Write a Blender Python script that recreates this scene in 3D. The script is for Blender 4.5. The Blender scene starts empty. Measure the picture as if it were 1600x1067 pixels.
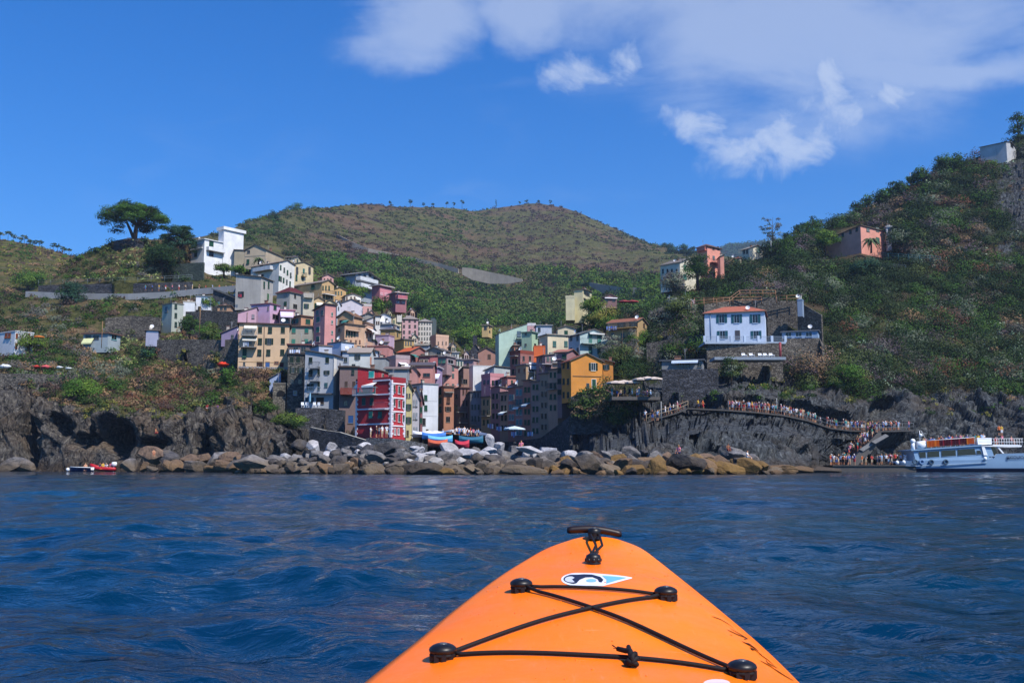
import bpy, bmesh, math, random
import numpy as np
from mathutils import Vector, Matrix
SC = bpy.context.scene
R = math.radians
rnd = random.Random(7)
# ------------------------------------------------------------------ camera
F, CX, CY, CAMZ, HOR = 1556.0, 800.0, 533.5, 0.8, 729.0
PITCH = math.atan((HOR - CY) / F)
cp, sp = math.cos(PITCH), math.sin(PITCH)
cam = bpy.data.objects.new('camera', bpy.data.cameras.new('camera'))
SC.collection.objects.link(cam)
cam.location = (0, 0, CAMZ)
cam.rotation_euler = (R(90) + PITCH, 0, 0)
cam.data.sensor_width = 36
cam.data.lens = 36 * F / 1600
cam.data.clip_start = 0.05
cam.data.clip_end = 20000
SC.camera = cam
# ------------------------------------------------------------------ light
SUN_AZ, SUN_EL = 139, 49
sd = Vector((math.sin(R(SUN_AZ)) * math.cos(R(SUN_EL)), math.cos(R(SUN_AZ)) * math.cos(R(SUN_EL)), math.sin(R(SUN_EL))))
sl = bpy.data.lights.new('sun', 'SUN')
sl.energy, sl.angle, sl.color = 4.9, R(0.53), (1, .93, .84)
sun = bpy.data.objects.new('sun', sl)
SC.collection.objects.link(sun)
sun.rotation_euler = sd.to_track_quat('Z', 'Y').to_euler()
SC.view_settings.view_transform = 'Standard'
SC.view_settings.look = 'None'
SC.view_settings.exposure = .25
SC.view_settings.gamma = 1
SC.cycles.use_denoising = True
SC.cycles.max_bounces = 5
SC.cycles.diffuse_bounces = 2
SC.cycles.glossy_bounces = 2
SC.cycles.transmission_bounces = 2
SC.cycles.volume_bounces = 0
SC.cycles.caustics_reflective = False
SC.cycles.caustics_refractive = False


class NT:
    """small node-tree helper"""
    def __init__(s, tree):
        s.t = tree; s.n = tree.nodes; s.l = tree.links
    def new(s, typ, **kw):
        n = s.n.new(typ)
        for k, v in kw.items():
            if k.startswith('i_'):
                n.inputs[k[2:].replace('_', ' ')].default_value = v
            else:
                setattr(n, k, v)
        return n
    def ln(s, a, b):
        s.l.new(a, b)
    def noise(s, vec, scale, detail=4, rough=.55, dist=0, out=0):
        n = s.new('ShaderNodeTexNoise')
        n.inputs['Scale'].default_value = scale; n.inputs['Detail'].default_value = detail
        n.inputs['Roughness'].default_value = rough; n.inputs['Distortion'].default_value = dist
        if vec is not None: s.ln(vec, n.inputs['Vector'])
        return n.outputs[out]
    def map(s, vec, sc=(1, 1, 1), loc=(0, 0, 0), rot=(0, 0, 0)):
        n = s.new('ShaderNodeMapping')
        n.inputs['Scale'].default_value = sc; n.inputs['Location'].default_value = loc; n.inputs['Rotation'].default_value = rot
        s.ln(vec, n.inputs['Vector'])
        return n.outputs[0]
    def ramp(s, fac, stops):
        n = s.new('ShaderNodeValToRGB')
        e = n.color_ramp.elements
        while len(e) < len(stops): e.new(.5)
        for el, (p, c) in zip(e, stops):
            el.position = p
            el.color = c if hasattr(c, '__len__') and len(c) == 4 else ((*c, 1) if hasattr(c, '__len__') else (c, c, c, 1))
        s.ln(fac, n.inputs[0])
        return n.outputs[0]
    def mix(s, fac, a, b, mode='MIX'):
        n = s.new('ShaderNodeMix', data_type='RGBA', blend_type=mode)
        for v, i in ((fac, 0), (a, 6), (b, 7)):
            if isinstance(v, (int, float)): n.inputs[i].default_value = v
            elif isinstance(v, (tuple, list)): n.inputs[i].default_value = (*v[:3], 1)
            else: s.ln(v, n.inputs[i])
        return n.outputs[2]
    def math(s, op, a, b=0, c=0, clamp=False):
        n = s.new('ShaderNodeMath', operation=op, use_clamp=clamp)
        for v, i in ((a, 0), (b, 1), (c, 2)):
            if isinstance(v, (int, float)): n.inputs[i].default_value = v
            else: s.ln(v, n.inputs[i])
        return n.outputs[0]
    def bump(s, h, strength, dist, nrm=None):
        n = s.new('ShaderNodeBump')
        n.inputs['Strength'].default_value = strength; n.inputs['Distance'].default_value = dist
        s.ln(h, n.inputs['Height'])
        if nrm is not None: s.ln(nrm, n.inputs['Normal'])
        return n.outputs[0]


w = bpy.data.worlds.new('World'); SC.world = w; w.use_nodes = True
t = NT(w.node_tree); t.n.clear()
out = t.new('ShaderNodeOutputWorld'); bg = t.new('ShaderNodeBackground')
sky = t.new('ShaderNodeTexSky', sky_type='NISHITA', sun_disc=False)
sky.sun_elevation = R(SUN_EL); sky.sun_rotation = R(SUN_AZ)
sky.air_density = 1.0; sky.dust_density = .6; sky.ozone_density = 4.5
hs = t.new('ShaderNodeHueSaturation'); hs.inputs['Saturation'].default_value = 1.42; hs.inputs['Value'].default_value = 1.0
t.ln(sky.outputs[0], hs.inputs['Color'])
tc = t.new('ShaderNodeTexCoord')
sep = t.new('ShaderNodeSeparateXYZ'); t.ln(tc.outputs['Generated'], sep.inputs[0])
# azimuth-like (x/y) and height-like (z/y) direction coordinates: clouds stand at world directions in front (north)
yy = t.math('MAXIMUM', sep.outputs[1], .05)
az = t.math('DIVIDE', sep.outputs[0], yy); al = t.math('DIVIDE', sep.outputs[2], yy)
cmb = t.new('ShaderNodeCombineXYZ'); t.ln(az, cmb.inputs[0]); t.ln(al, cmb.inputs[1])
warp = t.noise(cmb.outputs[0], 7, 5, .6, 0, 1)
wv = t.new('ShaderNodeVectorMath', operation='MULTIPLY_ADD')
t.ln(warp, wv.inputs[0]); wv.inputs[1].default_value = (.13, .09, 0); t.ln(cmb.outputs[0], wv.inputs[2])


def blob(cx, cy, rx, ry, rot, p=1.0):
    m = t.new('ShaderNodeMapping', vector_type='TEXTURE')
    m.inputs['Location'].default_value = (cx, cy, 0); m.inputs['Rotation'].default_value = (0, 0, R(rot))
    m.inputs['Scale'].default_value = (rx, ry, 1)
    t.ln(wv.outputs[0], m.inputs[0])
    ln_ = t.new('ShaderNodeVectorMath', operation='LENGTH'); t.ln(m.outputs[0], ln_.inputs[0])
    return t.math('SUBTRACT', 1, ln_.outputs['Value'], clamp=True)


def dirxy(px, py):
    y = (CY - py) / F
    dy = cp - y * sp
    return ((px - CX) / F / dy, (sp + y * cp) / dy)


def skyblob(px, py, rpx, rpy, rot):
    x, y = dirxy(px, py)
    return blob(x + .065, y + .045, rpx / F, rpy / F * 1.08, rot)


dense = skyblob(1200, 222, 150, 60, 8)
for a in ((1300, 165, 130, 80, 28), (1110, 195, 100, 48, -35), (1310, 105, 80, 60, 60), (930, 95, 110, 50, 20), (1360, 160, 80, 60, 0), (1195, 215, 110, 55, 15)):
    dense = t.math('MAXIMUM', dense, skyblob(*a))
veil = skyblob(1250, 20, 560, 260, -5)
for a in ((1150, -30, 640, 150, 2), (660, 20, 170, 95, 25), (1480, 110, 420, 60, 2), (820, 20, 110, 90, -30)):
    veil = t.math('MAXIMUM', veil, skyblob(*a))
thin = skyblob(430, 250, 130, 60, 20)
for a in ((770, 210, 70, 60, 10), (750, 305, 700, 16, 0), (800, 122, 110, 14, 12), (250, 240, 200, 100, 40)):
    thin = t.math('MAXIMUM', thin, skyblob(*a))
n1 = t.noise(cmb.outputs[0], 17, 10, .62, .5)
n2 = t.noise(t.map(cmb.outputs[0], (.55, 1.4, 1)), 7, 8, .6, .4)
n3 = t.noise(t.map(cmb.outputs[0], (.6, 1.5, 1)), 16, 7, .6, .8)
def sm(x, lo, hi):
    m_ = t.new('ShaderNodeMapRange', interpolation_type='SMOOTHSTEP'); m_.inputs[1].default_value = lo; m_.inputs[2].default_value = hi
    t.ln(x, m_.inputs[0]); return m_.outputs[0]


d = sm(t.math('ADD', t.math('MULTIPLY', t.math('MINIMUM', dense, .62), 1.15), t.math('MULTIPLY_ADD', n1, 3.2, -1.6)), .05, 1.25)
d = t.math('MULTIPLY', d, sm(dense, .0, .22))
v = sm(t.math('ADD', t.math('MULTIPLY', veil, 1.0), t.math('MULTIPLY_ADD', n2, 1.9, -.9)), .02, .85)
v = t.math('MULTIPLY', v, sm(veil, .0, .35))
th = t.math('MULTIPLY', t.math('MULTIPLY_ADD', n3, 2.6, -1.15, True), t.math('MULTIPLY', thin, .10, 0, True))
cov = t.math('MAXIMUM', t.math('MAXIMUM', t.math('MULTIPLY', d, .62), t.math('MULTIPLY', v, .44)), th)
front = t.math('GREATER_THAN', sep.outputs[1], .06)
cov = t.math('MULTIPLY', cov, front, 0, True)
tint = t.mix(1.0, hs.outputs[0], (.66, .94, 1.20), 'MULTIPLY')
colr = t.mix(cov, tint, (5.4, 6.0, 6.9))
t.ln(colr, bg.inputs[0]); bg.inputs[1].default_value = .122
t.ln(bg.outputs[0], out.inputs[0])


# ------------------------------------------------------------------ maths
def P(px, py, Y):
    y = (CY - py) / F
    dy = cp - y * sp
    return Vector(((px - CX) / F * Y / dy, Y, CAMZ + (sp + y * cp) * Y / dy))


def Pn(px, py, Y):
    y = (CY - py) / F
    dy = cp - y * sp
    return np.stack([(px - CX) / F * Y / dy, Y, CAMZ + (sp + y * cp) * Y / dy], -1)


def ratio(px, py):
    y = (CY - py) / F
    return (px - CX) / F / (cp - y * sp)


def proj(p):
    x, y, z = p[..., 0], p[..., 1], p[..., 2] - CAMZ
    f = y * cp + z * sp; u = -y * sp + z * cp
    return CX + F * x / f, CY - F * u / f


_g = np.random.default_rng(11)
_perm = _g.permutation(256).astype(np.int64)
_val = _g.random(256).astype(np.float32)


def vnoise(p, seed=0):
    q = p + seed * 17.37
    i = np.floor(q).astype(np.int64); f = (q - i).astype(np.float32)
    f = f * f * (3 - 2 * f)
    r = 0
    for dx in (0, 1):
        wx = f[:, 0] if dx else 1 - f[:, 0]
        a = _perm[(i[:, 0] + dx) & 255]
        for dy in (0, 1):
            wy = f[:, 1] if dy else 1 - f[:, 1]
            b = _perm[(a + i[:, 1] + dy) & 255]
            for dz in (0, 1):
                wz = f[:, 2] if dz else 1 - f[:, 2]
                r = r + wx * wy * wz * _val[_perm[(b + i[:, 2] + dz) & 255]]
    return r * 2 - 1


def fbm(p, oc=4, seed=0, gain=.5):
    r = 0; a = 1.0; s = 0
    for k in range(oc):
        r = r + a * vnoise(p * 2 ** k, seed + k); s += a; a *= gain
    return r / s


def ridged(p, oc=4, seed=0, gain=.5):
    r = 0; a = 1.0; s = 0
    for k in range(oc):
        r = r + a * (1 - 2 * np.abs(vnoise(p * 2 ** k, seed + k))); s += a; a *= gain
    return r / s


# ------------------------------------------------------------------ objects
def link(o, parent=None):
    SC.collection.objects.link(o)
    if parent is not None:
        o.parent = parent
        # keep meshes given in world space where they are
    return o


def tag(o, label=None, cat=None, group=None, kind=None):
    if label: o['label'] = label
    if cat: o['category'] = cat
    if group: o['group'] = group
    if kind: o['kind'] = kind
    return o


def thing(name, label, cat, loc=(0, 0, 0), rz=0, group=None):
    o = bpy.data.objects.new(name, None)
    o.empty_display_size = .2
    SC.collection.objects.link(o)
    o.location = loc; o.rotation_euler = (0, 0, rz)
    return tag(o, label, cat, group)


def mesh_np(name, V, Fc, mats, parent=None, col=None, smooth=False, mi=None, attrs=None):
    """V (N,3), Fc (M,k) ints, k = 3 or 4"""
    V = np.asarray(V, np.float32); Fc = np.asarray(Fc, np.int32)
    m = bpy.data.meshes.new(name)
    m.vertices.add(len(V)); m.vertices.foreach_set('co', V.ravel())
    k = Fc.shape[1]
    m.loops.add(Fc.size); m.loops.foreach_set('vertex_index', Fc.ravel())
    m.polygons.add(len(Fc))
    m.polygons.foreach_set('loop_start', np.arange(0, Fc.size, k, dtype=np.int32))
    m.polygons.foreach_set('loop_total', np.full(len(Fc), k, np.int32))
    if smooth: m.polygons.foreach_set('use_smooth', np.ones(len(Fc), bool))
    for x in (mats if isinstance(mats, (list, tuple)) else [mats]): m.materials.append(x)
    if mi is not None: m.polygons.foreach_set('material_index', np.asarray(mi, np.int32))
    m.update(calc_edges=True)
    if col is not None:
        a = m.attributes.new('Col', 'FLOAT_COLOR', 'POINT')
        c = np.ones((len(V), 4), np.float32); c[:, :3] = col
        a.data.foreach_set('color', c.ravel())
    for nm, arr in (attrs or {}).items():
        a = m.attributes.new(nm, 'FLOAT', 'POINT'); a.data.foreach_set('value', np.asarray(arr, np.float32).ravel())
    o = bpy.data.objects.new(name, m)
    return link(o, parent)


class MB:
    """collects simple shapes into one mesh"""
    def __init__(s):
        s.v = []; s.f = []; s.m = []; s.sm = []
    def poly(s, pts, mi=0, sm=False):
        n = len(s.v); s.v += [tuple(p) for p in pts]; s.f.append(tuple(range(n, n + len(pts)))); s.m.append(mi); s.sm.append(sm)
    def raw(s, vs, fs, mi=0, sm=False):
        n = len(s.v); s.v += [tuple(p) for p in vs]
        for f in fs: s.f.append(tuple(n + i for i in f)); s.m.append(mi); s.sm.append(sm)
    def box(s, x0, x1, y0, y1, z0, z1, mi=0, mat=None):
        vs = [(x, y, z) for z in (z0, z1) for y in (y0, y1) for x in (x0, x1)]
        if mat is not None: vs = [mat @ Vector(p) for p in vs]
        s.raw(vs, [(0, 2, 3, 1), (4, 5, 7, 6), (0, 1, 5, 4), (1, 3, 7, 5), (3, 2, 6, 7), (2, 0, 4, 6)], mi)
    def tube(s, pts, rad, seg=8, mi=0, cap=True, sm=True):
        pts = [Vector(p) for p in pts]
        n = len(pts)
        rr = rad if hasattr(rad, '__len__') else [rad] * n
        up = Vector((0, 0, 1)); vs = []
        prev = None
        for i, p in enumerate(pts):
            dv = (pts[min(i + 1, n - 1)] - pts[max(i - 1, 0)])
            dv = dv.normalized() if dv.length > 1e-9 else Vector((0, 0, 1))
            a = prev if prev is not None else (up.cross(dv) if abs(dv.z) < .95 else Vector((1, 0, 0)).cross(dv))
            a = (a - dv * a.dot(dv))
            a = a.normalized() if a.length > 1e-6 else Vector((1, 0, 0))
            b = dv.cross(a).normalized(); prev = a
            for k in range(seg):
                th_ = 2 * math.pi * k / seg
                vs.append(p + (a * math.cos(th_) + b * math.sin(th_)) * rr[i])
        fs = [(i * seg + k, i * seg + (k + 1) % seg, (i + 1) * seg + (k + 1) % seg, (i + 1) * seg + k) for i in range(n - 1) for k in range(seg)]
        s.raw(vs, fs, mi, sm)
        if cap:
            m0 = len(s.v) - n * seg
            s.f.append(tuple(range(m0 + seg - 1, m0 - 1, -1))); s.m.append(mi); s.sm.append(False)
            s.f.append(tuple(range(m0 + (n - 1) * seg, m0 + n * seg))); s.m.append(mi); s.sm.append(False)
    def lathe(s, prof, loc=(0, 0, 0), seg=16, mi=0, mat=None, sm=True, sx=1, sy=1):
        vs = []
        for r_, z in prof:
            for k in range(seg):
                a = 2 * math.pi * k / seg
                p = Vector((r_ * math.cos(a) * sx, r_ * math.sin(a) * sy, z))
                if mat is not None: p = mat @ p
                vs.append(p + Vector(loc))
        fs = [(i * seg + k, i * seg + (k + 1) % seg, (i + 1) * seg + (k + 1) % seg, (i + 1) * seg + k) for i in range(len(prof) - 1) for k in range(seg)]
        s.raw(vs, fs, mi, sm)
    def ball(s, c, r_, mi=0, seg=12, sz=1.0):
        n = seg // 2
        s.lathe([(max(1e-4, r_ * math.sin(math.pi * i / n)), -r_ * sz * math.cos(math.pi * i / n)) for i in range(n + 1)], c, seg, mi)
    def build(s, name, mats, parent=None):
        m = bpy.data.meshes.new(name)
        m.from_pydata(s.v, [], s.f)
        for x in (mats if isinstance(mats, (list, tuple)) else [mats]): m.materials.append(x)
        m.polygons.foreach_set('material_index', s.m)
        m.polygons.foreach_set('use_smooth', s.sm)
        m.update()
        return link(bpy.data.objects.new(name, m), parent)


# ------------------------------------------------------------------ materials
def lin(h):
    h = h.lstrip('#')
    c = [int(h[i:i + 2], 16) / 255 for i in (0, 2, 4)]
    return tuple(x / 12.92 if x <= .04045 else ((x + .055) / 1.055) ** 2.4 for x in c)


_mc = {}


def newmat(name):
    m = bpy.data.materials.new(name); m.use_nodes = True
    t_ = NT(m.node_tree); b = t_.n['Principled BSDF']
    return m, t_, b


def plain(h, rough=.6, metal=0, name=None, var=.12, scale=3.0, spec=.3):
    key = ('p', h, rough, metal, var)
    if key in _mc: return _mc[key]
    m, t_, b = newmat(name or 'paint_' + h.strip('#'))
    g = t_.new('ShaderNodeNewGeometry')
    n = t_.noise(g.outputs['Position'], scale, 4)
    c = lin(h)
    t_.ln(t_.mix(t_.ramp(n, [(.3, 0.), (.7, 1.)]), tuple(x * (1 - var) for x in c), tuple(min(1, x * (1 + var)) for x in c)), b.inputs['Base Color'])
    b.inputs['Roughness'].default_value = rough; b.inputs['Metallic'].default_value = metal
    b.inputs['Specular IOR Level'].default_value = spec
    _mc[key] = m
    return m


def plaster(h, dirt=.45):
    key = ('w', h, dirt)
    if key in _mc: return _mc[key]
    m, t_, b = newmat('plaster_' + h.strip('#'))
    g = t_.new('ShaderNodeNewGeometry'); pos = g.outputs['Position']
    big = t_.noise(pos, .35, 5, .6)
    streak = t_.noise(t_.map(pos, (2.2, 2.2, .18)), 1.0, 5, .65)
    fine = t_.noise(pos, 7, 3)
    c = lin(h)
    c1 = t_.mix(t_.ramp(big, [(.35, 0.), (.68, 1.)]), tuple(x * .82 for x in c), tuple(min(.86, x * 1.06) for x in c))
    dk = tuple(x * .45 + .03 for x in c)
    f = t_.math('MULTIPLY', t_.ramp(streak, [(.52, 0.), (.75, 1.)]), dirt)
    c2 = t_.mix(f, c1, dk)
    c3 = t_.mix(t_.math('MULTIPLY', t_.ramp(fine, [(.4, 0.), (.8, 1.)]), .18), c2, (.35, .33, .3))
    t_.ln(c3, b.inputs['Base Color'])
    b.inputs['Roughness'].default_value = .9; b.inputs['Specular IOR Level'].default_value = .1
    t_.ln(t_.bump(fine, .25, .03), b.inputs['Normal'])
    _mc[key] = m
    return m


def stone(name='stonework', c0='#4a4642', c1='#8d867b', scale=2.6, mortar='#3a3734'):
    key = ('s', c0, c1, scale)
    if key in _mc: return _mc[key]
    m, t_, b = newmat(name)
    g = t_.new('ShaderNodeNewGeometry'); pos = t_.map(g.outputs['Position'], (1, 1, 1.7))
    vo = t_.new('ShaderNodeTexVoronoi', feature='F1'); vo.inputs['Scale'].default_value = scale; t_.ln(pos, vo.inputs['Vector'])
    ve = t_.new('ShaderNodeTexVoronoi', feature='DISTANCE_TO_EDGE'); ve.inputs['Scale'].default_value = scale; t_.ln(pos, ve.inputs['Vector'])
    sepc = t_.new('ShaderNodeSeparateColor'); t_.ln(vo.outputs['Color'], sepc.inputs[0])
    big = t_.noise(g.outputs['Position'], .3, 4)
    c = t_.mix(sepc.outputs[0], lin(c0), lin(c1))
    c = t_.mix(t_.ramp(big, [(.3, .0), (.7, .45)]), c, tuple(x * .5 for x in lin(c0)))
    c = t_.mix(t_.ramp(ve.outputs[0], [(0.02, 1.), (.09, 0.)]), c, lin(mortar))
    t_.ln(c, b.inputs['Base Color']); b.inputs['Roughness'].default_value = .95; b.inputs['Specular IOR Level'].default_value = .1
    t_.ln(t_.bump(t_.ramp(ve.outputs[0], [(0, 0.), (.15, 1.)]), .7, .08), b.inputs['Normal'])
    _mc[key] = m
    return m


def rooftile(h='#8a5a48'):
    key = ('r', h)
    if key in _mc: return _mc[key]
    m, t_, b = newmat('roof_tiles_' + h.strip('#'))
    g = t_.new('ShaderNodeNewGeometry'); tcx = t_.new('ShaderNodeTexCoord')
    wv_ = t_.new('ShaderNodeTexWave'); wv_.inputs['Scale'].default_value = 1.6; wv_.inputs['Distortion'].default_value = .6
    t_.ln(tcx.outputs['Object'], wv_.inputs['Vector'])
    n = t_.noise(g.outputs['Position'], 1.7, 5, .65)
    c = lin(h)
    cc = t_.mix(n, tuple(x * .6 for x in c), tuple(min(.8, x * 1.35) for x in c))
    cc = t_.mix(t_.math('MULTIPLY', wv_.outputs[1] if len(wv_.outputs) > 1 else wv_.outputs[0], .3), cc, tuple(x * .4 for x in c))
    t_.ln(cc, b.inputs['Base Color']); b.inputs['Roughness'].default_value = .85; b.inputs['Specular IOR Level'].default_value = .15
    t_.ln(t_.bump(n, .4, .06), b.inputs['Normal'])
    _mc[key] = m
    return m


def leafmat(name='foliage', trans=.12):
    key = ('leaf', name)
    if key in _mc: return _mc[key]
    m, t_, b = newmat(name)
    a = t_.new('ShaderNodeAttribute', attribute_name='Col')
    t_.ln(a.outputs['Color'], b.inputs['Base Color'])
    b.inputs['Roughness'].default_value = .75; b.inputs['Specular IOR Level'].default_value = .15
    tr = t_.new('ShaderNodeBsdfTranslucent'); t_.ln(a.outputs['Color'], tr.inputs[0])
    mx = t_.new('ShaderNodeMixShader'); mx.inputs[0].default_value = trans
    t_.ln(b.outputs[0], mx.inputs[1]); t_.ln(tr.outputs[0], mx.inputs[2])
    t_.ln(mx.outputs[0], t_.n['Material Output'].inputs['Surface'])
    _mc[key] = m
    return m


def bark():
    return plain('#4b3f36', .95, 0, 'bark', .4, 6.0, .1)


def rockmat(name, dark, light, ochre, vegd, vegl, soil, rs=1.0, terr=0.0):
    """terrain: attribute 'rock' mixes rock and vegetated soil"""
    m, t_, b = newmat(name)
    g = t_.new('ShaderNodeNewGeometry'); pos = g.outputs['Position']
    at = t_.new('ShaderNodeAttribute', attribute_name='rock')
    sx = t_.new('ShaderNodeSeparateXYZ'); t_.ln(pos, sx.inputs[0])
    # rock
    st = t_.noise(t_.map(pos, (1.3, 1.0, .5), rot=(0, R(22), 0)), 1.5 * rs, 9, .72, .3)
    big = t_.noise(pos, .12 * rs, 4, .6)
    vo = t_.new('ShaderNodeTexVoronoi', feature='DISTANCE_TO_EDGE'); vo.inputs['Scale'].default_value = .42 * rs
    wp = t_.new('ShaderNodeVectorMath', operation='MULTIPLY_ADD'); t_.ln(t_.noise(pos, .6, 3, .5, 0, 1), wp.inputs[0]); wp.inputs[1].default_value = (2.2, 2.2, 2.2)
    t_.ln(t_.map(pos, (1, 1, .45), rot=(0, R(28), 0)), wp.inputs[2]); t_.ln(wp.outputs[0], vo.inputs['Vector'])
    crack = t_.ramp(vo.outputs[0], [(0., 1.), (.05, 0.)])
    rk = t_.mix(t_.ramp(st, [(.38, 0.), (.53, .35), (.66, 1.)]), lin(dark), lin(light))
    rk = t_.mix(t_.ramp(big, [(.48, 0.), (.66, .5)]), rk, lin(ochre))
    rk = t_.mix(t_.math('MULTIPLY', crack, .65), rk, tuple(x * .35 for x in lin(dark)))
    tide = t_.new('ShaderNodeMapRange'); tide.inputs[1].default_value = .1; tide.inputs[2].default_value = 1.6; tide.inputs[3].default_value = .75; tide.inputs[4].default_value = 0
    t_.ln(t_.math('ADD', sx.outputs[2], t_.math('MULTIPLY', st, -1.0)), tide.inputs[0])
    rk = t_.mix(tide.outputs[0], rk, lin('#3b3024'))
    # soil and low cover
    vn = t_.noise(pos, .5 * rs, 6, .7); vb = t_.noise(pos, .07 * rs, 4, .6); vf = t_.noise(pos, 2.2 * rs, 4, .7)
    vg = t_.mix(t_.ramp(vn, [(.35, 0.), (.65, 1.)]), lin(vegd), lin(vegl))
    vg = t_.mix(t_.ramp(vb, [(.50, 0.), (.62, .8)]), vg, lin(soil))
    vg = t_.mix(t_.math('MULTIPLY', t_.ramp(vf, [(.3, 1.), (.5, 0.)]), .6), vg, tuple(x * .35 for x in lin(vegd)))
    if terr:
        z = t_.math('ADD', sx.outputs[2], t_.math('MULTIPLY', t_.noise(pos, .012, 3), 26.0))
        zz = t_.math('FRACT', t_.math('MULTIPLY', z, terr))
        msk = t_.ramp(t_.noise(pos, .006, 2), [(.46, 0.), (.54, 1.)])
        wl = t_.math('MULTIPLY', t_.ramp(zz, [(0., 1.), (.25, 0.)]), t_.math('MULTIPLY', msk, .6))
        vg = t_.mix(wl, vg, lin('#6d6350'))
    bw = t_.math('ADD', at.outputs['Fac'], t_.math('MULTIPLY_ADD', vn, 1.2, -.6))
    fac = t_.ramp(bw, [(.38, 0.), (.6, 1.)])
    t_.ln(t_.mix(fac, vg, rk), b.inputs['Base Color'])
    b.inputs['Roughness'].default_value = .9; b.inputs['Specular IOR Level'].default_value = .12
    h = t_.math('ADD', t_.math('MULTIPLY', st, 1.0), t_.math('MULTIPLY', crack, -.35))
    t_.ln(t_.bump(h, .75, .9 / rs), b.inputs['Normal'])
    return m
# ------------------------------------------------------------------ water
def water():
    A = R(41); nf, nb, nr = 560, 90, 900
    th_ = np.concatenate([np.linspace(-A, A, nf, endpoint=False), np.linspace(A, 2 * math.pi - A, nb, endpoint=False)])
    r0, r1 = .45, 110.
    rr = np.concatenate([r0 * (r1 / r0) ** (np.arange(nr) / (nr - 1)), [140, 200, 320, 520, 900, 1600, 3000, 6000]])
    ratio_ = math.log(r1 / r0) / (nr - 1)
    nr = len(rr); nt = len(th_)
    RR, TT = np.meshgrid(rr, th_, indexing='ij')
    X = (RR * np.sin(TT)).ravel(); Y = (RR * np.cos(TT)).ravel() - .3
    Rr = RR.ravel()
    wob = np.stack([X * .35, Y * .35, np.zeros_like(X)], -1)
    X2 = X + .55 * fbm(wob, 2, 5); Y2 = Y + .55 * fbm(wob, 2, 9)
    Z = np.zeros_like(X)
    g = np.random.default_rng(4)
    sp_ = Rr * ratio_ + .004
    for i in range(84):
        lam = .16 * (6.5 / .16) ** (i / 83.0)
        an = g.normal(0.25, .75)
        k = 2 * math.pi / lam
        kx, ky = k * math.sin(an), k * math.cos(an)
        amp = .0072 * lam ** .98 / (1 + (lam / 3.2) ** 1.6) * g.uniform(.6, 1.3)
        fade = np.clip((lam / sp_ - 3) / 4, 0, 1)
        s = np.sin(kx * X2 + ky * Y2 + g.uniform(0, 6.28))
        Z += amp * fade * (s + .28 * (2 * np.abs(s) ** 1.4 - 1))
    pat = .72 + .5 * fbm(np.stack([X * .12, Y * .22, np.zeros_like(X)], -1), 3, 3)
    Z *= np.clip(pat, .25, 1.5)
    Z *= np.clip((160 - Rr) / 60, 0, 1)
    V = np.stack([X, Y, Z], -1)
    idx = np.arange(nr * nt).reshape(nr, nt)
    a = idx[:-1]; b = idx[1:]
    Fq = np.stack([a, b, np.roll(b, -1, 1), np.roll(a, -1, 1)], -1).reshape(-1, 4)
    # close the centre
    V = np.concatenate([V, [[0, -.3, 0]]]); c = len(V) - 1
    m, t_, bs = newmat('sea_water')
    gg = t_.new('ShaderNodeNewGeometry'); pos = gg.outputs['Position']
    bs.inputs['Base Color'].default_value = (.0015, .020, .085, 1)
    bs.inputs['Roughness'].default_value = .05
    bs.inputs['IOR'].default_value = 1.33
    bs.inputs['Specular IOR Level'].default_value = .36
    big = t_.noise(t_.map(pos, (.05, .1, .1)), 1, 3)
    xx = t_.new('ShaderNodeSeparateXYZ'); t_.ln(pos, xx.inputs[0])
    t_.ln(t_.mix(t_.ramp(big, [(.35, 0.), (.65, 1.)]), (.0001, .017, .056), (.0002, .030, .058)), bs.inputs['Base Color'])
    n1 = t_.noise(t_.map(pos, (1, 1.6, 1)), 3.2, 4, .62, .8)
    n2 = t_.noise(t_.map(pos, (1, 1.5, 1)), 12, 3, .6, .5)
    n3 = t_.noise(t_.map(pos, (1, 1.4, 1)), .55, 3, .6, .6)
    h = t_.math('ADD', t_.math('MULTIPLY', n1, .55), t_.math('MULTIPLY', n2, .09))
    h = t_.math('ADD', h, t_.math('MULTIPLY', n3, 1.6))
    t_.ln(t_.bump(h, 1.0, .055), bs.inputs['Normal'])
    o = mesh_np('water', V, Fq, m, smooth=True)
    return tag(o, kind='structure')


SEA = water()
# ground sheet under everything, deep below the sea and reaching the horizon
gm = MB(); gm.poly([(-9000, -3000, -30), (9000, -3000, -30), (9000, 12000, -30), (-9000, 12000, -30)])
tag(gm.build('sea_floor_ground', plain('#3a4540', .95)), kind='structure')


# ------------------------------------------------------------------ terrain sheets
def hermite(xs, ys, x):
    xs = np.asarray(xs, float); ys = np.asarray(ys, float)
    d = np.diff(ys) / np.diff(xs)
    m = np.zeros_like(ys); m[1:-1] = np.where(d[:-1] * d[1:] > 0, 2 * d[:-1] * d[1:] / (d[:-1] + d[1:] + 1e-12), 0); m[0] = d[0]; m[-1] = d[-1]
    i = np.clip(np.searchsorted(xs, x) - 1, 0, len(xs) - 2)
    h = xs[i + 1] - xs[i]; t0 = (x - xs[i]) / h
    return ((1 + 2 * t0) * (1 - t0) ** 2 * ys[i] + t0 * (1 - t0) ** 2 * h * m[i] + t0 * t0 * (3 - 2 * t0) * ys[i + 1] + t0 * t0 * (t0 - 1) * h * m[i + 1])


class Sheet:
    pass


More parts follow.
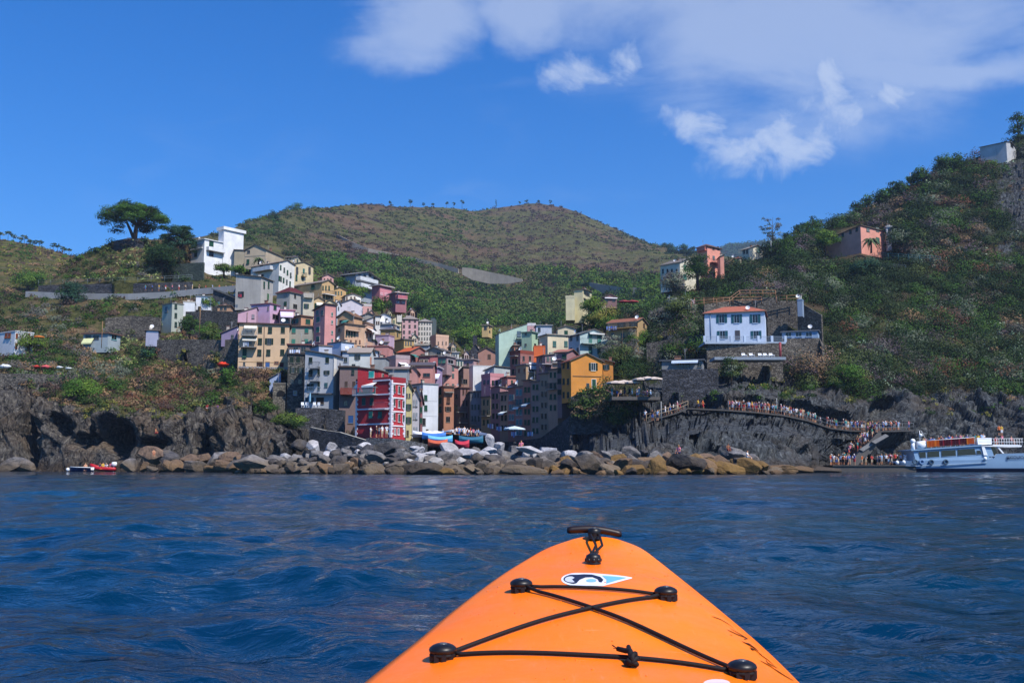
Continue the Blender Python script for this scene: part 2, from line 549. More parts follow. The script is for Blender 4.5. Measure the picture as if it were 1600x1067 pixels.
def sheet(name, cols, nu, rows, mat, wline=True, back=(60, 25), disp=None, caves=(), rockfn=None):
    xs = [c[0] for c in cols]
    px = np.linspace(xs[0], xs[-1], nu)
    K = len(cols[0][-1])
    pts = []
    L = []
    for k in range(K):
        py = hermite(xs, [c[-1][k][0] for c in cols], px); Y = hermite(xs, [c[-1][k][1] for c in cols], px)
        L.append((py, Y))
    if wline:
        W = hermite(xs, [c[1] for c in cols], px)
        base = Pn(px, 729 + CAMZ * F / W, W)
        b0 = base.copy(); b0[:, 2] = -4; b0[:, 1] -= 3
        pts += [b0, base]
    for py, Y in L: pts.append(Pn(px, py, Y))
    top = pts[-1].copy(); s = (top[:, 1] + back[0]) / top[:, 1]
    top[:, 0] *= s; top[:, 1] *= s; top[:, 2] -= back[1]; pts.append(top)
    G = []
    segs = len(pts) - 1
    tl = []
    for i in range(segs):
        n = rows[i]
        for j in range(n):
            a = j / n; G.append(pts[i] * (1 - a) + pts[i + 1] * a); tl.append(i + a)
    G.append(pts[-1]); tl.append(segs)
    G = np.array(G)  # (V,U,3)
    nv = G.shape[0]
    # soften the creases between layers
    for _ in range(3):
        G[2:-2] = (G[1:-3] + 2 * G[2:-2] + G[3:-1]) / 4
    tl = np.array(tl)[:, None] + np.zeros((1, nu)); PX = np.zeros((nv, 1)) + px[None]
    p = G.reshape(-1, 3)
    du = np.gradient(G, axis=1); dv = np.gradient(G, axis=0)
    N = np.cross(du, dv).reshape(-1, 3); N /= np.linalg.norm(N, axis=1)[:, None] + 1e-9
    _, PY = proj(p)
    PXf, TL = PX.ravel(), tl.ravel()
    rock = rockfn(PXf, PY, TL, p, N) if rockfn else np.zeros(len(p))
    if disp is not None: p = p + N * disp(p, PXf, PY, TL, rock)[:, None]
    for (cx, cy, rx, ry, dep) in caves:
        g = np.exp(-(((PXf - cx) / rx) ** 2 + ((PY - cy) / ry) ** 2) ** 1.5)
        p[:, 1] += g * dep
    idx = np.arange(nv * nu).reshape(nv, nu)
    Fq = np.stack([idx[:-1, :-1], idx[:-1, 1:], idx[1:, 1:], idx[1:, :-1]], -1).reshape(-1, 4)
    o = mesh_np(name, p, Fq, mat, smooth=False, attrs={'rock': rock})
    tag(o, kind='structure')
    S = Sheet(); S.p = p; S.N = N; S.px = PXf; S.py = PY; S.tl = TL; S.rock = rock; S.o = o; S.nu = nu; S.nv = nv
    S.grid = p.reshape(nv, nu, 3); S.cols = px; S.pygrid = PY.reshape(nv, nu)
    return S


def sstep(a, b, x):
    t_ = np.clip((x - a) / (b - a), 0, 1); return t_ * t_ * (3 - 2 * t_)


EXC = []  # (px0, px1, py0, py1) picture-side clear zones where buildings and paths stand


def strata(p, ang, L, seed, warp=.5):
    """overlapping tilted beds: a ramp that ends in a ledge, again and again"""
    a = math.radians(ang)
    s = p[:, 0] * math.sin(a) + p[:, 2] * math.cos(a) + .25 * p[:, 1]
    s = s / L + warp * fbm(p * (.22 / L), 2, seed)
    f = s - np.floor(s)
    h = .5 + .5 * vnoise(np.stack([np.floor(s) * 1.7, p[:, 0] * .15, p[:, 2] * .1], -1), seed + 3)
    return (1 - f) ** 1.5 * h * np.minimum(1, f * 7)


def facets(p, L, seed, ang, asp=2.2, tilt=.5):
    """angular blocks: every cell of rock is a plane with its own tilt and stand-out"""
    a = math.radians(ang)
    q = np.stack([(p[:, 0] * math.cos(a) + p[:, 2] * math.sin(a)) / (L * asp), p[:, 1] / (L * 1.6), (-p[:, 0] * math.sin(a) + p[:, 2] * math.cos(a)) / L], -1)
    q = q + .18 * fbm(p * (1.2 / L), 2, seed + 40)[:, None]
    ip = np.floor(q).astype(np.int64); best = np.full(len(p), 9.0); sec = best.copy(); out = np.zeros(len(p))
    for dx in (-1, 0, 1):
        for dy in (-1, 0, 1):
            for dz in (-1, 0, 1):
                c = ip + np.array([dx, dy, dz]); h = _perm[(_perm[(_perm[(c[:, 0] + seed * 7) & 255] + c[:, 1]) & 255] + c[:, 2]) & 255]
                v = q - (c + np.stack([_val[h], _val[(h * 3 + 71) & 255], _val[(h * 5 + 19) & 255]], -1))
                d = (v * v).sum(1); n = d < best
                hh = (_val[(h * 11 + 5) & 255] - .5) + tilt * ((_val[(h * 13 + 7) & 255] - .5) * v[:, 0] * 2 + (_val[(h * 17 + 3) & 255] - .2) * v[:, 2] * 2)
                out = np.where(n, hh, out); best = np.where(n, d, best)
    return out


def cliffdisp(p, px, py, tl, rock):
    left = 1 - sstep(600, 700, px)
    on = np.where(rock > .04)[0]; q = p[on]; lf = left[on]; slab = (sstep(860, 900, px) * (1 - sstep(1150, 1230, px)))[on]
    A = np.where(lf > .5, facets(q, 2.3, 1, 62, 2.6), facets(q, 2.6, 2, -28, 2.6)); Bf = np.where(lf > .5, facets(q, .85, 3, 55, 2.2), facets(q, .95, 4, -36, 2.2))
    st_ = np.where(lf > .5, strata(q, 62, 3.6, 1, .8) * 1.0, strata(q, -24, 5.2, 9, .35))
    base = fbm(q * .07, 3, 31); mid = ridged(q * .25, 2, 20, .5)
    r = np.zeros(len(p))
    r[on] = (2.9 * A + 1.15 * Bf + 2.2 * st_ * (1 + .5 * slab) + 2.0 * base + .5 * mid * (1 - slab) + .16 * fbm(q * 1.6, 2, 23)) * rock[on]
    v = (.8 * fbm(p * .25, 4, 41) + 1.2 * fbm(p * .05, 2, 43)) * (1 - rock)
    near = sstep(1.2, 2.0, tl)
    return (r + v) * (.35 + .65 * near)


def leftrock(px, py, tl, p, N):
    edge = np.interp(px, [-300, 0, 60, 110, 200, 280, 330, 370, 400, 440, 480, 540, 620, 740], [600, 600, 612, 632, 652, 656, 640, 612, 606, 620, 640, 660, 655, 660])
    n = 22 * fbm(np.stack([px * .02, py * .03, px * 0], -1), 4, 77)
    r = sstep(-22, 16, py + n - edge)
    r = np.maximum(r, .75 * np.exp(-((px - 300) / 50) ** 2 - ((py - 560) / 22) ** 2))
    return r


def rightrock(px, py, tl, p, N):
    edge = np.interp(px, [700, 800, 880, 950, 1000, 1050, 1100, 1180, 1250, 1330, 1400, 1480, 1600, 1800], [640, 640, 640, 640, 620, 590, 575, 578, 605, 632, 620, 612, 615, 590])
    n = 30 * fbm(np.stack([px * .02, py * .03, px * 0], -1), 4, 79)
    r = sstep(-20, 14, py + n - edge)
    r = np.maximum(r, .8 * sstep(1530, 1590, px + n) * sstep(235, 265, py) * (1 - sstep(330, 400, py + n)))
    r = np.maximum(r, .6 * np.exp(-((px - 1575) / 35) ** 2 - ((py - 400 + n) / 22) ** 2))
    r = np.maximum(r, .7 * np.exp(-((px - 1045) / 26) ** 2 - ((py - 530) / 20) ** 2))
    return r


leftm = rockmat('cliff_rock', '#2a2829', '#7a756d', '#6a5844', '#3c421f', '#5c5a34', '#74604a')
rightm = rockmat('cliff_rock_slate', '#2a2d31', '#6e7376', '#544b42', '#222b16', '#3e4624', '#574739')
mountm = rockmat('hill_cover', '#3c3834', '#6a6258', '#6a5540', '#474a2e', '#66643c', '#685244', .25, .11)
S1 = sheet('cliff_terrain', [
    (-320, 190, [(640, 194), (590, 200), (560, 212), (520, 232), (462, 268), (440, 310)]),
    (0, 175, [(650, 180), (592, 190), (562, 203), (522, 225), (478, 262), (458, 290)]),
    (60, 175, [(650, 182), (590, 190), (562, 203), (525, 222), (472, 255), (450, 285)]),
    (100, 172, [(640, 178), (588, 188), (560, 203), (520, 225), (455, 265), (420, 285)]),
    (150, 170, [(640, 176), (590, 186), (560, 205), (520, 225), (450, 262), (390, 285)]),
    (190, 165, [(650, 172), (590, 185), (560, 203), (520, 225), (450, 258), (376, 280)]),
    (260, 160, [(655, 167), (600, 182), (560, 198), (520, 222), (450, 255), (372, 285)]),
    (320, 158, [(660, 165), (600, 180), (560, 196), (520, 218), (455, 245), (376, 300)]),
    (370, 150, [(660, 160), (590, 180), (572, 187), (520, 210), (455, 245), (385, 310)]),
    (430, 148, [(670, 156), (600, 178), (576, 190), (520, 214), (460, 248), (402, 310)]),
    (480, 140, [(680, 150), (642, 165), (580, 190), (530, 218), (470, 255), (425, 320)]),
    (540, 125, [(692, 146), (672, 156), (600, 192), (540, 230), (490, 270), (455, 330)]),
    (600, 120, [(700, 136), (684, 152), (620, 195), (560, 235), (520, 285), (478, 340)]),
    (680, 118, [(700, 136), (690, 160), (665, 215), (600, 255), (560, 300), (512, 350)]),
    (740, 118, [(702, 136), (696, 160), (688, 225), (660, 270), (600, 330), (534, 385)])],
    900, [8, 70, 70, 50, 50, 60, 70, 10], leftm, disp=cliffdisp, rockfn=leftrock,
    caves=[(42, 690, 13, 42, 14), (190, 690, 22, 24, 12), (150, 672, 8, 20, 6), (100, 668, 10, 15, 5), (135, 690, 26, 10, 4), (245, 700, 22, 8, 5), (325, 705, 14, 18, 4), (445, 668, 14, 26, 7)])
S2 = sheet('headland_terrain', [
    (690, 118, [(702, 136), (696, 160), (688, 225), (660, 270), (600, 330), (534, 385)]),
    (760, 118, [(702, 136), (696, 160), (686, 220), (640, 250), (570, 300), (530, 370)]),
    (830, 115, [(712, 130), (684, 150), (645, 170), (600, 205), (552, 250), (508, 350)]),
    (890, 112, [(715, 125), (672, 140), (632, 160), (590, 190), (550, 220), (494, 330)]),
    (950, 112, [(715, 125), (660, 143), (618, 160), (590, 182), (548, 212), (474, 330)]),
    (1000, 112, [(700, 128), (652, 145), (622, 160), (575, 185), (525, 215), (458, 320)]),
    (1050, 115, [(690, 130), (642, 150), (600, 165), (562, 185), (505, 215), (445, 300)]),
    (1100, 120, [(690, 135), (640, 150), (590, 170), (558, 184), (490, 215), (436, 290)]),
    (1150, 125, [(690, 140), (638, 154), (590, 170), (558, 184), (485, 212), (406, 290)]),
    (1230, 135, [(690, 146), (645, 158), (590, 175), (545, 190), (462, 225), (380, 300)]),
    (1300, 145, [(692, 152), (662, 163), (600, 180), (540, 200), (460, 240), (353, 320)]),
    (1380, 155, [(695, 165), (672, 170), (600, 185), (540, 205), (450, 245), (314, 330)]),
    (1450, 165, [(705, 172), (672, 178), (600, 192), (540, 210), (440, 250), (274, 330)]),
    (1530, 168, [(702, 174), (668, 182), (600, 194), (540, 212), (430, 255), (245, 335)]),
    (1600, 168, [(700, 174), (662, 182), (600, 194), (540, 212), (420, 255), (212, 340)]),
    (1900, 175, [(690, 182), (640, 190), (560, 204), (500, 222), (330, 265), (60, 350)])],
    1150, [8, 70, 60, 50, 50, 60, 120, 10], rightm, disp=cliffdisp, rockfn=rightrock,
    caves=[(1112, 715, 22, 12, 6), (1270, 705, 26, 12, 3), (1380, 648, 20, 16, 7), (880, 690, 40, 10, 6), (1310, 560, 20, 26, 4), (845, 700, 30, 14, 5), (1350, 700, 28, 10, 4), (1395, 705, 30, 12, 4)])


def mdisp(p, px, py, tl, rock):
    dist = p[:, 1]
    r = ridged(p * .008, 5, 3, .5) * .012 * dist + fbm(p * .03, 4, 12) * .005 * dist
    r *= 1 - .8 * sstep(4.3, 5.0, tl) * (1 - sstep(5.01, 5.6, tl))
    return r


S3 = sheet('mountain_terrain', [
    (100, 0, [(560, 330), (510, 380), (470, 430), (440, 480), (420, 540), (405, 600)]),
    (340, 0, [(520, 330), (470, 380), (430, 440), (400, 500), (380, 560), (366, 620)]),
    (400, 0, [(520, 330), (470, 380), (430, 440), (392, 500), (365, 590), (343, 680)]),
    (450, 0, [(520, 330), (470, 380), (430, 450), (390, 540), (355, 640), (331, 740)]),
    (500, 0, [(520, 335), (480, 390), (440, 480), (400, 590), (360, 710), (325, 820)]),
    (545, 0, [(530, 345), (485, 400), (440, 500), (400, 620), (360, 760), (320, 900)]),
    (610, 0, [(540, 370), (490, 425), (445, 540), (400, 690), (360, 830), (323, 960)]),
    (680, 0, [(560, 390), (505, 450), (455, 570), (405, 730), (365, 880), (324, 1030)]),
    (740, 0, [(575, 400), (515, 470), (460, 600), (410, 780), (360, 950), (328.5, 1100)]),
    (785, 0, [(570, 400), (515, 470), (460, 600), (410, 780), (360, 965), (324, 1130)]),
    (835, 0, [(560, 400), (510, 470), (460, 600), (410, 780), (360, 980), (319, 1150)]),
    (870, 0, [(550, 400), (505, 460), (460, 580), (415, 750), (365, 965), (324, 1140)]),
    (940, 0, [(540, 390), (500, 440), (462, 540), (425, 700), (385, 920), (350, 1100)]),
    (1000, 0, [(530, 360), (495, 420), (460, 500), (430, 650), (400, 850), (376, 1050)]),
    (1060, 0, [(520, 360), (490, 410), (455, 480), (430, 600), (410, 780), (397, 950)]),
    (1300, 0, [(520, 380), (490, 420), (460, 480), (440, 600), (425, 760), (415, 900)])],
    820, [60, 60, 70, 70, 70, 10], mountm, wline=False, back=(300, 80), disp=mdisp)
farm = rockmat('far_hill_cover', '#3c3834', '#6a6258', '#6a5540', '#2c3c22', '#44522c', '#4a4434', .05)
S4 = sheet('far_hill', [
    (950, 0, [(460, 1800), (420, 2400)]), (1100, 0, [(440, 1800), (398, 2400)]), (1150, 0, [(430, 1800), (386, 2400)]), (1190, 0, [(425, 1800), (379, 2400)]),
    (1230, 0, [(420, 1800), (374, 2400)]), (1280, 0, [(415, 1800), (359, 2450)]), (1330, 0, [(410, 1800), (338, 2500)]), (1420, 0, [(400, 1800), (315, 2500)]), (1600, 0, [(400, 1800), (300, 2500)])],
    160, [60, 8], farm, wline=False, back=(500, 100), disp=lambda p, px, py, tl, rock: ridged(p * .003, 4, 5) * 14)
leftfar = rockmat('dry_hill_cover', '#3c3834', '#6a6258', '#6a5540', '#444a22', '#6a6436', '#6e5a3c', .3, .3)
S5 = sheet('left_hill', [
    (-500, 0, [(480, 300), (420, 380), (330, 520)]), (-200, 0, [(490, 300), (430, 380), (352, 510)]), (0, 0, [(500, 300), (445, 370), (373, 500)]),
    (60, 0, [(500, 300), (450, 370), (384, 500)]), (110, 0, [(500, 300), (450, 380), (397, 500)]), (160, 0, [(500, 310), (450, 380), (406, 500)]), (320, 0, [(500, 330), (450, 390), (415, 520)])],
    420, [60, 110, 8], leftfar, wline=False, back=(120, 40), disp=lambda p, px, py, tl, rock: (fbm(p * .04, 5, 3) * 3 + .4 * np.sin(p[:, 2] * 1.3)) * (1 - .7 * sstep(1.7, 1.95, tl)))


def at(S, px, py):
    """surface point of a sheet near a picture position"""
    d = (S.px - px) ** 2 + (S.py - py) ** 2
    i = int(np.argmin(d)); return Vector(S.p[i])


# ------------------------------------------------------------------ foliage
def hsvj(c, rng, n, v=.35, w_=.12):
    c = np.array(c)[None] * (1 + v * (rng.random((n, 1)) - .5) * 2)
    c = c * (1 + w_ * (rng.random((n, 3)) - .5) * 2)
    return np.clip(c, .003, .9)


def leafquads(cent, nrm, size, rng, asp=.6):
    n = len(cent)
    nr = nrm / (np.linalg.norm(nrm, axis=1)[:, None] + 1e-9)
    r = rng.normal(size=(n, 3)); a = np.cross(nr, r); a /= np.linalg.norm(a, axis=1)[:, None] + 1e-9
    b = np.cross(nr, a)
    s = (size * (.6 + .8 * rng.random(n)))[:, None]
    a = a * s * .5; b = b * s * .5 * asp
    j = lambda: 1 + .5 * (rng.random((n, 1)) - .5)
    V = np.stack([cent - a * j() - b * j(), cent + a * j() - b * .4 * j(), cent + a * .8 * j() + b * j(), cent - a * .5 * j() + b * j()], 1)
    return V.reshape(-1, 3)


def bush_cloud(cs, rads, cols, leaf, rng, flat=.75, dens=1.0, spread=.5):
    """many leaf-sized faces spread over lumpy shrub bodies. cs (n,3), rads (n,), cols (n,3), leaf (n,)"""
    cnt = np.maximum(10, (dens * 5.0 * rads ** 2 / leaf ** 2)).astype(int)
    cnt = np.minimum(cnt, 420)
    ids = np.repeat(np.arange(len(cs)), cnt); n = len(ids)
    d = rng.normal(size=(n, 3)); d[:, 2] = np.abs(d[:, 2]) * 1.0 - .25; d /= np.linalg.norm(d, axis=1)[:, None]
    lump = 1 + .35 * vnoise(d * 2.2 + ids[:, None] * 3.1, 5)
    rad = rads[ids] * lump * (1 - spread * rng.random(n) ** 2)
    cent = cs[ids] + d * rad[:, None] * np.array([1, 1, flat])
    V = leafquads(cent, d + .36 * rng.normal(size=(n, 3)), leaf[ids], rng)
    c = hsvj((1, 1, 1), rng, n, .24, .08) * cols[ids]
    return V, np.repeat(c, 4, 0)


def build_leaves(name, V, C, parent=None, mat=None):
    Fq = np.arange(len(V), dtype=np.int32).reshape(-1, 4)
    return mesh_np(name, V, Fq, mat or leafmat(), parent, col=C)


def excluded(px, py):
    m = np.zeros(len(px), bool)
    for (a, b, c, d) in EXC: m |= (px > a) & (px < b) & (py > c) & (py < d)
    return m


PAL = {'green': lin('#4a6c28'), 'bright': lin('#6a8432'), 'dark': lin('#2e4622'), 'olive': lin('#5d6a38'), 'grey': lin('#706c66'), 'dry': lin('#9a7c5c'),
       'rust': lin('#7d543e'), 'brown': lin('#665248'), 'sage': lin('#76806a'), 'yellow': lin('#8f8c42'), 'purple': lin('#6c5c62'), 'blueg': lin('#355642')}


def scatter(name, S, n, msk, rlo, rhi, leafk, pal, seed, flat=.75, dens=1.0, clump=.02, dead=None):
    rng = np.random.default_rng(seed)
    ok = np.where(msk)[0]
    if not len(ok): return
    i = rng.choice(ok, min(n, len(ok) * 2))
    px, py = S.px[i], S.py[i]
    keep = ~excluded(px, py); i = i[keep]; px, py = px[keep], py[keep]
    q = np.stack([px * clump, py * clump * 1.6, px * 0], -1)
    a = 1.15 * fbm(q, 3, seed) + .24 * (rng.random(len(i)) - .5) * 2
    names = list(pal)
    k = np.clip(((a + .62) / 1.24 * len(names)).astype(int), 0, len(names) - 1)
    cols = np.array([PAL[x] for x in names])[k] * .84 * (.82 + .36 * rng.random((len(i), 1)))
    p = S.p[i]
    dist = p[:, 1]
    rad = (rlo + (rhi - rlo) * rng.random(len(i)) ** 2)
    leaf = leafk * dist / 1000.
    V, C = bush_cloud(p + np.array([0, 0, .1]) * rad[:, None], rad, cols, leaf, rng, flat, dens)
    o = build_leaves(name, V, C)
    return tag(o, kind='stuff')
# ------------------------------------------------------------------ buildings
GLASS = plain('#14181c', .15, 0, 'window_glass', .2, 2, .6)
FRAME = plain('#77746c', .6, 0, 'window_frame')
GREEN = '#1f4a3a'; TEAL = '#2a6f68'; DKG = '#1c3028'; BRN = '#4a3226'; WHT = '#d8d6ce'; GREY = '#8d9296'


def slats(h):
    key = ('sl', h)
    if key in _mc: return _mc[key]
    m, t_, b = newmat('shutter_' + h.strip('#'))
    tcx = t_.new('ShaderNodeTexCoord')
    wv_ = t_.new('ShaderNodeTexWave', bands_direction='Z'); wv_.inputs['Scale'].default_value = 4.5
    t_.ln(tcx.outputs['Object'], wv_.inputs['Vector'])
    c = lin(h)
    t_.ln(t_.mix(wv_.outputs[0], tuple(x * .6 for x in c), tuple(x * 1.1 for x in c)), b.inputs['Base Color'])
    b.inputs['Roughness'].default_value = .7; b.inputs['Specular IOR Level'].default_value = .15
    _mc[key] = m
    return m


class Bld:
    """a building whose nearest vertical edge stands at the world point under (pc, pb) at distance Y;
    local +x runs along the left face, +y along the right face."""
    def __init__(s, name, label, pl, pc, pr, pt, pb, Y, a, col, wl=None, wr=None, sink=1.4, group=None, cat='house', mat=None, roof=('flat',), rc='#6f6a66', ov=.35, dirt=.45, chim=0):
        C = P(pc, pb, Y); ar = R(a)
        ux, uy = math.cos(ar), -math.sin(ar)      # local x
        vx, vy = math.sin(ar), math.cos(ar)       # local y
        pm = (pt + pb) / 2
        def solve(px, dx, dy):
            r = ratio(px, pm); den = dx - r * dy
            return (r * C.y - C.x) / den if abs(den) > 1e-5 else 6
        s.wl = abs(solve(pl, -ux, -uy)) if pl < pc else 7
        s.wr = abs(solve(pr, vx, vy)) if pr > pc else (wr or 7)
        # turn the block until the narrow face is a real depth seen at a slant
        tgt = None
        if pr > pc and (wr or s.wr < 3) and (pr - pc) < (pc - pl): tgt = ('R', wr or 4.5)
        elif pl < pc and s.wl < 3 and (pr - pc) >= (pc - pl): tgt = ('L', 4.5)
        if tgt:
            best = None
            for k in range(-300, 1000):
                q = R(k / 10); d_ = (math.sin(q), math.cos(q)) if tgt[0] == 'R' else (-math.cos(q), math.sin(q))
                r = ratio(pr if tgt[0] == 'R' else pl, pm); den = d_[0] - r * d_[1]
                if abs(den) < 1e-4: continue
                w_ = (r * C.y - C.x) / den
                if w_ > 0 and (best is None or abs(w_ - tgt[1]) < best[0]): best = (abs(w_ - tgt[1]), q, w_)
            ar = best[1]; ux, uy = math.cos(ar), -math.sin(ar); vx, vy = math.sin(ar), math.cos(ar)
            s.wl = abs(solve(pl, -ux, -uy)) if pl < pc else 7
            s.wr = abs(solve(pr, vx, vy)) if pr > pc else 7
            if tgt[0] == 'R': s.wr = best[2]
            else: s.wl = best[2]
        s.wl = min(s.wl, 30); s.wr = min(s.wr, 30)
        s.C = C; s.a = ar
        s.h = P(pc, pt, Y).z - C.z
        s.root = thing(name, label, cat, C, -ar, group)
        s.inv = (Matrix.Translation(C) @ Matrix.Rotation(-ar, 4, 'Z')).inverted()
        if col not in ('#b02a34', '#ab2832', '#cf8a3c', '#c8843c', '#d96a38', '#c3cfe0', '#e4e6e8'):
            q = lin(col); q = [min(.82, x * .86 + .085) for x in q]; col = '#%02x%02x%02x' % tuple(int(255 * (12.92 * x if x < .0031 else 1.055 * x ** (1 / 2.4) - .055)) for x in q)
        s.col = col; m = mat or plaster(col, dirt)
        s.wm = m
        W, D, H = s.wl, s.wr, s.h
        kind = roof[0]; rh = roof[1] if len(roof) > 1 else 1.6
        b = MB()
        z0 = -sink
        rf = MB(); th = .16
        o_ = ov
        if kind == 'flat':
            b.box(-W, 0, 0, D, z0, H)
            rf.box(-W - o_, o_, -o_, D + o_, H + .004, H + .22)
            if rh == 'par':
                rf = MB(); rf.box(-W + .25, -.25, .25, D - .25, H - .3, H - .2)
                for q in ((-W - .05, .05, -.05, .2), (-W - .05, .05, D - .2, D + .05)): rf.box(*q, H + .004, H + .75)
                for q in ((-W - .05, -W + .2, .203, D - .203), (-.2, .05, .203, D - .203)): rf.box(*q, H + .004, H + .75)
        elif kind in ('gx', 'gy', 'sx', 'sy', 'sxn', 'syn', 'hip'):
            # gx: ridge along local x; gy: ridge along local y; s*: single slope rising to +axis, *n: falling
            def zt(x, y):
                u = (x + W) / W; v_ = y / D
                return {'gx': 1 - abs(2 * v_ - 1), 'gy': 1 - abs(2 * u - 1), 'sx': u, 'sxn': 1 - u, 'sy': v_, 'syn': 1 - v_,
                        'hip': 0}[kind] * rh + H
            cs = [(-W, 0), (0, 0), (0, D), (-W, D)]
            for i in range(4):
                p0, p1 = cs[i], cs[(i + 1) % 4]
                mid = ((p0[0] + p1[0]) / 2, (p0[1] + p1[1]) / 2)
                b.poly([(*p0, z0), (*p1, z0), (*p1, zt(*p1)), (*mid, zt(*mid)), (*p0, zt(*p0))])
            def slab(q):
                n = len(q)
                up = [Vector((p_[0], p_[1], p_[2] + th)) for p_ in q]; dn = [Vector((p_[0], p_[1], p_[2] + .01)) for p_ in q]
                rf.poly(up, 0); rf.poly(dn[::-1], 0)
                for i in range(n): rf.poly([dn[i], dn[(i + 1) % n], up[(i + 1) % n], up[i]], 1)
            if kind == 'hip':
                k = min(W, D) / 2
                e = [(-W - o_, -o_), (o_, -o_), (o_, D + o_), (-W - o_, D + o_)]
                if W > D: r1, r2 = (-W + k, D / 2), (-k, D / 2); fs = [(e[0], e[1], r2, r1), (e[1], e[2], r2), (e[2], e[3], r1, r2), (e[3], e[0], r1)]
                else: r1, r2 = (-W / 2, k), (-W / 2, D - k); fs = [(e[0], e[1], r1), (e[1], e[2], r2, r1), (e[2], e[3], r2), (e[3], e[0], r1, r2)]
                for f in fs: slab([(x, y, H + (rh if (x, y) in (r1, r2) else 0)) for x, y in f])
            else:
                def zs(x, y):
                    u = (x + W) / W; v_ = y / D
                    return {'gx': (1 - abs(2 * v_ - 1)), 'gy': (1 - abs(2 * u - 1)), 'sx': u, 'sxn': 1 - u, 'sy': v_, 'syn': 1 - v_}[kind] * rh + H
                if kind == 'gx':
                    for ya, yb in ((-o_, D / 2), (D / 2, D + o_)): slab([(-W - o_, ya, zs(0, ya)), (o_, ya, zs(0, ya)), (o_, yb, zs(0, yb)), (-W - o_, yb, zs(0, yb))])
                elif kind == 'gy':
                    for xa, xb in ((-W - o_, -W / 2), (-W / 2, o_)): slab([(xa, -o_, zs(xa, 0)), (xb, -o_, zs(xb, 0)), (xb, D + o_, zs(xb, 0)), (xa, D + o_, zs(xa, 0))])
                else:
                    slab([(x, y, zs(x, y)) for x, y in ((-W - o_, -o_), (o_, -o_), (o_, D + o_), (-W - o_, D + o_))])
        b.build('wall', m, s.root)
        s.roof = rf.build('roof', [rooftile(rc) if kind not in ('flat',) else plain(rc, .85), plain('#5d564e', .8)], s.root)
        s.zr = H + (rh * .5 if kind not in ('flat',) and not isinstance(rh, str) else .2)
        for i in range(chim or rnd.choice((0, 1, 1, 2))):
            cx_, cy_ = -W * (.25 + .5 * rnd.random()), D * (.3 + .5 * rnd.random())
            c = MB(); q = .55 + .45 * rnd.random(); c.box(cx_ - .28, cx_ + .28, cy_ - .22, cy_ + .22, H, s.zr + q); c.box(cx_ - .36, cx_ + .36, cy_ - .3, cy_ + .3, s.zr + q + .003, s.zr + q + .1, 1)
            c.build('chimney', [plaster(rnd.choice(('#b8aFA0', '#c9c4ba', '#8f6a58'))), plain('#7a5a4a')], s.roof)
        if rnd.random() < .45:
            c = MB(); x_, y_ = -W * rnd.random(), D * (.1 + .5 * rnd.random()); zt_ = s.zr + 1.3 + rnd.random()
            c.tube([(x_, y_, H), (x_, y_, zt_)], .035, 4)
            for k in range(3): c.tube([(x_ - .45 + .1 * k, y_, zt_ - .2 * k), (x_ + .45 - .1 * k, y_, zt_ - .2 * k)], .02, 3)
            c.build('antenna', plain('#8a8c90', .5), s.roof)
        if rnd.random() < .3:
            c = MB(); x_ = -W * rnd.random(); c.lathe([(.01, 0), (.25, .05), (.42, .16)], (x_, .3, H + .9), 12, 0, Matrix.Rotation(R(65), 4, 'X')); c.tube([(x_, .4, H), (x_, .35, H + .9)], .03, 4)
            c.build('satellite_dish', plain('#d8d8d8', .5), s.roof)

    def hit(s, face, px, py):
        """local (u, z) where the picture ray meets the left ('L') or right ('R') face"""
        o = s.inv @ Vector((0, 0, CAMZ)); q = s.inv @ P(px, py, 100); d = q - o
        if face == 'L':
            t_ = -o.y / d.y if abs(d.y) > 1e-6 else 0; p = o + d * t_; return p.x, p.z
        t_ = -o.x / d.x if abs(d.x) > 1e-6 else 0; p = o + d * t_; return p.y, p.z

    def fr(s, face, u, z, out=0.0):
        return Vector((u, -out, z)) if face == 'L' else Vector((out, u, z))

    def fbox(s, b, face, u0, u1, z0, z1, o0, o1, mi=0):
        if face == 'L': b.box(u0, u1, -o1, -o0, z0, z1, mi)
        else: b.box(o0, o1, u0, u1, z0, z1, mi)

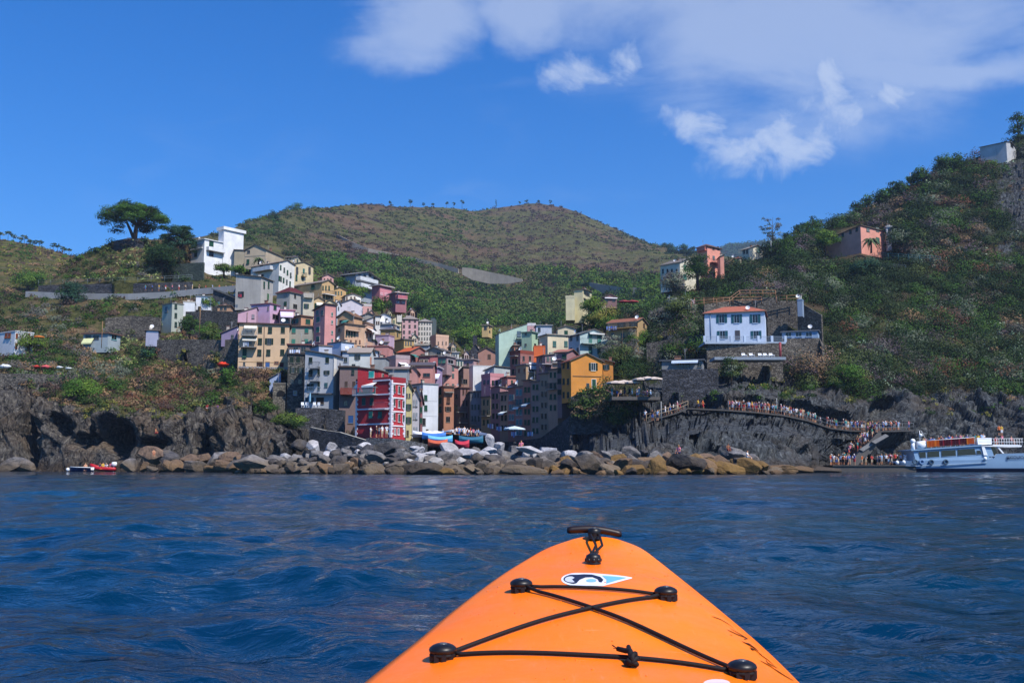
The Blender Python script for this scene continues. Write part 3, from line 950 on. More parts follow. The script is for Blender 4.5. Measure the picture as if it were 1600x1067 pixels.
    def win(s, face, xs, ys, w, h, st='s', c=GREEN, fc=None):
        for y in ys:
            for x in xs:
                u0, z0 = s.hit(face, x - w / 2, y + h / 2); u1, _ = s.hit(face, x + w / 2, y); _, z1 = s.hit(face, x, y - h / 2); _, z0 = s.hit(face, x, y + h / 2)
                if u0 > u1: u0, u1 = u1, u0
                um = (u0 + u1) / 2
                if st == 'o':
                    pw = (u1 - u0) * .235; a0, a1 = um - pw, um + pw
                else: a0, a1 = u0, u1
                if a1 - a0 < .1 or z1 - z0 < .1: continue
                b = MB()
                s.fbox(b, face, a0, a1, z0, z1, -.1, .012, 1)
                e = .035 if not fc else (.05 if st == 'o' else .075)
                for q in ((a0 - e, a0, z0 - e, z1 + e), (a1, a1 + e, z0 - e, z1 + e), (a0 + .001, a1 - .001, z1, z1 + e), (a0 + .001, a1 - .001, z0 - e, z0)):
                    s.fbox(b, face, *q, -.05, .05)
                s.fbox(b, face, a0 - e - .04, a1 + e + .04, z0 - e - .06, z0 - e - .002, -.05, .12)
                if st == 'p' or st == 'o': s.fbox(b, face, um - .02, um + .02, z0, z1, .0125, .04)
                o = b.build('window' if st != 'd' else 'door', [plain(fc, .7) if fc else FRAME, GLASS if st != 'd' else slats(c)], s.root)
                if st == 's':
                    q = MB(); zc = z0 + (z1 - z0) * .45
                    s.fbox(q, face, a0 - .02, um - .01, zc, z1 + .02, .052, .09); s.fbox(q, face, um + .01, a1 + .02, zc, z1 + .02, .052, .09)
                    tilt = rnd.choice((0, .15, .35)) * (zc - z0)
                    for (b0, b1) in ((a0 - .02, um - .01), (um + .01, a1 + .02)):
                        pts = [s.fr(face, b0, zc, .07), s.fr(face, b1, zc, .07), s.fr(face, b1, z0, .07 + tilt), s.fr(face, b0, z0, .07 + tilt)]
                        q.poly(pts); q.poly([p + (Vector((0, .03, 0)) if face == 'L' else Vector((-.03, 0, 0))) for p in pts[::-1]])
                    q.build('shutter', slats(c), o)
                elif st == 'o':
                    for k in (0, 1):
                        q = MB()
                        if k == 0: s.fbox(q, face, u0, a0 - e - .01, z0, z1, .02, .08)
                        else: s.fbox(q, face, a1 + e + .01, u1, z0, z1, .02, .08)
                        q.build('shutter', slats(c), o)

    def band(s, face, x0, x1, y, th, c='#d8d4c8', out=.06, name='cornice'):
        u0, z = s.hit(face, x0, y); u1, _ = s.hit(face, x1, y)
        if u0 > u1: u0, u1 = u1, u0
        hh = th / F * s.C.y / 2
        b = MB(); s.fbox(b, face, u0, u1, z - hh, z + hh, .002, out)
        b.build(name, plain(c, .8), s.root)

    def balcony(s, face, x0, x1, y, dep=1.1, rail='#3a3f42', hgt=1.0, c='#9a978f', solid=None):
        u0, z = s.hit(face, x0, y); u1, _ = s.hit(face, x1, y)
        if u0 > u1: u0, u1 = u1, u0
        b = MB(); s.fbox(b, face, u0, u1, z - .14, z, .003, dep)
        o = b.build('balcony', plain(c, .85), s.root)
        r = MB()
        if solid:
            s.fbox(r, face, u0, u1, z + .003, z + hgt, dep - .12, dep); s.fbox(r, face, u0, u0 + .12, z + .003, z + hgt, .003, dep - .124); s.fbox(r, face, u1 - .12, u1, z + .003, z + hgt, .003, dep - .124)
            r.build('railing', plaster(solid), o)
        else:
            n = max(3, int((u1 - u0) / .22))
            for i in range(n + 1):
                u = u0 + (u1 - u0) * i / n; s.fbox(r, face, u - .018, u + .018, z + .003, z + hgt, dep - .06, dep - .02)
            s.fbox(r, face, u0 - .02, u1 + .02, z + hgt, z + hgt + .05, dep - .08, dep)
            for u in (u0, u1): s.fbox(r, face, u - .02, u + .02, z + hgt, z + hgt + .05, .003, dep - .083); s.fbox(r, face, u - .018, u + .018, z + .003, z + hgt, dep * .5, dep * .5 + .04)
            r.build('railing', plain(rail, .5), o)

    def awning(s, face, x0, x1, y, out=1.4, drop=.7, c='#d9d4c4'):
        u0, z = s.hit(face, x0, y); u1, _ = s.hit(face, x1, y)
        if u0 > u1: u0, u1 = u1, u0
        b = MB()
        q = [s.fr(face, u0, z, .05), s.fr(face, u1, z, .05), s.fr(face, u1, z - drop, out), s.fr(face, u0, z - drop, out)]
        b.poly(q); b.poly([p - Vector((0, 0, .05)) for p in q[::-1]])
        q2 = [q[3], q[2], q[2] - Vector((0, 0, .28)), q[3] - Vector((0, 0, .28))]; b.poly(q2)
        b.build('awning', plain(c, .8), s.root)

    def pipe(s, face, x, y0, y1, c='#6d5d50', r_=.06):
        u, z0 = s.hit(face, x, y0); _, z1 = s.hit(face, x, y1)
        b = MB(); b.tube([s.fr(face, u, z0, .1), s.fr(face, u, z1, .1)], r_, 6)
        b.build('drainpipe', plain(c, .6), s.root)

    def laundry(s, face, x0, x1, y, cols=('#dfe3ea', '#c9d4e6', '#8fa4c8')):
        n = max(2, int((x1 - x0) / 3))
        for i in range(n):
            xa = x0 + (x1 - x0) * i / n; xb = xa + (x1 - x0) / n * .8
            u0, z = s.hit(face, xa, y); u1, _ = s.hit(face, xb, y)
            if u0 > u1: u0, u1 = u1, u0
            hh = .6 + .4 * rnd.random(); b = MB(); m_ = 5
            for j in range(m_):
                ua, ub = u0 + (u1 - u0) * j / m_, u0 + (u1 - u0) * (j + 1) / m_
                oa, ob = 1.15 + .04 * (j % 2), 1.15 + .04 * ((j + 1) % 2)
                q = [s.fr(face, ua, z, oa), s.fr(face, ub, z, ob), s.fr(face, ub, z - hh, ob), s.fr(face, ua, z - hh, oa)]
                b.poly(q); b.poly([p + (Vector((0, .02, 0)) if face == 'L' else Vector((-.02, 0, 0))) for p in q[::-1]])
            LAU.append((s, b, cols[i % len(cols)]))


LAU = []


def std(s, face, x0, x1, y0, y1, nx, ny, w=3.2, h=5, st='s', c=GREEN, fc=None):
    xs = [x0 + (x1 - x0) * (i + .5) / nx for i in range(nx)]; ys = [y0 + (y1 - y0) * (i + .5) / ny for i in range(ny)]
    s.win(face, xs, ys, w, h, st, c, fc)


TG = 'houses stacked up the village hillside'
B = Bld
# --- upper left group
b = B('modern_house', 'white modern house with flat roofs and balconies below the pines', 298, 318, 352, 374, 420, 282, 38, '#e4e6e8', wr=9, rc='#d5d8da', dirt=.12)
b.win('L', [306], [381, 397], 4.5, 9, 's', GREEN); b.win('R', [330], [381], 7, 11, 'd', GREEN); b.win('R', [330], [396], 7, 9, 'p'); b.balcony('R', 322, 348, 391, 1.3, solid='#e4e6e8'); b.balcony('L', 299, 317, 391, .5, c='#d5d8da')
t2 = MB(); q = P(350, 420, 283); b.inv @ q
z1 = (b.inv @ P(352, 358, 286)).z
t2.box(-b.wl + 4.4, .4, 6.2, 13.2, -3, z1); t2.box(-b.wl + 4, .9, 5.7, 13.7, z1 + .004, z1 + .9)
t2.build('wall', plaster('#e4e6e8', .12), b.root)
b.win('R', [351], [370], 3.4, 8, 's', GREEN)
b = B('gabled_house', 'beige gabled house with a stepped roof behind the white apartments', 382, 415, 443, 390, 412, 282, 14, '#b5a283', roof=('gy', 1.6), rc='#5f5048', group=TG)
b.win('L', [388.5], [393.6], 4, 4, 'p'); b.win('L', [387.6], [409], 4, 7, 's', GREEN); b.band('L', 383, 414, 401, .9, '#8f8a7c')
b = B('side_house', 'small dark roofed house squeezed beside the white modern house', 366, 381, 383, 391, 412, 288, 10, '#8f866e', roof=('sy', 1.0), rc='#4a4240', group=TG)
b = B('apartment_house', 'white apartment house with a shaded balcony front and rows of dark shutters', 391.7, 435, 460, 410, 455, 262, 36, '#d6d3cb', roof=('gx', 1.0), rc='#8a7a70', group=TG, chim=1)
b.win('L', [408.5], [419], 4.5, 10, 'd', GREEN); b.balcony('L', 400, 427, 426, 1.2, c='#8c8272', solid='#c9ccd0'); b.win('L', [405, 410], [431.5], 3.5, 5, 'p')
for k, (x, y) in enumerate([(438.4, 418), (444, 422), (449, 426), (454, 430), (436.5, 435), (439, 436), (443, 438), (448, 441), (453, 443.5)]): b.win('R', [x], [y], 2.1, 7.5, 's', '#4a5450' if k % 2 else GREEN)
b = B('grey_house', 'plain grey house with red washing at its lower window', 368, 407, 426.5, 433, 474, 238, 36, '#a9a49b', roof=('sxn', .9), rc='#55504c', group=TG, wr=6.2)
b.win('L', [376.5], [460], 9, 8.5, 'o', '#2c2a28'); b.laundry('L', 376, 382, 461, ('#8f3040', '#b03a4a')); b.win('R', [412.5, 419.5], [443, 447.5], 2.2, 6, 's', GREEN); b.win('R', [418.5], [463.5], 2.3, 9, 's', '#2f6a3c')
b = B('yellow_house', 'pale yellow house with grey roof at the top of the left village', 445, 458.6, 489.5, 412, 442, 286, 42, '#cdb98c', roof=('gx', 1.0), rc='#7a706a', group=TG, chim=1)
b.win('R', [464, 483.5], [420, 426], 4, 5.5, 'o', '#5a5a56'); b.win('R', [474.5], [423.5], 2.6, 7, 's', TEAL); b.win('R', [463, 473], [432.5, 435.5], 2.8, 6, 's', GREEN); b.win('L', [453], [417.5], 3, 5.5, 's', '#4a5450'); b.balcony('R', 470, 477, 431.5, .9, c='#a89060')
b = B('attic_house', 'small cream attic storey rising above the pale yellow house', 445, 459.5, 470, 402, 415, 292, 42, '#c8bc98', roof=('gx', .7), rc='#5f5a58', group=TG)
b.win('L', [449, 453.5], [404], 1.8, 3.6, 'p'); b.win('R', [464.5], [408], 2, 6, 's', GREEN)
b = B('ochre_house', 'large ochre house with a long white edged balcony', 457, 502.5, 521.5, 441, 470, 262, 36, '#c29a5c', roof=('gx', .9), rc='#8a8078', group=TG)
b.win('L', [489], [448.5], 5, 7.5, 's', GREEN); b.balcony('R', 503, 521, 459, 1.2, c='#d5d6d8', rail='#333a40'); b.win('R', [506, 510.5, 514, 517.5], [464.5], 1.9, 7, 's', '#3a3a30'); b.win('R', [504.5, 509, 514], [450], 1.9, 6.5, 's', GREEN)
b = B('pink_house', 'narrow pink house behind the large ochre house', 497, 503, 521, 432, 458, 284, 40, '#c9928a', roof=('gx', .8), rc='#84706a', group=TG)
b.win('R', [507, 512, 517], [438, 446], 2, 5.5, 's', '#5a4440'); b.win('R', [513], [453], 2, 5, 's', '#5a4440')
b = B('orange_terrace_house', 'low yellow orange terraced house stepping down from the pink one', 515, 521, 540.5, 452, 470, 280, 42, '#c79a52', roof=('gx', .7), rc='#8d7566', group=TG)
b.win('R', [525, 529, 533.5], [458], 1.8, 5.5, 's', '#5f6f60')
b = B('white_terrace_house', 'low white house with a cream awning', 534, 539.5, 564, 462, 480, 276, 42, '#d3cbbd', roof=('gx', .7), rc='#857068', group=TG)
b.win('R', [542, 548.5, 554], [466.5], 2, 5.5, 's', '#5a4a44'); b.win('R', [560], [469.5], 4, 4.5, 'p'); b.awning('R', 546, 556, 471, 2.2, 1.0, '#d9c79a'); b.awning('R', 556, 563, 465.5, 1.0, .4, '#dfdedb')
b = B('pink_terrace_house', 'pink house with a covered roof terrace at the edge of the garden trees', 555, 563, 580.5, 478, 497, 270, 42, '#c98f86', roof=('flat', 'par'), rc='#b0a8a4', group=TG)
b.win('R', [565.8, 575], [484.5, 487], 2, 5, 's', '#4a4440')
b = B('dark_roof_house', 'grey house with a dark red hipped roof', 432, 452, 480, 457, 490, 238, 30, '#9a9892', roof=('hip', 1.7), rc='#5a2a2e', group=TG, chim=1)
b.win('L', [446], [460], 5, 6, 's', GREY); b.win('R', [461], [463], 3, 5.5, 'p'); b.win('L', [446], [475], 4, 7, 's', GREEN); b.win('R', [461], [478.5], 6, 6, 'p')
b = B('cream_house', 'cream house with green shutters open and a small roof balcony', 470, 473, 490, 463, 494, 232, 30, '#bdb39a', roof=('flat', 'par'), rc='#9a948a', group=TG, wr=5)
b.win('R', [478.5], [478.5], 8, 7.5, 'o', GREEN); b.balcony('R', 475, 489, 464.5, .8, c='#b8b2a4', rail='#c8c4bc')
b = B('balcony_house', 'narrow ochre house with a glazed green balcony', 487, 489.5, 506, 468, 490, 235, 34, '#bfa070', roof=('gx', .7), rc='#8b7a6c', group=TG)
b.win('R', [493, 497.5], [478], 3.5, 8, 's', GREEN); b.awning('R', 494, 504, 472.5, 1.2, .6, '#d7d2c6')
b = B('small_cream_house', 'small cream house with a tiled roof above the pink tower', 503, 507, 524, 473, 492, 240, 36, '#c9b88e', roof=('gx', .8), rc='#9b8468', group=TG)
b.win('R', [512.5], [480], 2.4, 5, 's', GREEN)
b = B('white_gabled_house', 'narrow white house with blue grey side behind the pink tower', 520, 526, 532, 475, 500, 250, 40, '#ccd0d8', roof=('gx', .8), rc='#6f7480', group=TG)
b.win('R', [529], [482], 1.5, 5, 'p')
b = B('lilac_long_house', 'long pale lilac house under a sloping grey roof', 525, 531, 566, 474, 503, 256, 44, '#c5bfc8', roof=('gx', 1.3), rc='#8a7f7c', group=TG)
# pink lilac block
b = B('lilac_house', 'lilac pink house above the long sand coloured building', 392, 421, 437, 475, 510, 205, 22, '#c79fc0', roof=('flat',), rc='#6b4a5c', group=TG, ov=.2)
b.win('R', [429.5], [480.5], 4.5, 7, 's', GREEN); b.win('R', [430], [495], 8.5, 7, 'p'); b.win('L', [419], [482], 1.6, 5.5, 'p')
b = B('low_lilac_house', 'lower pink wing with a drainpipe left of the lilac house', 371.5, 400, 403, 490, 512, 200, 12, '#c596a6', roof=('sx', 1.2), rc='#8a5a68', group=TG, ov=.15)
b.win('L', [395.5], [494.5], 4, 6, 's', '#8f8790'); b.pipe('L', 386.5, 488, 506)
b = B('awning_house', 'small pink house with a white awning right of the lilac house', 436, 437, 460, 485, 512, 204, 24, '#c7a098', roof=('flat',), rc='#9a5f78', group=TG, ov=.2)
b.awning('R', 438, 458, 487, 1.8, 1.1, '#d5c3dc'); b.win('R', [446], [501], 9, 8, 'p')
b = B('orange_attic_house', 'orange roof storey with white framed windows above the grey facade', 451, 470, 489, 494, 512, 202, 10, '#b5794a', roof=('flat',), rc='#5f4238', group=TG, ov=.3)
b.win('L', [461], [502], 10, 7, 'o', TEAL); b.win('R', [481], [502.5], 7, 7, 's', GREEN)
# big sand coloured block
b = B('sand_building', 'long sand coloured building with balconies and white awnings on the cliff', 372.5, 450.5, 451, 508, 576, 190, -4, '#cdaa80', wr=9, sink=1.2, roof=('flat',), rc='#4a3a34', ov=.4, dirt=.25)
b.win('L', [406.3, 422, 442], [515.6], 6, 9, 's', DKG); b.win('L', [406.3, 442], [533.2], 6, 9, 's', DKG); b.win('L', [420.5], [533.4], 13, 9.5, 'o', DKG); b.win('L', [405.3, 419.3, 441], [550.7], 6, 9, 's', DKG)
b.balcony('L', 378, 402, 524.5, 1.4, c='#8f8f8a', rail='#aab0b4'); b.balcony('L', 377, 401, 542.5, 1.4, c='#6f6f6c', rail='#3f4548')
b.awning('L', 381.5, 402, 508.5, 1.0, .45); b.awning('L', 379, 401.5, 527, 1.0, .45); b.win('L', [388], [515], 12, 8, 'p'); b.win('L', [388], [533.5], 11, 8, 'p'); b.win('L', [382], [552], 6, 14, 's', GREEN)
b.win('L', [381.5], [568], 3, 6, 'p'); b.win('L', [405.5], [570], 9, 10, 'd', '#3a2a26'); b.win('L', [418], [569.5], 6.5, 8.5, 'd', '#3a5f98'); b.win('L', [432], [566.5], 6, 3, 'p', fc='#8a5a48'); b.win('L', [440], [570.5], 6, 9, 'd', '#5a2224')
b.band('L', 373, 451, 574, 3.6, '#8f8f92'); b.band('L', 373, 451, 565, .5, '#a8895e'); b.pipe('L', 413.5, 508, 574); b.laundry('L', 380, 390, 535.5)
b = B('grey_teal_house', 'grey house with teal shutters behind the sand building', 451, 487, 489, 511, 542, 196, 8, '#8e8c80', wr=6, roof=('flat',), rc='#4a3f3a', group=TG)
b.win('L', [459, 479], [516.5], 5.5, 7, 's', TEAL); b.win('L', [458.5, 478.5], [533.5], 5.5, 7, 's', '#3f8076')
b = B('terrace_house', 'dark house with a washing hung terrace and red end wall', 450.5, 484, 486, 539.5, 556, 186, 8, '#5f4a48', wr=5, roof=('flat',), rc='#6a4040', group=TG)
b.balcony('L', 452, 485, 553.5, 1.0, rail='#2f3538'); b.laundry('L', 453, 470, 547.5); b.win('L', [462, 474], [546], 7, 7, 'p')
b = B('stone_tower_house', 'tall dark stone house with small paired windows', 449, 473, 476, 554, 645, 176, 12, '#57554e', wr=8, mat=stone('house_stone', '#3f4142', '#77756e', 2.2), roof=('flat',), rc='#3a3634', ov=.25)
b.win('L', [456, 466], [562], 5.5, 9, 's', DKG); b.win('L', [457.5, 469.5], [578.5], 9, 8.5, 'o', DKG); b.win('L', [456, 468.5], [596], 5, 6.5, 'p'); b.win('L', [461], [614], 5, 6, 'p', fc='#8d98a8')
b = B('tall_grey_house', 'tall blue grey house with a sunlit cream side and iron balconies', 476, 520.5, 535.5, 555, 633, 170, 34, '#a6abb3', roof=('sxn', .9), rc='#5a4c48', dirt=.3)
b.win('L', [485.5, 511.5], [562.5], 5, 8, 's', DKG); b.win('L', [485.5], [583], 5.5, 10, 's', DKG); b.win('L', [510.5], [582], 9, 6, 'o', DKG); b.win('L', [509.5], [601.5], 4.5, 6.5, 's', '#3a6068'); b.win('L', [482, 487.5], [604.5], 4.4, 9, 's', DKG); b.win('L', [498], [580, 603], 3.5, 13, 'd', DKG)
b.balcony('L', 485, 500, 575.5, 1.0, c='#6a6f74'); b.balcony('L', 485, 500, 595.5, 1.0, c='#6a6f74'); b.balcony('L', 484, 501, 614.5, 1.3, c='#5a5f66', rail='#6a86a0')
b.win('L', [479.5, 488], [625], 4, 8, 's', '#31505c'); b.win('L', [500], [626], 12, 10, 'd', '#3a2e26'); b.band('L', 501, 520.3, 615.5, 1.6, '#5c5c60', .7); b.band('R', 521, 525.5, 587, 60, '#cfccc4', .02, 'pilaster')
b.win('R', [531], [570], 1.5, 5, 'p')
b = B('blue_hut', 'small blue washed house with a terrace at the foot of the stone tower', 421, 438, 439, 591, 612, 180, 10, '#8ba0c8', wr=5, roof=('sx', 1.2), rc='#9a9890')
b.win('L', [431], [597.5], 5, 5.5, 'p')
b = B('arch_house', 'stone vault with a dark arched opening below the blue hut', 426, 446, 447, 600, 640, 176, 10, '#6f6a60', wr=4, mat=stone('vault_stone', '#57544e', '#8c8679', 2.6), roof=('flat',), rc='#6a665e', ov=.05)
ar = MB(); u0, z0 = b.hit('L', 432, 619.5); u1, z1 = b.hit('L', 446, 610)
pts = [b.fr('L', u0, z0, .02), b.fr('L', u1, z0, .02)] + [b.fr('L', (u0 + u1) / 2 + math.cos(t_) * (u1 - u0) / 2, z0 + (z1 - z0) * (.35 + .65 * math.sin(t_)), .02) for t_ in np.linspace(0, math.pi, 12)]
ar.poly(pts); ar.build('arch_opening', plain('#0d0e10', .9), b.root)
b = B('pink_tower_house', 'tall salmon pink tower house with teal shutters in white frames', 490, 506.4, 524, 482, 545, 188, 46, '#c97f78', roof=('sx', .8), rc='#5c2d34')
b.win('L', [497], [499.5, 515, 530], 5, 8, 's', TEAL, '#c9b8ae'); b.win('R', [518.7], [491, 503.5, 519.5, 532], 2, 4.6, 's', TEAL, '#c9b8ae'); b.win('L', [496, 503.5], [489], 4, 7, 'p')
b = B('peach_house', 'long peach house with a row of shutters on its sunny side', 523, 538, 570, 510, 540, 200, 44, '#c59a74', roof=('sx', .5), rc='#6f5a50', wr=10)
b.win('R', [541, 545.5, 549.5, 554], [521, 522.5], 1.8, 6.5, 's', GREEN); b.win('R', [541, 548, 556, 562], [534], 1.8, 5, 's', '#6a4a40'); b.balcony('R', 540, 560, 515.5, .9, c='#b8a08a'); b.win('L', [530], [516], 3, 5, 'p')
b = B('tan_gable_house', 'tan gabled house with a dark open roof terrace', 527, 552, 566, 494, 518, 214, 24, '#c08d58', roof=('gy', 1.2), rc='#7a5a44', group=TG)
b.win('L', [536], [502.5], 11, 5, 'p'); b.awning('L', 538, 546, 500.5, 1.2, .5, '#3f8078')
b = B('light_blue_house', 'flat roofed block with a pale blue side and white front', 511, 533, 553, 535, 556, 186, 40, '#b4c3da', roof=('flat',), rc='#4a4f55', ov=.15)
b.win('R', [551], [543], 1.5, 5, 'p')
b = B('low_white_house', 'low block with white wall and slate blue side', 485, 498, 519, 540.5, 556, 180, 30, '#aab3c6', roof=('flat',), rc='#6a5c54', ov=.15)
b = B('white_rendered_house', 'broad white rendered house with a low pitched roof above the red house', 545, 577, 584, 551, 592, 176, 20, '#c9cdc8', roof=('gx', 1.0), rc='#9a8f86', dirt=.3)
b.win('L', [558.5], [558], 9, 7.5, 'o', '#3c4844'); b.band('R', 578, 580.5, 563, 12, '#c08a70', .02, 'painted_strip'); b.win('L', [552.5], [572], 5, 6, 'p')
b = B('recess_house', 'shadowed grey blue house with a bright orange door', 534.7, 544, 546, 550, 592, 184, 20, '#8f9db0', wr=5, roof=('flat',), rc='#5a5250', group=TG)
b.win('L', [540], [590], 5, 6, 'd', '#c0622a'); b.win('L', [540], [562, 575], 5, 7, 'p')
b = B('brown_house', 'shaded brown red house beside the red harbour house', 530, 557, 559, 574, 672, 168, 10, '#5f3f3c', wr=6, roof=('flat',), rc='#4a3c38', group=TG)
b.win('L', [551.5], [581], 4, 8, 's', '#20302c'); b.balcony('L', 532, 556, 616, 1.6, c='#6f3c34', solid='#7a3c34'); b.win('L', [541, 553], [600], 4, 8, 's', '#4a3a34'); b.win('L', [548], [655], 8, 12, 'd', '#274f8a'); b.win('L', [540], [630], 5, 7, 'p')
# red house
b = B('red_house', 'tall crimson house with white stone corners and bands at the harbour', 556, 610.5, 633, 596, 684, 152, 36, '#b02a34', roof=('flat', 'par'), rc='#8c2830', dirt=.2)
RED = b
b.win('L', [580, 571, 589], [611], 7, 11, 's', '#356a6a') if False else None
b.win('L', [583], [609.5], 8, 13, 'd', TEAL); b.awning('L', 560, 589.5, 599, .9, .5, '#dcdad6'); b.balcony('L', 558, 590, 617.5, 1.1, c='#b8b6bc', rail='#7fa0ac')
b.win('L', [568.5, 581], [627], 5, 11, 's', '#25504e'); b.win('L', [579.5, 594], [648], 5.5, 10, 's', TEAL); b.balcony('L', 589, 608, 639.5, 1.0, c='#b8b6bc', rail='#a04a55')
for yL, yR in ((597, 0), (618.5, 0), (640, 0), (663.5, 0)): b.band('L', 556.5, 610, yL, 2.2, '#cfcbd4', .12)
for y in (598.5, 621, 642.5, 665): b.band('R', 611.2, 632.5, y, 2.0, '#dcd6d8', .12)
for f, x in (('L', 557.2), ('L', 609.6), ('R', 612.0), ('R', 631.8)):
    qn = MB(); u, zt_ = b.hit(f, x, 597); _, zb_ = b.hit(f, x, 683); k = 0; z = zb_
    s1 = 1 if f == 'L' and x < 580 or f == 'R' and x < 620 else -1
    uu = (-b.wl if s1 > 0 else 0) if f == 'L' else (0 if s1 > 0 else b.wr)
    while z < b.h - .1:
        ww = .48 if k % 2 else .27
        u0, u1 = (uu - .03, uu + ww) if s1 > 0 else (uu - ww, uu + .03)
        b.fbox(qn, f, u0, u1, z, z + .36, .002, .07); z += .38; k += 1
    qn.build('quoins', plain('#cfcbd2', .8), b.root)
for x, ys in ((615.8, (607, 629, 651)), (623.3, (609, 631, 653)), (630.2, (610.5, 632, 654))):
    b.win('R', [x], ys, 2.5, 11, 's', '#41504c', '#dcd6d8')
b.win('R', [617, 622.5], [674], 2.2, 9, 'p', fc='#d8d4d2')
b = B('red_roof_storey', 'crimson top storey with a teal window on the red house terrace', 558.8, 591, 607, 578.5, 598, 154, 36, '#ab2832', roof=('sxn', .5), rc='#5c4a48', ov=.2, wr=5)
b.win('L', [580.5], [585], 7.5, 9, 's', '#2f9a94', '#cfc8c4'); b.win('R', [598], [587.5], 2.6, 6, 's', '#5f5a50', '#cfc8c4')
b = B('yellow_narrow_house', 'narrow pale yellow house with wide green shutters beside the red one', 632, 634, 643.5, 606, 686, 163, 30, '#c9bb78', roof=('gx', .8), rc='#6f6048', wr=6)
b.win('R', [638.5], [636], 8.5, 9.5, 'o', GREEN); b.win('R', [638.5], [656.5], 8.5, 10, 'o', GREEN); b.win('R', [636, 640], [618], 2, 6, 'p'); b.win('R', [637], [677], 3, 9, 'd', '#4a3a2a')
b = B('grey_narrow_house', 'narrow lilac grey house with hanging plants right of the yellow one', 642, 643.5, 655, 620, 686, 166, 30, '#a9a8b4', roof=('gx', 1.2), rc='#8a8fa0', wr=6)
b.win('R', [647, 651], [630, 650], 2, 10, 's', '#8d96a4'); b.win('R', [647, 651], [672], 2, 9, 's', '#8d96a4')
b = B('crimson_narrow_house', 'very narrow dark crimson house with green shutters', 655, 656.5, 660, 617, 686, 169, 30, '#7a2a34', roof=('gx', .8), rc='#5a4440', wr=4)
b.win('R', [658], [640, 657], 3, 8, 's', GREEN)
b = B('white_tower_house', 'tall white house with dark green shutters above the harbour boats', 640, 660, 684.5, 600, 676, 184, 18, '#c8cdd2', roof=('flat',), rc='#6f7478', dirt=.3, ov=.15)
b.win('L', [648.5], [606.5], 5, 3.6, 'p'); b.win('R', [665], [621.5, 637.5], 4.6, 8.5, 's', GREEN); b.win('R', [662.5], [659], 4.4, 11, 'p'); b.band('R', 661, 683, 626, .6, '#a4a8ac', .03); b.band('R', 661, 683, 649.5, .6, '#a4a8ac', .03); b.win('R', [667.5], [672], 3.4, 2.4, 'p')
b = B('grey_flat_house', 'grey house with flat tiled roof directly behind the red house', 602, 636, 640, 577, 606, 172, 20, '#8a8d92', roof=('gx', .6), rc='#7a6a66', wr=6)
b.win('L', [605], [580], 5, 2.6, 'p')
b = B('salmon_house', 'salmon pink house with a dark window below the upper town', 641, 676, 680, 571, 600, 192, 18, '#bd7468', roof=('gx', .8), rc='#5a545c', wr=6)
b.win('L', [666.5], [586], 10, 5, 'p', fc='#6a4a44')
b = B('salmon_gable_house', 'small salmon gabled house beside the salmon pink house', 640, 652, 655, 579, 600, 187, 20, '#b5766a', roof=('gy', .8), rc='#5a4a48', wr=5, group=TG)
b = B('coral_lit_house', 'sunlit coral house with grey green shutters above the narrow lane', 690, 692, 716, 573, 616, 236, 36, '#d08a7a', roof=('gx', .5), rc='#6f6a6c', wr=10)
b.win('R', [698, 708], [575.5, 587, 603], 3.2, 6.5, 's', '#61706a')
b = B('lilac_awning_house', 'small lilac house with a white pergola beside the coral house', 676, 684, 691, 574, 604, 215, 20, '#9a7fa8', roof=('flat',), rc='#b8b4bc', wr=5, group=TG)
b.awning('L', 677, 688, 584, 1.8, 1.0, '#d3d5de'); b.win('L', [680], [580], 5, 5, 'p', fc='#a04050')
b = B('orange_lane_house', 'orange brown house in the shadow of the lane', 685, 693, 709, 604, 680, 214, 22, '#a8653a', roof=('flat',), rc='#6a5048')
b.win('L', [688], [612, 626, 640], 4, 9, 's', GREEN); b.win('R', [700.5], [624.5], 5, 11, 's', BRN); b.win('R', [700], [639], 10, 7, 'o', BRN); b.win('R', [700], [655], 6, 8, 'p'); b.balcony('R', 694, 708, 612.5, .8, rail='#4a4038')
b = B('brick_gable_house', 'brown gabled house closing the lane', 714, 724, 738, 584, 610, 246, 30, '#8a5f4c', roof=('sx', 1.6), rc='#5f4c44', group=TG, wr=8)
b.win('R', [727], [596], 6, 7, 'p'); b.win('L', [719], [590], 4, 5, 'p')
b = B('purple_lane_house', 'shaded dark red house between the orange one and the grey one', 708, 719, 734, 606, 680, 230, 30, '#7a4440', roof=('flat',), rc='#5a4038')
b.win('R', [724, 729], [612, 630, 650], 2.4, 9, 's', BRN); b.win('L', [713], [620, 636], 4, 7, 'p'); b.balcony('R', 712, 726, 643.5, 1.2); b.balcony('R', 714, 728, 660, 1.2)
b = B('grey_lane_house', 'tall grey house standing at the bend of the lane', 733, 735, 752.5, 612, 682, 226, 20, '#75767c', roof=('flat',), rc='#6a5f5c', wr=9)
b.win('R', [738, 742.5, 747], [617.5], 2.2, 7, 's', '#4f5860'); b.win('R', [738, 742.5, 748], [636, 654], 2.4, 8, 's', '#3f5450'); b.balcony('R', 736, 744, 663, .8)
b = B('white_gable_wall_house', 'bright white house wall with a slanting shadow above the grey lane house', 733, 739, 772, 572, 614, 236, 62, '#dcdcda', roof=('flat',), rc='#b9b9b8', wr=11, dirt=.15, ov=.05)
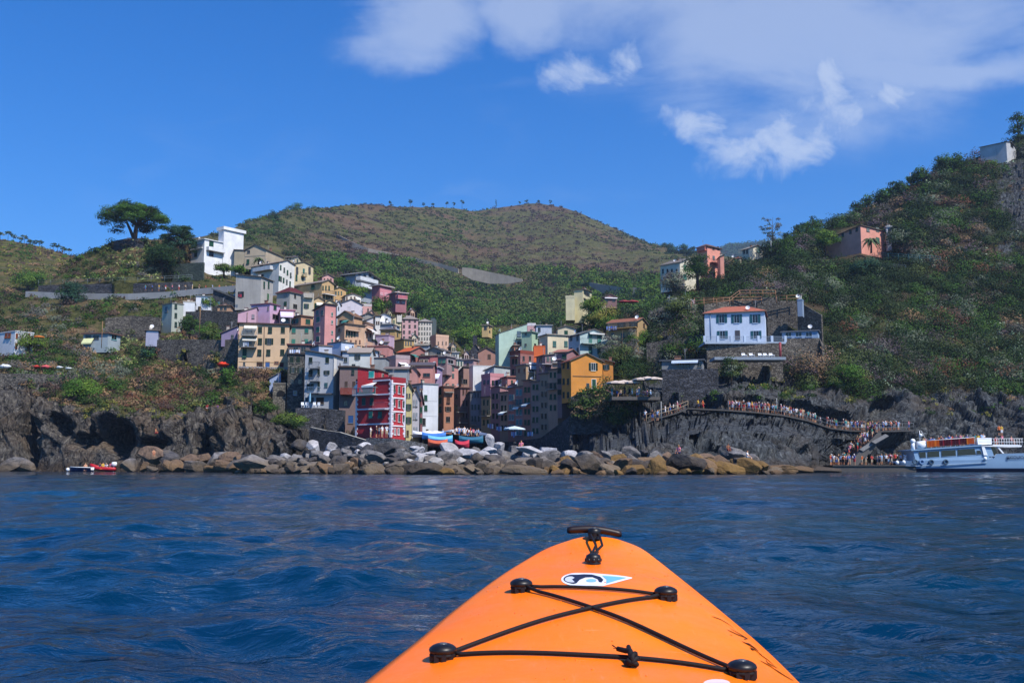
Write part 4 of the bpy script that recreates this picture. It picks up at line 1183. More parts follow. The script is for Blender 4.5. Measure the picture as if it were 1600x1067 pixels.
# canyon row facing left
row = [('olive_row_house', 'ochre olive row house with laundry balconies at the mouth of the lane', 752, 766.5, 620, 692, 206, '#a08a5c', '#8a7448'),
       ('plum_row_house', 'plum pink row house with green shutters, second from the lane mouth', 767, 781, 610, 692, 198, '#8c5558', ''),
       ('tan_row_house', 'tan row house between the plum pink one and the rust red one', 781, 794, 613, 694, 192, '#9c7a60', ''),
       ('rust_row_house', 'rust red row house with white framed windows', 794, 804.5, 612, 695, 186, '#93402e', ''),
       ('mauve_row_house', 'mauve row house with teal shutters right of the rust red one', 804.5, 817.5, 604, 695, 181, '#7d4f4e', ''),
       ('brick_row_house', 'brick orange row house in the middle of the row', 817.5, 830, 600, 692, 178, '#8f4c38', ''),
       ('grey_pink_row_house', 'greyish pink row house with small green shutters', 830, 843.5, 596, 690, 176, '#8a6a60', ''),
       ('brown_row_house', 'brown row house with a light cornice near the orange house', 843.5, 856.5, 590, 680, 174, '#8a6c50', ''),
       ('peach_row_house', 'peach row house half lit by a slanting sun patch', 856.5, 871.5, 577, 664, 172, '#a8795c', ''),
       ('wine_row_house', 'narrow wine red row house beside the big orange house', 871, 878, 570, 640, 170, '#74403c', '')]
for i, (nm, lb, x0, x1, y0, y1, Y, c, _) in enumerate(row):
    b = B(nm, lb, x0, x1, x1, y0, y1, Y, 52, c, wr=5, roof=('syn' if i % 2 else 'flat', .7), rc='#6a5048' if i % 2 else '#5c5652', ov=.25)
    sc_ = {0: GREEN, 1: DKG, 2: DKG, 3: '#5a7c80', 4: '#3f7f88', 5: GREEN, 6: GREEN, 7: '#3f5a50', 8: GREEN, 9: DKG}[i]
    xs = [x0 + (x1 - x0) * .3, x0 + (x1 - x0) * .72]
    ys = [y0 + 9 + k * (15.5 if i < 5 else 17) for k in range(int((y1 - y0 - 10) / 16))]
    b.win('L', xs, ys, 2.9 if i else 2.4, 8.2, 's' if i != 7 else 'p', sc_, '#9aa4ae' if i in (3, 4) else None)
    if i in (0, 4, 8): b.balcony('L', x0 + 1, x1 - 1, ys[1] + 5.5, .8, c='#8c8880')
    if i in (1, 2, 3, 4, 6): b.laundry('L', x0 + 2, x1 - 2, ys[-1] - 4 + i, ('#a9bddb', '#6f8cc8', '#d6dbe6'))
    if i in (2, 4, 5): b.awning('L', x0 + 3, x1 - 1, y0 + 30, 1.0, .4, '#c9d6d8')
# second tier behind the row
b = B('pink_step_house', 'bright pink stepped house with a wooden pergola over the row', 752, 766, 787, 588, 628, 220, 38, '#c98590', roof=('flat', 'par'), rc='#b98088', wr=6)
b.win('L', [757, 763], [597], 3, 6, 's', '#5f6f78'); b.win('R', [770, 776], [598], 3, 7, 's', DKG); b.win('R', [783], [595], 4, 8, 's', GREEN)
b = B('pink_corner_house', 'small sunlit pink house with a dark window above the row', 784, 793, 806, 589, 615, 208, 44, '#c77a72', roof=('flat',), rc='#9a6a60', wr=5, group=TG)
b.win('R', [800], [597], 2.6, 6, 's', '#405048'); b.awning('R', 786, 800, 604, 1.4, .5, '#d5dbe0')
b = B('blue_grey_shed_house', 'pale roofed house with a metal awning left of the rust red upper house', 757, 772, 799, 578, 595, 232, 40, '#a8b4b8', roof=('sx', .8), rc='#8d98a2', wr=6, group=TG)
b = B('rust_upper_house', 'rust red house with roof terraces below the mint green house', 797, 813, 834, 552, 606, 214, 48, '#8f3f30', roof=('flat', 'par'), rc='#7a3c30', wr=9)
b.win('L', [802, 807.5], [565, 581], 3.2, 8, 's', DKG); b.win('R', [818, 828], [560], 3, 7, 'p'); b.balcony('R', 808, 826, 575, 1.4, c='#7f8790'); b.balcony('L', 799, 810, 557, 1.0, rail='#2a2a2c')
b = B('orange_block_house', 'small bright orange flat roofed block', 833, 834, 852, 541.5, 556, 218, 62, '#d96a38', roof=('flat',), rc='#a8502c', wr=6, ov=.03, dirt=.1)
b = B('ochre_mid_house', 'ochre house with dark windows under a metal roof in the upper row', 806, 822, 843, 570, 605, 202, 50, '#a08058', roof=('flat',), rc='#7a7a7c', wr=6)
b.win('L', [811, 820], [579], 3, 6, 'p'); b.win('R', [830], [575], 9, 10, 'p', fc='#c6c6cc'); b.awning('R', 826, 838, 566, .5, 1.2, '#d2cfd6')
b = B('terrace_row_house', 'grey rose house with a corrugated terrace roof', 838, 852, 872, 555, 592, 198, 52, '#8a6468', roof=('sy', .4), rc='#8a9498', wr=6)
b.win('R', [856, 862, 867], [561], 3, 6, 's', '#56706a'); b.balcony('R', 842, 862, 569, 1.6, c='#9a9aa0'); b.win('L', [845], [562, 576], 4, 7, 'p')
b = B('plum_roof_house', 'plum house with a tiled lean to roof behind the orange house', 866, 886, 902, 550, 575, 188, 40, '#8a5258', roof=('gx', .7), rc='#a06a5c', wr=5)
b.win('L', [880, 883.5], [556.5], 2.8, 6.5, 's', GREEN)
b = B('tan_corner_house', 'tan house corner catching the sun left of the big orange house', 863, 876, 880, 568, 600, 178, 40, '#ab8264', roof=('sy', .7), rc='#8a8680', wr=5)
# orange house
b = B('orange_house', 'big orange gabled house with green door and shutters on the rock', 877.5, 892.5, 941.5, 563.5, 622, 165, 74, '#cf8a3c', sink=.6, roof=('gx', 1.25), rc='#8a4a34', ov=.3, dirt=.2, wr=None)
b.win('R', [927], [573], 13.5, 11.5, 'o', DKG, '#cfcac0'); b.win('R', [928], [600], 6, 14.5, 'd', GREEN, '#d8d4ca'); b.win('L', [881, 888], [571, 596, 617], 2.6, 9, 's', DKG); b.band('R', 895, 940, 587.3, 1.2, '#7a5a3c', .08); b.win('R', [918.5], [602.5], 4, 7, 'p')
b = B('orange_annex', 'small orange annex with a tiled lean to roof right of the orange house', 941, 942.5, 958, 566, 586, 170, 74, '#c8843c', roof=('syn', .4), rc='#a8583c', wr=None)
b.win('R', [947.5], [573.5], 10, 7.5, 'o', DKG)
# upper right
b = B('mint_house', 'big mint green house with a gabled front above the lane', 774, 779.5, 823.5, 521, 574, 250, 62, '#a9c7b4', roof=('sy', 2.6), rc='#b8c4be', ov=.15, dirt=.18, wr=None)
b.win('R', [811], [522], 6, 9, 's', '#5a7080'); b.win('R', [812], [537], 7, 7, 'p'); b.balcony('R', 806, 817, 529, 1.2, c='#9ab0a4')
b = B('mint_side_house', 'mint green rear wing with a small balcony', 815, 831, 840.5, 519, 548, 240, 30, '#9fbf9c', roof=('flat',), rc='#6a8478', wr=None)
b.win('L', [821.5], [522, 538.5], 2.6, 3.2, 'p'); b.win('R', [836], [538.5], 3, 3.2, 'p'); b.win('R', [838], [526], 2.6, 6, 's', GREEN)
b = B('cream_hill_house', 'cream house with grey roof and green shutters in the upper right village', 842, 855.8, 888, 523, 558, 228, 68, '#d3c6a2', roof=('flat', .3), rc='#8c8880', dirt=.2, wr=None)
b.win('R', [866.3, 884.2], [537.5], 5, 9, 's', '#466a64'); b.win('L', [848], [541], 5, 4, 'p')
b2 = B('cream_hill_storey', 'cream upper storey with one green shutter', 868, 871.5, 899, 513, 524, 230, 68, '#cbbf9e', roof=('gx', .6), rc='#8c8880', dirt=.2, wr=None, group=TG)
b2.win('R', [884.5], [520.5], 5, 7.5, 's', GREEN)
b = B('aqua_house', 'pale aqua house with balcony and turquoise doors', 888, 906.5, 950, 522, 560, 212, 66, '#a6bfc0', roof=('gx', 1.2), rc='#6a7278', dirt=.15, wr=None)
b.win('R', [922.5, 936], [528.5], 5, 15, 's', '#3f8078'); b.win('R', [922.5, 936], [547], 5, 12, 's', '#2f5a54'); b.balcony('R', 907, 949.5, 536.5, 1.2, c='#a4b4b0', rail='#7a8c8c'); b.win('L', [892.5, 902.5], [528], 3, 8, 's', '#4a6468'); b.win('L', [892.5, 903], [547], 3, 7, 's', '#4a6468'); b.awning('R', 919, 942, 519.5, .8, .15, '#c9ced0')
b = B('white_blue_house', 'small whitish blue house peeping over the mint green one', 836, 838, 862, 509, 520, 262, 60, '#b4bfd0', roof=('flat',), rc='#8a8d94', wr=None, group=TG)
b.win('R', [842.5], [515], 4, 6, 'p')
b = B('rose_small_house', 'small rose house with a white parapet behind the mint gable', 822, 824, 837, 509, 518, 268, 60, '#c08f90', roof=('flat', 'par'), rc='#c9c4c8', wr=None, group=TG)
b = B('mustard_house', 'mustard house with a glazed verandah and a blue cloth hung out', 950, 996, 1011, 502, 556, 205, 30, '#a5803c', roof=('gx', 1.0), rc='#8c5c48', dirt=.2)
b.win('L', [971, 990], [508], 13, 9, 'o', '#2b2c30'); b.win('L', [957.5, 973, 986], [524], 4.5, 7, 'p'); b.win('L', [958.5], [542], 5, 7, 'p'); b.balcony('L', 953, 996, 514.5, 1.2, c='#b08c50', rail='#7a7a70'); b.laundry('L', 951, 968, 511, ('#8fa8e0', '#9fb4e4', '#3f6fd8')); b.win('R', [1006], [508.5], 2, 6, 's', BRN)
b = B('pale_hill_house', 'pale yellow tower shaped house standing alone on the slope', 897, 911, 924.7, 452, 496, 262, 20, '#cfc596', roof=('sy', .6), rc='#6a5c54', dirt=.25)
b.win('R', [916.5], [458.8], 9, 5.5, 'o', '#2c3c3c'); b.win('R', [915.3], [472.5], 4.4, 6.5, 's', '#5a6468'); b.band('R', 911.5, 924.5, 466, 1.0, '#6a6258', .3)
b = B('pale_hill_wing', 'lower pale yellow wing with a roof terrace left of the tower shaped house', 884, 898, 899, 466, 492, 260, 12, '#cfc79c', roof=('flat', 'par'), rc='#b9b394', wr=6, group=TG)
b = B('cream_low_house', 'low cream walled house right of the pale yellow tower house', 918.5, 920, 947, 476, 490, 256, 66, '#d1b98a', roof=('flat', .2), rc='#b08a60', wr=None, ov=.1)
b = B('red_roof_bar', 'dark red garden bar with a long white awning board', 938, 944, 964, 464, 474, 285, 66, '#6a3a38', roof=('gx', .9), rc='#7a3c38', wr=None)
b.awning('R', 944.5, 964, 464.5, .5, .1, '#e2e2e4'); b.win('R', [948, 959], [469.5], 4, 3.4, 'p')
b = B('small_yellow_house', 'tiny yellow house in the woods right of the upper lane', 753, 763, 769, 508, 520, 330, 30, '#c9a860', roof=('flat', .2), rc='#8a8074', wr=None, group=TG)
b.win('L', [758.5], [512.5], 4, 5, 'p'); b.win('R', [765], [511, 518], 2, 3, 'p')
b = B('terracotta_gable_house', 'terracotta gabled house with a slanting shadow below the church', 747, 774, 776, 550, 572, 268, 14, '#a8705a', roof=('gy', 1.3), rc='#8f5f4c', wr=7)
b.win('L', [764.5], [557], 4.5, 6.5, 's', '#5a4a40')
b = B('dark_chapel', 'dark stone chapel front with a bell turret', 735, 750, 752, 548, 566, 290, 12, '#3f424a', mat=stone('chapel_stone', '#33363e', '#555963', 1.6), roof=('gy', 2.0), rc='#3c3c44', wr=8, cat='chapel')
tt = MB(); tt.box(-b.wl * .75, -b.wl * .35, .2, 1.8, b.h, b.h + 4.2); tt.box(-b.wl * .78, -b.wl * .32, .1, 1.9, b.h + 4.204, b.h + 4.5); tt.build('bell_turret', stone('chapel_stone', '#33363e', '#555963', 1.6), b.root)
# middle left tier
b = B('pink_apartment', 'tall pink apartment block with four rows of windows', 626.5, 628, 653, 499, 543, 318, 40, '#c9999c', roof=('hip', 1.5), rc='#8d8480', wr=None, dirt=.2)
std(b, 'R', 627, 653, 496.5, 541, 3, 5, 2.9, 4.4, 's', '#4f4a48')
b = B('cream_apartment', 'tall cream white apartment block at the end of the upper row', 652.5, 653.5, 674.5, 503, 545, 332, 40, '#cfc8bc', roof=('hip', 1.3), rc='#8d8884', wr=None, dirt=.2)
std(b, 'R', 653, 674, 501, 541, 5, 5, 1.7, 3.8, 's', '#6a6e6a')
b = B('peach_terrace_block', 'peach block with a balustraded roof terrace', 672, 681, 701, 526, 548, 322, 40, '#cfa488', roof=('flat', 'par'), rc='#c9a890', wr=None)
b.win('R', [685, 691.5, 697], [536], 1.8, 4.5, 's', '#7a6a60'); b.win('R', [685, 691, 697], [524.5], 1, 1, 'p') if False else None
b = B('cream_tower_block', 'narrow cream block with green shutters left of the pink apartment', 609, 613, 627, 497, 520, 300, 40, '#cdbf98', roof=('gx', .7), rc='#b5a890', wr=None)
b.win('R', [615.5, 623.5], [503, 512], 2, 5.5, 's', '#4f6c5a')
b = B('white_pergola_house', 'white house with a slanted white pergola over its terrace', 588, 590, 611, 494, 512, 268, 42, '#cbcdd0', roof=('gx', .8), rc='#9c9c9c', wr=None, group=TG)
b.awning('R', 591, 600, 495, 2, 1.4, '#e4e4e4'); b.win('R', [595, 604], [500.5], 3, 6, 's', '#4a5054')
b = B('grey_gable_block', 'grey house with a broad shallow gable among the upper roofs', 564, 588, 592, 494, 512, 256, 22, '#8f8c84', roof=('gy', .8), rc='#7a6c60', wr=6, group=TG)
b = B('blue_low_house', 'low pale blue grey house above the ochre houses', 592, 612, 624, 507, 520, 262, 24, '#a4adbd', roof=('flat',), rc='#6c7078', wr=6, group=TG)
b = B('mustard_block', 'mustard house with a dark roof in the middle of the slope', 595, 617, 626, 515.5, 535, 246, 26, '#b08a3c', roof=('hip', .9), rc='#5f5c64', wr=None)
b.win('L', [607.5], [521], 2.4, 4.5, 'p'); b.win('R', [621], [523], 1.8, 5, 'p')
b = B('mustard_white_house', 'mustard and white house below the mustard one', 616.5, 631, 647, 530.5, 550, 240, 30, '#b8903e', roof=('flat',), rc='#6f6a68', wr=None)
b.win('R', [634, 638, 642], [536.5], 1.8, 5.5, 's', '#5f6468'); b.win('R', [633], [545], 2, 3, 'p')
b = B('lilac_block', 'lilac block with a roof terrace left of the mustard houses', 586.8, 607, 616, 524.5, 545, 226, 18, '#b79ab0', roof=('flat', .2), rc='#8a6a80', wr=None, ov=.1)
b = B('roof_garden_house', 'low house with a dark planted roof garden', 570, 585, 588, 532, 545, 222, 14, '#a88a80', roof=('flat',), rc='#3c4a34', wr=5, group=TG)
b = B('salmon_long_block', 'long salmon pink block with shallow roof in the centre of the village', 571, 606, 614, 541.5, 564, 206, 18, '#c0766e', roof=('flat', .2), rc='#8a5a58', wr=None, ov=.15)
b.win('L', [597], [556.5], 10, 2, 'p', fc='#9a6058')
b = B('white_wedge_house', 'white wedge shaped house under the salmon block', 568, 590, 592, 549, 566, 196, 18, '#c4c9d0', roof=('sxn', .8), rc='#6f7c90', wr=5, group=TG)
b = B('slate_house', 'grey cube house with a green side left of the roof terraces', 584, 602.5, 608, 560, 586, 188, 18, '#8c9090', roof=('flat',), rc='#4a4448', wr=None, ov=.15)
b = B('rose_terrace_house', 'rose coloured house with open terraces and parasols on its roof', 604, 618, 640, 560, 592, 198, 34, '#b08a8c', roof=('flat', 'par'), rc='#9a8a8c', wr=None)
b.awning('R', 622, 634, 566, 2.2, .8, '#dfe1e6'); b.win('R', [628], [574], 6, 7, 'p')
b = B('peach_step_house', 'peach house with stepped pergolas beside the peach row', 553, 570, 583, 510, 530, 218, 34, '#c99a7a', roof=('sx', .8), rc='#c0a084', wr=None, group=TG)
b.awning('R', 572, 582, 512, 1.4, .7, '#e2dcd6'); b.win('R', [573, 578.5], [524], 2, 6, 's', BRN)
b = B('white_slope_house', 'white house with a long white eave on the middle slope', 563, 572, 583, 500, 520, 236, 40, '#c7bfc0', roof=('sy', .8), rc='#b0a8a4', wr=None, group=TG)
b.win('R', [575, 579], [510], 2, 5, 's', BRN)
b = B('brick_red_block', 'brick red house under a bright orange tiled roof', 622, 641, 668, 549, 570, 222, 40, '#8f4438', roof=('gx', 1.2), rc='#c0603c', wr=None)
b.win('R', [646, 655], [560], 4, 5, 'p'); b.awning('R', 641, 649, 553, 1.4, .5, '#3f7f78')
b = B('grey_blue_block', 'grey blue house with a dark green window above the orange tiled roof', 646, 668, 673, 540, 562, 250, 18, '#8f9aa8', roof=('gx', .8), rc='#8a8478', wr=6, group=TG)
b.win('L', [653.5], [547], 4, 5.5, 's', GREEN)
b = B('grey_gable_mid_house', 'grey house with a wide shallow gable in the centre', 667, 689, 704, 547, 568, 242, 26, '#8a867e', roof=('gy', .8), rc='#5f5c5c', wr=None)
b.win('L', [685.5], [552], 7, 4, 'p', fc='#a09a90'); b.win('R', [692], [552], 3, 4, 'p')
b = B('loggia_house', 'house with white columned loggias and a red end wall', 654, 672, 684, 556, 576, 216, 30, '#a03c40', roof=('sy', .6), rc='#9a8a80', wr=None)
b.win('L', [659, 666], [565], 5, 6, 'p', fc='#cfc6b4')
b = B('teal_window_house', 'grey rose house with a green glazed front', 682, 698, 712, 557, 576, 234, 26, '#8f6a6c', roof=('flat',), rc='#8a8488', wr=None)
b.win('L', [687.5, 694], [564], 4.5, 6.5, 's', '#4a7f74'); b.win('R', [704], [565], 8, 6, 'p', fc='#b0b4b8')
b = B('white_arch_house', 'small white house with three arched windows', 704, 706, 717, 551, 562, 268, 42, '#cdccc8', roof=('flat', .2), rc='#9a9a9a', wr=None)
b.win('R', [708, 710.5, 713.5], [555], 1.4, 3, 'p')
b = B('white_lane_house', 'white house with tall green shutters over the lane', 711, 713.5, 725, 562, 578, 262, 40, '#cfcfc6', roof=('flat', .2), rc='#6a6a70', wr=None)
b.win('R', [716.5, 721], [568], 1.8, 6.5, 's', '#4c6a60')
b = B('pinkish_lane_house', 'mottled rose house below the chapel', 724, 740, 749, 562, 584, 258, 26, '#a88088', roof=('flat',), rc='#8f8084', wr=None, group=TG)
b.win('L', [731], [569], 3, 4, 'p')
b = B('scaffold_tower', 'tall dark green netted scaffold tower among the trees', 673, 679, 682, 497, 522, 372, 24, '#22403c', roof=('flat',), rc='#2c4c46', wr=None, cat='tower', ov=.1, dirt=.1)
b = B('villa_block', 'big grey and white stepped villa with terraces in the trees', 531.7, 555, 590, 428, 462, 305, 30, '#8b95a0', roof=('gx', 1.6), rc='#74787c', ov=.9, dirt=.2)
b.win('L', [541], [425.5], 5, 3, 'p'); b.win('R', [557], [436], 4, 5, 'p'); b.balcony('R', 556, 584, 437, 1.8, solid='#d5d8da', c='#c8ccd0'); b.balcony('R', 555.5, 581, 448, 2.2, solid='#dcdee0', c='#c8ccd0', hgt=1.1); b.win('R', [560, 568], [452.5], 5, 6, 's', '#3f7c76'); b.win('R', [585], [434], 3, 4, 'p'); b.win('L', [527 + 9], [433], 5, 5, 'p')
b.win('R', [562, 570, 578], [430.5], 4, 4, 'p')
b = B('crimson_villa', 'crimson and pink villa with flat overhanging roofs in the trees', 581, 593, 612, 446, 470, 292, 34, '#9a4450', roof=('flat', .2), rc='#c0b8b4', ov=.7)
b.win('R', [596, 603], [459], 3.4, 2.6, 'p', fc='#d8c8cc'); b.band('R', 594, 611, 455, 12, '#c58088', .03, 'painted_panel')
b = B('crimson_villa_wing', 'lower pink and crimson villa wing nearest the garden trees', 608, 618, 635, 457.5, 480, 286, 34, '#8f4450', roof=('flat', .2), rc='#b8aCa8', ov=.6, group=TG)
b.win('R', [622, 630], [461.5, 472], 3.4, 2.6, 'p', fc='#d8c8cc'); b.balcony('R', 619, 634, 467, 1.2, solid='#b86a74')
# right hill houses
b = B('large_cream_house', 'large cream house with green shutters on the ridge', 1032, 1063, 1095, 410, 446, 300, 44, '#d3d0b8', roof=('gx', 2.2), rc='#77706a', ov=.4, wr=None, dirt=.15)
b.win('L', [1036, 1043, 1050, 1057.5], [424], 2.2, 7, 's', '#2f3a38'); b.win('L', [1036.5, 1043, 1050], [443], 2.2, 6, 's', '#2f3a38'); b.win('R', [1070, 1084], [418], 4.2, 7, 's', '#5f9484'); b.win('R', [1084], [407], 3, 5, 's', '#7aa090'); b.win('R', [1070], [433], 5, 8, 's', '#4a8478')
b = B('coral_tower_house', 'tall coral house with terraces right of the large cream house', 1090, 1106, 1126, 385, 434, 306, 50, '#e08a70', roof=('hip', 1.2), rc='#6a504a', ov=.5, wr=None, dirt=.15)
b.win('R', [1114.5, 1122], [388], 2.6, 5, 's', '#4a4440'); b.win('R', [1115], [403], 3, 6, 's', '#5f7074'); b.win('L', [1097.5], [411], 4, 8, 's', '#5f8078'); b.balcony('R', 1109, 1124, 410, 1.2, c='#9a6050', rail='#6a4a48'); b.win('R', [1116, 1122], [428], 2.6, 6, 's', '#5a4a44'); b.balcony('L', 1091, 1104, 393.5, .8, c='#c06a58', solid='#c97a66')
b = B('coral_wing', 'low coral wing right of the tall coral house', 1121, 1126, 1131.5, 401, 434, 302, 44, '#dc8a70', roof=('sy', .5), rc='#6a4c48', wr=None, group=TG)
b = B('cream_cottage', 'small cream cottage with shallow gable on the skyline', 1159, 1171.5, 1195, 388, 403, 330, 60, '#d3cdb4', roof=('gx', 1.4), rc='#a89c90', wr=None, ov=.5)
b.win('R', [1185.5], [391.5], 5, 7, 's', '#6f8f80'); b.win('L', [1163, 1167.5], [393.5], 2.4, 6, 's', '#4a4a48')
b = B('low_red_cottage', 'low dark roofed cottage beside the cream cottage', 1144, 1155, 1160, 404, 412, 322, 40, '#8a7f70', roof=('gx', .7), rc='#7a4c44', wr=None)
b.win('L', [1148, 1152], [407], 2, 3, 'p')
b = B('salmon_hill_house', 'long salmon house with roof terrace high on the right hillside', 1286, 1346, 1389, 366, 389, 285, 52, '#dc8c74', roof=('sx', 2.5), rc='#8c5f50', ov=.4, wr=None, dirt=.15)
for x, y in ((1289, 378), (1298, 375), (1307, 372), (1317, 367.5), (1329, 362.5), (1339, 359)): b.win('L', [x], [y], 3.4, 6, 's', '#3c4a48')
b.win('R', [1356, 1371], [359], 4.5, 6.5, 's', '#6a7470'); b.win('R', [1371.5], [376], 5, 9, 's', '#3f6a60')
b = B('white_hill_wing', 'small white wing at the right end of the salmon house', 1384, 1386.5, 1393, 355, 385, 290, 50, '#c4c8cc', roof=('flat',), rc='#b0b4b8', wr=None)
b.win('R', [1389.5], [360], 4, 5, 'p')
b = B('lilac_ruin_house', 'pale pink ruined house half hidden by olive trees', 1044, 1056, 1086, 467, 492, 228, 66, '#c4a8b4', roof=('flat', .2), rc='#a8a0a4', wr=None, ov=.02)
b.win('L', [1050], [476], 4, 6, 'p')
b = B('white_villa', 'white villa with red hipped roof and green shutters on a stone terrace', 1101, 1196, 1197, 487, 531, 186, -1.5, '#c3cfe0', roof=('hip', 1.6), rc='#a86450', wr=7, ov=.4, dirt=.15)
for y, xs in ((498, (1127.8, 1151.2, 1180)), (523, (1129, 1181.5))): b.win('L', xs, [y], 16.5, 13 if y < 500 else 12, 'o', '#1f5560', '#aab8cc')
b.win('L', [1152.5], [523.5], 7, 14, 'd', '#4a4a52'); b.pipe('L', 1110, 488, 530, '#8a96a8')
b = B('pool_house', 'blue grey flat roofed garden building on the stone terraces', 1222, 1278, 1280, 517, 528, 188, -2, '#7fa0c4', roof=('flat', .2), rc='#5c6068', wr=4, ov=.3)
b.win('L', [1232, 1248, 1264], [522.5], 9, 6, 'p', fc='#9fb4cc')
b = B('blue_chimney_hut', 'tall narrow grey blue utility hut on the upper terrace', 1246, 1254, 1256, 469, 492, 200, 4, '#7088a4', roof=('flat', .2), rc='#6f86a0', wr=1.8, ov=.05, cat='hut', sink=.3)
b = B('terrace_bar', 'low grey bar building with a white awning strip below the villa', 1034, 1098, 1100, 563, 577, 172, -2, '#7a7f84', roof=('flat', .2), rc='#54585e', wr=4, ov=.4, cat='bar')
b.awning('L', 1050, 1091, 563.5, 1.4, .35, '#c9d8e8'); b.win('L', [1063, 1073], [570], 8, 7, 'p'); b.win('L', [1105 - 12], [570], 6, 6, 'p')
b = B('station_building', 'long grey white building climbing the skyline at the right', 1531, 1573, 1587, 222, 236, 322, 44, '#b4b6b8', roof=('gx', 1.0), rc='#4a5458', wr=None, ov=.3, cat='building', sink=6)
b.win('R', [1581], [227], 4, 7, 'p')
# far left
b = B('white_corner_house', 'white house with rust shutters at the left edge', -6, 22, 52, 518, 549, 205, 34, '#d4d8de', roof=('flat', .2), rc='#b8bcc2', ov=.1, dirt=.15)
b.win('L', [10, 15], [524.5], 4, 8, 's', '#8a4a30'); b.win('R', [26, 45], [525], 3.4, 8, 's', '#8a4a30'); b.win('R', [25], [540.5], 3.4, 9, 's', '#8a4a30')
b = B('garden_hut', 'low garden hut with striped blinds and a brown roof', 130, 168, 188, 521, 540, 208, 14, '#8fa0a8', roof=('flat', .2), rc='#6a5048', ov=.4, wr=None, cat='hut', dirt=.2)
b.win('L', [138, 150], [527], 9, 6, 'p'); b.awning('L', 131, 147, 529, .8, 1.0, '#c9cc9a'); b.win('R', [178], [527], 8, 7, 'p', fc='#7fb0b4')
b = B('green_grey_house', 'greenish grey three storey house on the terraces left of the village', 253, 267.5, 286, 474, 514, 226, 14, '#9ea79a', roof=('flat', .2), rc='#6f7068', ov=.15, wr=None)
b.win('R', [274.5], [478.5, 493, 507], 3.8, 7.5, 's', '#2c4038'); b.win('L', [260], [484], 4, 9, 's', '#3c5a70'); b.win('R', [280.5], [507], 3, 6, 's', '#2c4038')
b = B('white_cube_house', 'white block attached right of the greenish grey house', 286, 304, 306, 472.5, 486, 232, 4, '#d5d8dc', roof=('flat', .2), rc='#b8b0a0', wr=5, ov=.1, dirt=.1)
b = B('white_small_house', 'tiny white house with blue windows under the road', 306, 330, 332, 464, 476, 238, 4, '#cfd4dc', roof=('flat', .2), rc='#5f6a74', wr=5, ov=.2)
b.win('L', [316.5, 322.5], [469], 3.6, 7, 'p', fc='#8fb4c8')
b = B('orange_hut', 'little orange hut with red roof above the terrace wall', 340, 354, 364, 477.5, 487, 224, 24, '#b5845a', roof=('gx', .4), rc='#8a4a34', wr=None, cat='hut')
b.win('L', [346, 352], [482], 4, 4, 'p')
b = B('lilac_hut', 'small lilac garage with white top beside the stone wall', 228, 247, 249, 517, 531, 205, 4, '#8f94b0', roof=('flat', .2), rc='#5a5450', wr=4, cat='garage')
b.band('L', 230, 247, 518.5, 1.6, '#d0d4e4', .03)
b = B('violet_hut', 'violet shed with a white parapet at the end of the garden wall', 346, 370, 372, 521, 531, 196, 4, '#6f608c', roof=('sx', 1.4), rc='#7a6a9c', wr=4, cat='shed')
b.win('L', [363], [526], 4, 5, 'p')
b = B('dark_stone_house', 'dark slate roofed stone house below the road', 332, 366, 390, 466, 500, 240, 24, '#55585a', mat=stone('slate_house_stone', '#3c4042', '#66686a', 2.2), roof=('sxn', 2.6), rc='#3f4446', wr=None)
b.win('L', [342], [475], 3.5, 7, 's', '#5f8a88')
FILL = [(546, 556, 478, 492, 268, '#d6cfc4', 'gx', 'cream'), (572, 584, 489, 503, 262, '#cf9c8c', 'gx', 'salmon'), (583, 594, 499, 514, 250, '#d8d4cc', 'sx', 'white'), (600, 612, 487, 500, 282, '#c9b487', 'gx', 'straw coloured'), (617, 628, 484, 496, 300, '#d3cfc8', 'flat', 'pale grey'),
        (636, 648, 486, 500, 326, '#cfa58a', 'gx', 'peach'), (560, 571, 524, 538, 214, '#d4b9a2', 'sx', 'beige'), (594, 606, 535, 548, 222, '#b98a92', 'flat', 'dusty rose'), (640, 652, 526, 540, 262, '#d9cdb0', 'gx', 'ivory'), (656, 668, 540, 552, 262, '#b0b6bf', 'gx', 'blue grey'),
        (604, 616, 548, 562, 212, '#d3a79a', 'gx', 'pale salmon'), (640, 652, 578, 592, 196, '#c88a7a', 'flat', 'brick pink'), (656, 668, 560, 572, 222, '#cfc9bd', 'sx', 'chalk white'), (700, 712, 540, 551, 290, '#c7b092', 'gx', 'sand'), (722, 733, 552, 563, 286, '#b7a3a0', 'gx', 'grey rose'),
        (785, 797, 545, 558, 262, '#bcae9a', 'gx', 'putty coloured'), (800, 812, 540, 552, 246, '#c46c48', 'flat', 'burnt orange'), (845, 856, 536, 549, 240, '#c0a890', 'gx', 'light brown'), (575, 586, 514, 527, 236, '#e0dcd4', 'gx', 'bright white'), (536, 546, 498, 511, 240, '#bfa2b0', 'gx', 'mauve'),
        (470, 480, 446, 458, 272, '#cdbd9c', 'gx', 'wheat coloured'), (508, 518, 462, 474, 268, '#d0a070', 'gx', 'apricot')]
for i, (x0, x1, y0, y1, Y, co_, rk_, wd_) in enumerate(FILL):
    xm = x0 + (x1 - x0) * (.45 if i % 2 else .3)
    b = B('small_village_house', '%s little house wedged between bigger ones, %s of the village' % (wd_, 'left side' if x0 < 560 else ('middle' if x0 < 720 else 'right side')), x0, xm, x1, y0, y1, Y, 38, co_, roof=(rk_, .8), rc=('#8a7068', '#7d7670', '#96705c')[i % 3], group=TG)
    b.win('R', [xm + (x1 - xm) * .3, xm + (x1 - xm) * .72], [y0 + 5.5], 1.8, 4.6, 's', (GREEN, '#5a6a60', BRN)[i % 3]); b.win('L', [(x0 + xm) / 2], [y0 + 6], 1.9, 4.2, 's' if i % 2 else 'p', GREEN)
